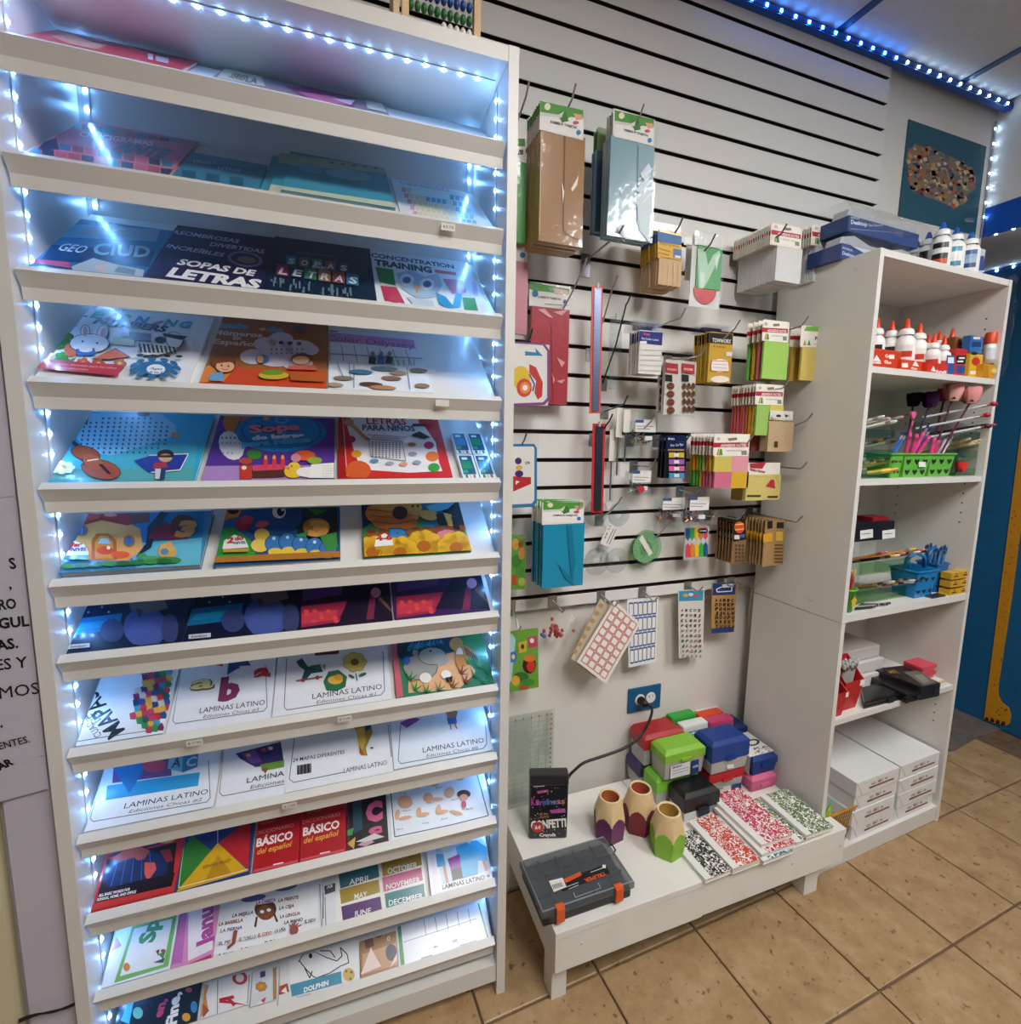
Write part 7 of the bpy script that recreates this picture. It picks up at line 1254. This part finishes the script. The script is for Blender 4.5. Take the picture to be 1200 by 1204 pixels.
case('shiny black flat case at the front of the fourth shelf', ((1016, 826), (1058, 816), (1045, 800), (1012, 808)), .022, '141316', lambda p: p.e('2a282c', 1042, 813, 10, 6, -10)); case('long black case with drawing lying across the fourth shelf', ((1066, 817), (1084, 812), (1042, 792), (1024, 796)), .03, '17161a')
case('black lettered drawing tin with gold print on top', ((1083, 808), (1106, 803), (1062, 782), (1026, 786)), .045, '1c1a1c', lambda p: (p.p('6a6862', (1062, 790), (1080, 788), (1100, 802), (1086, 806)), p.p('8a8880', (1074, 794), (1084, 793), (1092, 801), (1086, 803)), p.t('ART', (1047, 792), (1058, 791), 'a8843a', 4, .03)))
for k in range(3): tag(obj('paper_pad', MB().box(.475, .59, .012+.006*k, .11, S4+.0005+.004*k, S4+.004+.004*k, ['d8d4cc', 'c8a888', 'e0dcd4'][k], RU), 'paper'), ['grey paper pad under the pink box, lowest', 'tan paper pad under the pink box', 'white paper pad directly under the pink box'][k], 'paper pad')
q = [hit(c, 2, S4+.065) for c in ((1088, 788), (1108, 800), (1112, 794), (1096, 782))]
r = thing('pink_clip_box', 'bright pink ridged plastic box at the end of the fourth shelf', 'box', RU((.537, .07, S4+.0125)))
for k in range(4): obj('layer', MB().box(.500-.003*(k % 2), .574+.004*(k % 2), .045-.004*(k % 2), .100, S4+.0128+.012*k, S4+.0245+.012*k, ['d8485e', 'c83a52', 'e0586a', 'd8485e'][k], RU), 'plastic', r, bev=.002)
# --- bottom: paper reams and basket
def ream_mesh(root, u0, u1, z0, z1, d0, dep, slant):
    b = obj('wrapper', MB().box(u0, u1, d0, d0+dep, z0, z1, 'e6e6e6', RU), 'gloss', root, bev=.002)
    pm = MB(); T = lambda p: RU((u0+p[0]*(u1-u0), d0-.0003-p[2]*.0002, z0+p[1]*(z1-z0)))
    def rc(a, b_, c, d, col, k=0): pm.quad([T((a, c, k)), T((b_, c, k)), T((b_, d, k)), T((a, d, k))], col)
    rc(.30, .88, .28, .40, '8a4a30'); rc(.30, .42, .28, .40, '5a3424', 1); rc(.34, .44, .46, .66, 'b8b4b0'); rc(.48, .62, .46, .72, 'c8c4c0'); rc(.66, .72, .5, .66, 'a8a4a0'); rc(.5, .56, .5, .66, 'b06a58', 1)
    pm.quad([T((.0, .98, 0)), T((.012, .98, 0)), T((.15, .08, 0)), T((.135, .08, 0))], 'b4b2b0'); obj('label_print', pm, 'print', b)
for k in range(4):
    for c, (u0, u1) in enumerate(((.165, .375), (.385, .598))):
        g = random.Random(k*3+c); du = g.uniform(-.006, .006) if c == 0 else g.uniform(-.005, .0); z0 = S0+.0005+.0505*k
        r = thing('paper_ream', 'white wrapped ream of copier paper with brown printed line in the lowest shelf', 'paper ream', RU(((u0+u1)/2, .13, z0)), 'paper reams'); ream_mesh(r, u0+du, u1+du, z0, z0+.050, .006+g.uniform(0, .008), .265, 0)
        r['label'] = ['bottom', 'second lowest', 'second highest', 'top'][k]+' white paper ream in the stack '+('beside the mesh basket' if c == 0 else 'against the far shelf side')
r = thing('mesh_basket', 'amber mesh basket with bright green cards beside the paper reams', 'basket', RU((.07, .10, S0))); T = lambda u, d, z: RU((.100+u, .092+d, S0+.0006+z)); mb = MB()
for k in range(9):
    t = k/8; mb.tube([T(-.03, -.07, .008+.11*t), T(.055+.02*t, -.07-.01*t, .008+.11*t), T(.055+.02*t, .07, .008+.11*t)], .0014, 'b8842c', 5)
for k in range(10): t = k/9; mb.tube([T(-.03+.085*t, -.07, .001), T(-.03+.105*t, -.08, .118)], .0014, 'b8842c', 5); mb.tube([T(.055, -.07+.14*t, .001), T(.075, -.08+.15*t, .118)], .0014, 'b8842c', 5)
obj('mesh', mb, 'plastic', r); obj('rim', MB().tube([T(-.04, -.082, .12), T(.077, -.082, .12), T(.077, .075, .12)], .004, 'c08a30', 6), 'plastic', r)
for k, (c, ln) in enumerate((('3fb050', .0), ('a8c838', .012), ('e0d040', .004), ('48c070', .02))): tag(obj('colour_card', MB().hexa([RU(v) for v in ((.026+.012*k, .002+.004*k, S0+.001), (.056+.011*k, .002+.004*k, S0+.001), (.056+.011*k, .0045+.004*k, S0+.001), (.026+.012*k, .0045+.004*k, S0+.001), (.020+.006*k, .002+.004*k, S0+.10+.012*k), (.036+.008*k, .002+.004*k, S0+.135+.012*k), (.036+.008*k, .0045+.004*k, S0+.135+.012*k), (.020+.006*k, .0045+.004*k, S0+.10+.012*k))], c), 'plastic'), ['emerald green card in the amber basket', 'lime green card in the amber basket', 'yellow card in the amber basket', 'mint green card at the back of the amber basket'][k], 'card')
tag(obj('red_eraser', MB().box(.085, .10, .012, .024, S0+.0005, S0+.012, 'd83a24', RU), 'plastic', bev=.002), 'small red eraser before the amber basket', 'eraser')
# crumpled clear bag hanging over the top corner of the shelf unit
g = random.Random(2); mb = MB(); n, m_ = 6, 14; vs = []
for j in range(m_+1):
    for i in range(n+1): t = j/m_; vs.append(RU((RW+.004+.010*g.random()+.018*math.sin(t*3)*(.5+.5*i/n), -.012+.055*i/n*(1-.35*t)+.006*g.random(), RH+.012-.30*t+.01*g.random())))
mb.add(vs, [(j*(n+1)+i, j*(n+1)+i+1, (j+1)*(n+1)+i+1, (j+1)*(n+1)+i) for j in range(m_) for i in range(n)]); tag(obj('plastic_bag', mb, 'clear_tub', smooth=True), 'crumpled clear plastic bag hanging down the shelf unit corner', 'bag')
# ================================================================ things on the low platform
def abox(name, label, x0, x1, y0, y1, z0, h, lidc, split=.5, base='clear', tap=.006, art=None, cat='card box', group=None, flat=False):
    """index card box: clear or coloured tub, bevelled lid with front tab"""
    r = thing(name, label, cat, ((x0+x1)/2, (y0+y1)/2, z0)); z0 += .0005; zm = z0+h*split; z1 = z0+h
    tub = MB().hexa([V(p) for p in ((x0+tap, y0+tap, z0), (x1-tap, y0+tap, z0), (x1-tap, y1-tap, z0), (x0+tap, y1-tap, z0), (x0+.002, y0+.002, zm-.0005), (x1-.002, y0+.002, zm-.0005), (x1-.002, y1-.002, zm-.0005), (x0+.002, y1-.002, zm-.0005))], 'b4b2ac' if base == 'clear' else base)
    tb_ = obj('tub', tub, 'plastic', r, bev=.003); c = .012
    lid = MB(); lo = [(x0, y0), (x1, y0), (x1, y1), (x0, y1)]; hi = [(x0+c, y0+c), (x1-c, y0+c), (x1-c, y1-c*.4), (x0+c, y1-c*.4)]; zc = z1-c*.9
    lid.add([V((x, y, zm)) for x, y in lo]+[V((x, y, zc)) for x, y in lo]+[V((x, y, z1)) for x, y in hi], [(3, 2, 1, 0), (0, 1, 5, 4), (1, 2, 6, 5), (2, 3, 7, 6), (3, 0, 4, 7), (4, 5, 9, 8), (5, 6, 10, 9), (6, 7, 11, 10), (7, 4, 8, 11), (8, 9, 10, 11)], lidc)
    ld = obj('lid', lid, 'plastic', r, bev=.0015); obj('tab', MB().box((x0+x1)/2-.018, (x0+x1)/2+.018, y0-.005, y0-.0003, zm+.001, zm+.010, lidc), 'plastic', ld)
    if art: p = Print((0, y0-.0003, 0), VY); art(p); obj('label_print', p, 'print', tb_)
    return r
abox('card_box', 'card box with dark violet lid under the red lidded one', .868, 1.015, 1.205, 1.280, TZ, .086, '3a3262', .5)
abox('card_box', 'card box with lime green lid under its twin', .880, 1.032, 1.130, 1.200, TZ, .086, '7fc23c', .45)
abox('card_box', 'clear card box with red lid on top of the violet one', .872, 1.022, 1.190, 1.272, TZ+.0875, .10, 'b0252a', .55)
def a(p): p.p('e6e6e4', (788.5, 901.5), (811, 895), (811, 910), (787.5, 916)); p.p('1c3a7a', (813, 894.5), (821.5, 892.5), (821, 908), (812.5, 910)); p.t('INDEX CARD BOX', (790, 904), (801, 901), '22262e', 2.2, .04); p.l('8a8a8c', .6, (790, 907), (809, 902)); p.l('8a8a8c', .6, (790, 910), (809, 905)); p.t('OFICINA', (814, 903), (820.5, 901), 'e8ecf4', 2.6, .03)
abox('card_box', 'clear card box with lime green lid and white label on top', .891, 1.040, 1.113, 1.187, TZ+.0875, .094, '86bf36', .60, art=a)
abox('card_box', 'black lidded card box in front of the green ones', .918, 1.046, 1.050, 1.125, TZ, .080, '141416', .34, art=lambda p: (p.p('e2e0dc', (804, 958), (818, 953), (818, 961), (804, 966)), p.p('3a4458', (821, 952), (834, 947), (834, 956), (821, 961))))
abox('card_box', 'card box with red lid and white label under the blue one', 1.052, 1.190, 1.103, 1.182, TZ, .084, 'ba2226', .56, art=lambda p: (p.p('e4e2de', (837, 928), (859, 923), (859, 932), (837, 937)), p.t('INDEX CARD BOX', (838.5, 930), (850, 927.5), '22262e', 2.2, .04), p.p('1c3a7a', (861, 922.5), (871, 920), (871, 929), (861, 931.5))))
abox('card_box', 'clear card box with large royal blue lid', 1.044, 1.190, 1.090, 1.172, TZ+.0855, .105, '143a86', .40, art=lambda p: p.r('ecebe6', 854.5, 899.5, 862.5, 904, -.15))
abox('card_box', 'low clear box with grey lid under the white soap style boxes', 1.040, 1.175, 1.195, 1.280, TZ, .086, 'b8b6b2', .6)
abox('card_box', 'low clear box with grey lid beside the shelf unit back', 1.180, 1.300, 1.215, 1.280, TZ, .086, 'a8a6a2', .6)
def pbox(label, x0, x1, yt, yb, y, dep, z0, col, art=None):
    X0, X1 = hit((x0, (yt+yb)/2), 1, y).x, hit((x1, (yt+yb)/2), 1, y).x; z1 = hit(((x0+x1)/2, yt), 1, y).z
    r = thing('pencil_sharpener_box', label, 'box', ((X0+X1)/2, y+dep/2, z0)); b = obj('box', MB().box(X0, X1, y, y+dep, z0+.0005, z1, col), 'plastic', r, bev=.006)
    if art: p = Print((0, y, 0), VY); art(p); obj('label_print', p, 'print', b)
    obj('seam', MB().box(X0-.0006, X1+.0006, y-.0006, y+dep+.0006, z1-.022, z1-.0205, '5a5a58'), 'plastic', r); return r
pbox('small white plastic case with blue oval logo among the card boxes', 803, 832, 852, 871, 1.198, .035, TZ+.0875, 'e2e2de', lambda p: (p.e('3a5a98', 815, 862, 5, 2.4, -8), p.e('e8ecf0', 815, 862, 4, 1.6, -8)))
pbox('small pink plastic case beside the white one', 834, 862, 847, 864, 1.200, .035, TZ+.0875, 'c23a6a', lambda p: p.e('6a2a68', 842, 858, 5, 2, -8))
pbox('small bright green case behind the red lidded box', 790, 818, 842, 858, 1.238, .035, TZ+.0875, '2fa038'); pbox('small orange case behind the pink one', 823, 851, 840, 850, 1.240, .035, TZ+.0875, 'd84a20'); pbox('plain white case at the back between green and orange', 819, 845, 834, 846, 1.275, .012, TZ+.0875, 'e4e2de')
abox('card_box', 'dark navy card box in the back corner beside the shelf unit', 1.212, 1.300, 1.205, 1.275, TZ+.0875, .055, '102a66', .5, base='0e2456')
abox('card_box', 'pink translucent card box under the wrapped blue one', 1.197, 1.302, 1.075, 1.195, TZ, .052, 'd86a92', .35, base='cc5a84')
r = abox('card_box', 'blue card box wrapped in a black and white printed sleeve', 1.200, 1.303, 1.080, 1.198, TZ+.053, .062, '12357e', .5, base='12357e')
zz = TZ+.0530+.0628; obj('sleeve', MB().box(1.198, 1.296, 1.092, 1.20, zz, zz+.0012, 'e6e4de').box(1.1975, 1.1985, 1.092, 1.20, TZ+.056, zz, 'c8c4bc'), 'paper', r)
p = Print((0, 0, zz+.0013), (0, 0, 1)); p.p('1c1b1a', (884.5, 897), (923, 882), (931, 886.5), (893, 902)); p.e('1c1b1a', 885, 873, 8, 4, -8); p.e('e8e6e0', 885, 873, 5, 2.4, -8); g = random.Random(4)
for k in range(46): x = g.uniform(0, 1); y_ = g.uniform(0, 1); px, py = 884+26*x+3*y_, 879+10*y_-5*x; p.r('2a2826', px, py, px+g.uniform(1, 3), py+.9, -.3); p.k -= 1
p.k += 1; p.t('10 COUNT', (896, 893), (916, 886), 'e8e6e0', 2.6, .03); 
for i, v in enumerate(p.v): p.v[i] = V((min(max(v.x, 1.199), 1.2955), min(max(v.y, 1.0925), 1.1995), v.z))
obj('sleeve_print', p, 'print', r)
# marbled notebooks
def notebook(label, x0, x1, y0, y1, z0, mat, rot=0., t=.0105, strip=.020):
    c = V(((x0+x1)/2, (y0+y1)/2, z0+.0004)); ca, sa = math.cos(rot), math.sin(rot); T = F(c, V((ca, sa, 0)), V((-sa, ca, 0)), ZU); a, b = (x1-x0)/2, (y1-y0)/2
    r = thing('notebook', label, 'notebook', c); obj('pages', MB().box(-a+.001, a-.0015, -b+.0015, b-.0015, .0009, t-.0009, 'ddd8cc', T), 'paper', r)
    obj('back_cover', MB().box(-a, a, -b, b, 0, .0008, 'e2ded6', T), 'paper', r); fc = obj('front_cover', MB().box(-a, a, -b, b, t-.0008, t, 'fff', T), 'marble_'+mat, r)
    obj('spine_tape', MB().box(-a-.0006, -a+strip, -b, b, t, t+.0003, 'e8e6e2', T).box(-a-.0006, -a, -b, b, 0, t, 'e8e6e2', T), 'paper', r); return r
notebook('black and white marbled notebook by the lime green cup', .838, .922, .870, 1.012, TZ, 'black', .03); notebook('orange marbled notebook leaning over the black one', .924, 1.016, .868, 1.036, TZ, 'orange', .02, .016)
notebook('teal marbled notebook at the bottom under the pink ones', 1.022, 1.128, .864, 1.030, TZ, 'teal', .02); notebook('lower pink marbled notebook sticking out toward the platform edge', 1.026, 1.146, .872, 1.048, TZ+.0112, 'pink', 0); notebook('upper pink marbled notebook on top of its stack', 1.038, 1.152, .888, 1.080, TZ+.0224, 'pink', .02)
notebook('grey green marbled notebook mostly covered by the olive one', 1.158, 1.262, .880, 1.048, TZ, 'green', .02); notebook('olive and brown marbled notebook beside the shelf unit', 1.196, 1.300, .880, 1.040, TZ+.0112, 'green', -.01)
# pencil shaped cups
def pencup(label, cx, cy, R, H, col, inside, a0):
    r = thing('pencil_cup', label, 'pencil cup', (cx, cy, TZ)); n, m_ = 96, 56; vs = []; fs = []; cs = []
    def rad(an, t):
        k = ((an-a0) % (math.pi/3))-math.pi/6; hx = R*math.cos(math.pi/6)/math.cos(k)*1.04; w = min(1, max(0, (t-.45)/.4)); tp = 1 if t < .55 else 1-.30*((t-.55)/.45)**1.1; return (hx*(1-w)+R*.98*w)*tp*(.93+.07*min(1, t*3))
    for j in range(m_+1):
        t = j/m_
        for i in range(n): an = a0+2*math.pi*i/n; q = rad(an, t); vs.append(V((cx+q*math.cos(an), cy+q*math.sin(an), TZ+.0006+H*t)))
    for j in range(m_):
        for i in range(n):
            k = (((i+.5)/n*6) % 1); sc = .38+.24*math.sqrt(max(0, 1-(2*k-1)**2)); fs.append((j*n+i, j*n+(i+1) % n, (j+1)*n+(i+1) % n, (j+1)*n+i)); cs.append(col if (j+.5)/m_ < sc else 'e2c493')
    fs.append(tuple(range(n-1, -1, -1))); cs.append(col); obj('body', MB().add(vs, fs, cs), 'wood', r)
    q = R*.98*.70; lathe_obj('rim', [(q, H+.0006), (q*.99, H+.002), (q*.86, H+.002), (q*.82, H-.002)], 'ecd2a6', (cx, cy, TZ), r, 'wood', 28); lathe_obj('inside', [(q*.82, H-.001), (q*.80, H*.35), (.0001, H*.35)], inside, (cx, cy, TZ), r, 'wood', 28)
pencup('purple wooden cup shaped like a pencil tip', .690, 1.086, .044, .116, '6a2a5a', 'b0603a', .15); pencup('dark red wooden cup shaped like a pencil tip', .786, 1.082, .045, .120, '84202a', 'a85038', .35); pencup('lime green wooden cup shaped like a pencil tip', .812, .988, .045, .118, '86b832', 'b08a3a', .2)
# crayon tin
A, B = V((.470, 1.140, TZ+.0006)), V((.572, 1.108, TZ+.0006)); ex = (B-A).normalized(); ey = V((-ex.y, ex.x, 0)); w = (B-A).length; T = F(A, ex, ey, ZU); Hh = .190
r = thing('crayon_tin', 'black crayon tin with rainbow lettering standing on the platform', 'tin', A+ex*w/2); bd = obj('body', MB().box(0, w, 0, .036, 0, Hh*.83, '1b1a20', T), 'gloss', r, bev=.006); obj('lid', MB().box(-.0008, w+.0008, -.0008, .0368, Hh*.835, Hh, '232228', T), 'gloss', r, bev=.006)
p = Print(A-ey*.0006, -ey); 
cl = ['c04a9a', 'b85aa8', '8a6ac0', '5a7ad0', '4a90c8', '6aa0b8', 'c87a9a', 'd88a5a']
for k, ch in enumerate('Kindness'): p.t(ch, (624.5+k*5.0, 947-k*.3), (629+k*5.0, 946.7-k*.3), cl[k], 10 if k == 0 else 7, .02)
p.p('c05a9a', (631, 930), (644, 928), (645, 931), (632, 933)); p.p('b85aa0', (646, 952), (664, 950), (665, 955), (648, 956)); p.t('all the', (634, 958), (644, 957.6), 'c8924a', 3, .02); p.t('COLORS OF', (634, 961.5), (645, 961), 'c8924a', 2.4, .03); p.t('CONFETTI', (624, 974.5), (665.5, 971), 'f4f2ee', 10, .05); p.e('c0342c', 632, 972, 7, 6.4); p.t('64', (628.6, 974.5), (635.4, 974), 'f4e0d0', 4.5, .05); p.t('Crayola', (634, 983), (653, 982.4), 'f0eee8', 4, .03); g = random.Random(6)
for k in range(60): x, y_ = g.uniform(624, 665), g.uniform(925, 981); p.e(['e8e0d0', 'c86a9a', 'd8a848', '5a9ac8'][k % 4], x, y_, .7, .6, n=5); p.k -= 1
p.l('e0e0e0', .7, (627, 924.5), (640, 923.5)); obj('label_print', p, 'print', bd)
# tool organiser case
x0, x1, y0, y1, z0 = .404, .648, .893, 1.041, TZ+.0005; r = thing('organizer_case', 'flat black organizer case with smoky clear lid and orange latches', 'case', ((x0+x1)/2, (y0+y1)/2, TZ))
obj('base', MB().box(x0+.006, x1-.006, y0+.006, y1-.004, z0, z0+.026, '161618'), 'plastic', r, bev=.005); dv = MB()
for k in range(1, 5): dv.box(x0+(x1-x0)*k/5-.001, x0+(x1-x0)*k/5+.001, y0+.008, y1-.006, z0+.0262, z0+.036, '2c2e32')
for k in range(1, 3): dv.box(x0+.008, x1-.008, y0+(y1-y0)*k/3-.001, y0+(y1-y0)*k/3+.001, z0+.0262, z0+.036, '2c2e32')
obj('dividers', dv, 'plastic', r); ld = obj('lid', MB().box(x0, x1, y0, y1, z0+.027, z0+.044), 'smoke', r, bev=.004)
obj('lid_frame', MB().tube([V(q) for q in ((x0+.004, y0+.004, z0+.0445), (x1-.004, y0+.004, z0+.0445), (x1-.004, y1-.004, z0+.0445), (x0+.004, y1-.004, z0+.0445), (x0+.004, y0+.004, z0+.0445))], .0016, '8a8e92', 6), 'plastic', ld)
p = Print((0, 0, z0+.0446), (0, 0, 1)); p.p('1a1a1c', (648, 1040), (712, 1016), (717, 1027), (662, 1048)); p.p('d8562a', (660, 1035), (682, 1025), (684, 1029), (666, 1038)); p.p('e6e4e0', (645, 1036), (661, 1032), (666, 1043), (651, 1049)); p.t('TRUPER', (711, 1025), (686, 1034), 'd8562a', 5, .04); p.r('e4e2de', 708, 1017, 712, 1021); p.l('d0d0d0', .8, (694, 1026), (708, 1021)); p.l('c8c8c8', .8, (666, 1043), (680, 1038)); p.l('c8c8c8', .8, (668, 1046), (680, 1041))
for k in range(7): p.l('2a2a2a', .7, (649+k*1.7, 1041-k*.5), (651+k*1.7, 1046-k*.5))
p.l('a0a4a8', .8, (674, 1050), (676, 1056), (706, 1045), (703, 1039)); obj('label_print', p, 'print', ld)
for x in (x0+.045, x1-.045): obj('latch', MB().prism([(y0-.006, z0+.012), (y0-.0005, z0+.012), (y0-.0005, z0+.0452), (y0+.008, z0+.0452), (y0+.008, z0+.0482), (y0-.003, z0+.0482), (y0-.006, z0+.044)], x-.010, x+.010, 'e05a22', lambda p: V((p[2], p[0], p[1]))), 'plastic', r)
obj('handle', MB().tube([V((x1-.002, y1-.05, z0+.03)), V((x1+.008, y1-.045, z0+.038)), V((x1+.010, y1-.025, z0+.036)), V((x1-.002, y1-.02, z0+.03))], .0022, '1c1c1e', 6), 'plastic', r)
# ================================================================ poster, giraffe chart, abacus, notices, wires
y = YB-.003; q = [hit(c, 1, y) for c in ((1068, 141), (1159, 171), (1150, 271), (1061, 258))]; X0, X1, Z0, Z1 = q[0].x, q[1].x+.004, (q[2].z+q[3].z)/2-.005, (q[0].z+q[1].z)/2
r = thing('poster', 'teal poster with an island shaped collage of small pictures', 'poster', ((X0+X1)/2, y, Z0)); pp = obj('paper', MB().box(X0, X1, y, y+.0015, Z0, Z1, '23586c'), 'print', r); p = Print((0, y, 0), VY)
isl = [(1066, 182), (1075, 170), (1090, 174), (1104, 178), (1122, 186), (1138, 196), (1147, 206), (1146, 222), (1136, 230), (1133, 240), (1120, 244), (1106, 238), (1096, 234), (1084, 230), (1070, 224), (1068, 206)]
p.p('7c7060', *isl); g = random.Random(11); n = 0
def inside(x, y_):
    c = False; j = len(isl)-1
    for i in range(len(isl)):
        (xi, yi), (xj, yj) = isl[i], isl[j]
        if (yi > y_) != (yj > y_) and x < (xj-xi)*(y_-yi)/(yj-yi)+xi: c = not c
        j = i
    return c
while n < 260:
    x, y_ = g.uniform(1064, 1149), g.uniform(168, 246)
    if not inside(x, y_): continue
    n += 1; s = g.uniform(1.2, 3.4); c = g.choice(['b8925a', 'c8a878', '5a6068', '8a3a48', 'a8702c', '4a5a70', 'd0b890', '9a8a78', '3a4450', 'b05a3a']); p.p(c, (x-s, y_-s*.7), (x+s*.6, y_-s), (x+s, y_+s*.6), (x-s*.5, y_+s)); p.k -= g.random() < .97
p.e('6a6a70', 1139, 259, 6, 3); p.t('PUERTO RICO', (1134, 260), (1144, 262), 'c8c8c8', 1.6); obj('poster_print', p, 'print', pp)
# giraffe height chart on the blue wall
leg = [(1204, 480), (1196.5, 537), (1188.5, 600), (1157, 845), (1166, 849), (1182, 853), (1187, 851), (1189, 842), (1186, 832), (1178, 826), (1174, 818), (1173.5, 808), (1190, 700), (1203, 600), (1216, 480)]
P3 = [hit(c, 0, XR) for c in leg]; r = thing('giraffe_height_chart', 'ochre giraffe leg height chart on the dark blue wall', 'height chart', P3[3])
lg = obj('leg_panel', MB().prism([(v.y, v.z) for v in P3], 0, .004, 'fff', lambda p: V((XR-.0005-p[2], p[0], p[1]))), 'giraffe', r); p = Print((XR-.0046, 0, 0), (-1, 0, 0)); g = random.Random(13)
for k in range(34): t = g.random(); x, y_ = 1192-26*t+g.uniform(-3, 8), 600+215*t; p.e('8a3a14', x, y_, g.uniform(.5, 1.4), g.uniform(.4, 1), n=6); p.k -= 1
for k in range(8): p.e('8a3a14', g.uniform(1164, 1186), g.uniform(832, 848), 1.4, .8, n=6); p.k -= 1
p.k += 1
for k in range(4): p.p('3a2214', (1158+k*6.5, 843+k*1.6), (1162+k*6.5, 844+k*1.6), (1162+k*6.5, 848+k*1.6), (1157+k*6.5, 847+k*1.6))
p.l('2a1a10', .8, (1199, 640), (1196, 641)); obj('markings', p, 'print', lg)
# abacus on top of the bookcase
def bat(px, d): P = hitp(px, BK((0, d, 0)), BY)-BO; return P.dot(BX), P.z
dA = .035; ua, ub = bat((476, 12), dA)[0], bat((560, 35), dA)[0]; zb = 2.0205; r = thing('abacus', 'wooden abacus with rows of coloured beads on top of the bookcase', 'abacus', BK(((ua+ub)/2, dA, zb-.001)))
for u in (ua, ub): obj('post', MB().box(u-.006, u+.006, dA-.008, dA+.008, zb, zb+.26, T=BK), 'wood_pale', r)
obj('rail', MB().box(ua+.0065, ub-.0065, dA-.006, dA+.006, zb+.001, zb+.009, T=BK), 'wood_pale', r); obj('rail', MB().box(ua+.0065, ub-.0065, dA-.006, dA+.006, zb+.248, zb+.258, T=BK), 'wood_pale', r); obj('foot', MB().box(ua-.022, ua-.012, dA-.02, dA+.05, zb, zb+.26, T=BK), 'wood_pale', r)
bm = {}
for k in range(10):
    z = zb+.022+.0225*k; obj('rod', MB().tube([BK((ua+.005, dA, z)), BK((ub-.005, dA, z))], .0014, 'c8b088', 6), 'wood', r); c = ['e6e2da', '2a6a38', '1f4a98', 'b02434', 'd8a420'][k % 5]; nl = [0, 0, 3, 0, 2][k % 5]; nr = [5, 10, 7, 10, 8][k % 5]
    for i in range(nl+nr):
        u = (ua+.014+.0118*i) if i < nl else (ub-.014-.0118*(i-nl)); pos = BK((u, dA, z))
        if c not in bm: o = obj('bead', MB().ball(pos, .0075, c, 10, 6, (.75, 1, 1.15)), 'plastic', r, smooth=True); bm[c] = (o.data, pos)
        else: o = bpy.data.objects.new('bead', bm[c][0]); COL.objects.link(o); o.parent = r; o.location = V(pos)-V(bm[c][1])
# printed notices on the panel left of the bookcase
yn = PY0-.0052
def notice(label, x1, zt_, zb_, arts, lift=0., tilt=0.):
    r = thing('notice_sheet', label, 'notice', (-.56, yn, zb_)); yy = yn-lift; s = obj('sheet', MB().hexa([V(v) for v in ((-.72, yy-.0004, zb_-.03), (x1, yy-.0004, zb_), (x1, yy, zb_), (-.72, yy, zb_-.03), (-.72, yy-.0004, zt_), (x1, yy-.0004, zt_), (x1, yy, zt_), (-.72, yy, zt_))], 'c3bfcc'), 'paper', r)
    p = Print((0, yy-.0005, 0), VY)
    for tx, a, b, h, bo in arts: p.t(tx, a, b, '16161c', h, bo)
    if p.v: obj('lettering', p, 'print', s)
yz = lambda px: hit(px, 1, yn).z
notice('white notice sheet with large black printed lines beside the bookcase', -.4665, yz((10, 440)), yz((50, 888)), [('S', (12, 669), (20, 668), 14, .03), (',', (11, 692), (14, 691.5), 12, .03), ('RO', (-1, 717), (20, 715), 13, .03), ('GUL', (-1, 739), (35, 735.5), 13, .035), ('AS.', (-3, 765), (22, 761), 13, .03), ('ES Y', (-4, 788), (33, 784), 14, .01), ('EMOS', (-12, 823), (47, 815), 15, .0), ('.', (1, 855), (4, 854.5), 14, .03), ('ENTES.', (0, 881), (36, 872), 9, .01)])
notice('lower notice sheet with one black word beside the bookcase', -.4665, yz((50, 889)), yz((56, 927)), [('AR', (-1, 906), (17, 898), 10, .05)], .0006)
notice('plain sheet overlapping the printed notice at its upper corner', hit((10, 500), 1, yn).x, yz((5, 380)), yz((8, 583)), [], .001)
for k, off in ((0, 0), (1, 3)):
    pts = [hit(c, 1, yn-.004) for c in ((22, 1199+off), (40, 1193+off*.5), (62, 1190-off*.4), (78, 1184+off*.4), (94, 1177+off*.5))]; tag(obj('black_wire', MB().tube(smoothp(pts), .0016, '1a1a1c', 6), 'plastic'), ['upper thin black wire running to the bookcase foot', 'lower thin black wire running to the bookcase foot'][k], 'wire')
# price tickets on the shelf lips
for k, (rw, x, y_, tx) in enumerate(((1, 527, 266, '$3.75'), (7, 228, 868, '$ 7.00'), (7, 405, 836, '$ 7.00'), (8, 340, 941, '$ 7.00'), (3, 520, 471, ''))):
    pl = BK((0, -.0004, ZT[rw])); nn = (-BY*.99+ZU*.0).normalized(); P0 = hitp((x, y_), pl, nn); z = ZT[rw]-.009; u = (P0-BO).dot(BX)
    dd = .004*.009/.025; sl = .004/.025; T = lambda a, b: BK((u+a, (.009-b)*sl-.0007, z+b))
    rt = tag(obj('price_ticket', MB().hexa([T(-.013, -.006), T(.013, -.006), T(.013, .006), T(-.013, .006)]+[v-BY*.0003 for v in (T(-.013, -.006), T(.013, -.006), T(.013, .006), T(-.013, .006))], 'e8e6e0'), 'paper'), ['white price ticket under the periodic table card', 'white price ticket under the abc drawing book', 'white price ticket under the toy horse drawing book', 'white price ticket under the palette drawing book', 'blank white ticket under the bakery colouring book'][k], 'price ticket')
    if tx:
        vs, fs, W = textmesh(tx, .0, 0.); mb = MB().add([BK((u-.010+a*.02/W, (.009-(b*.006-.002))*sl-.0012, z-.002+b*.006)) for a, b in vs], fs, '4a4a4a'); obj('price_print', mb, 'print', rt)
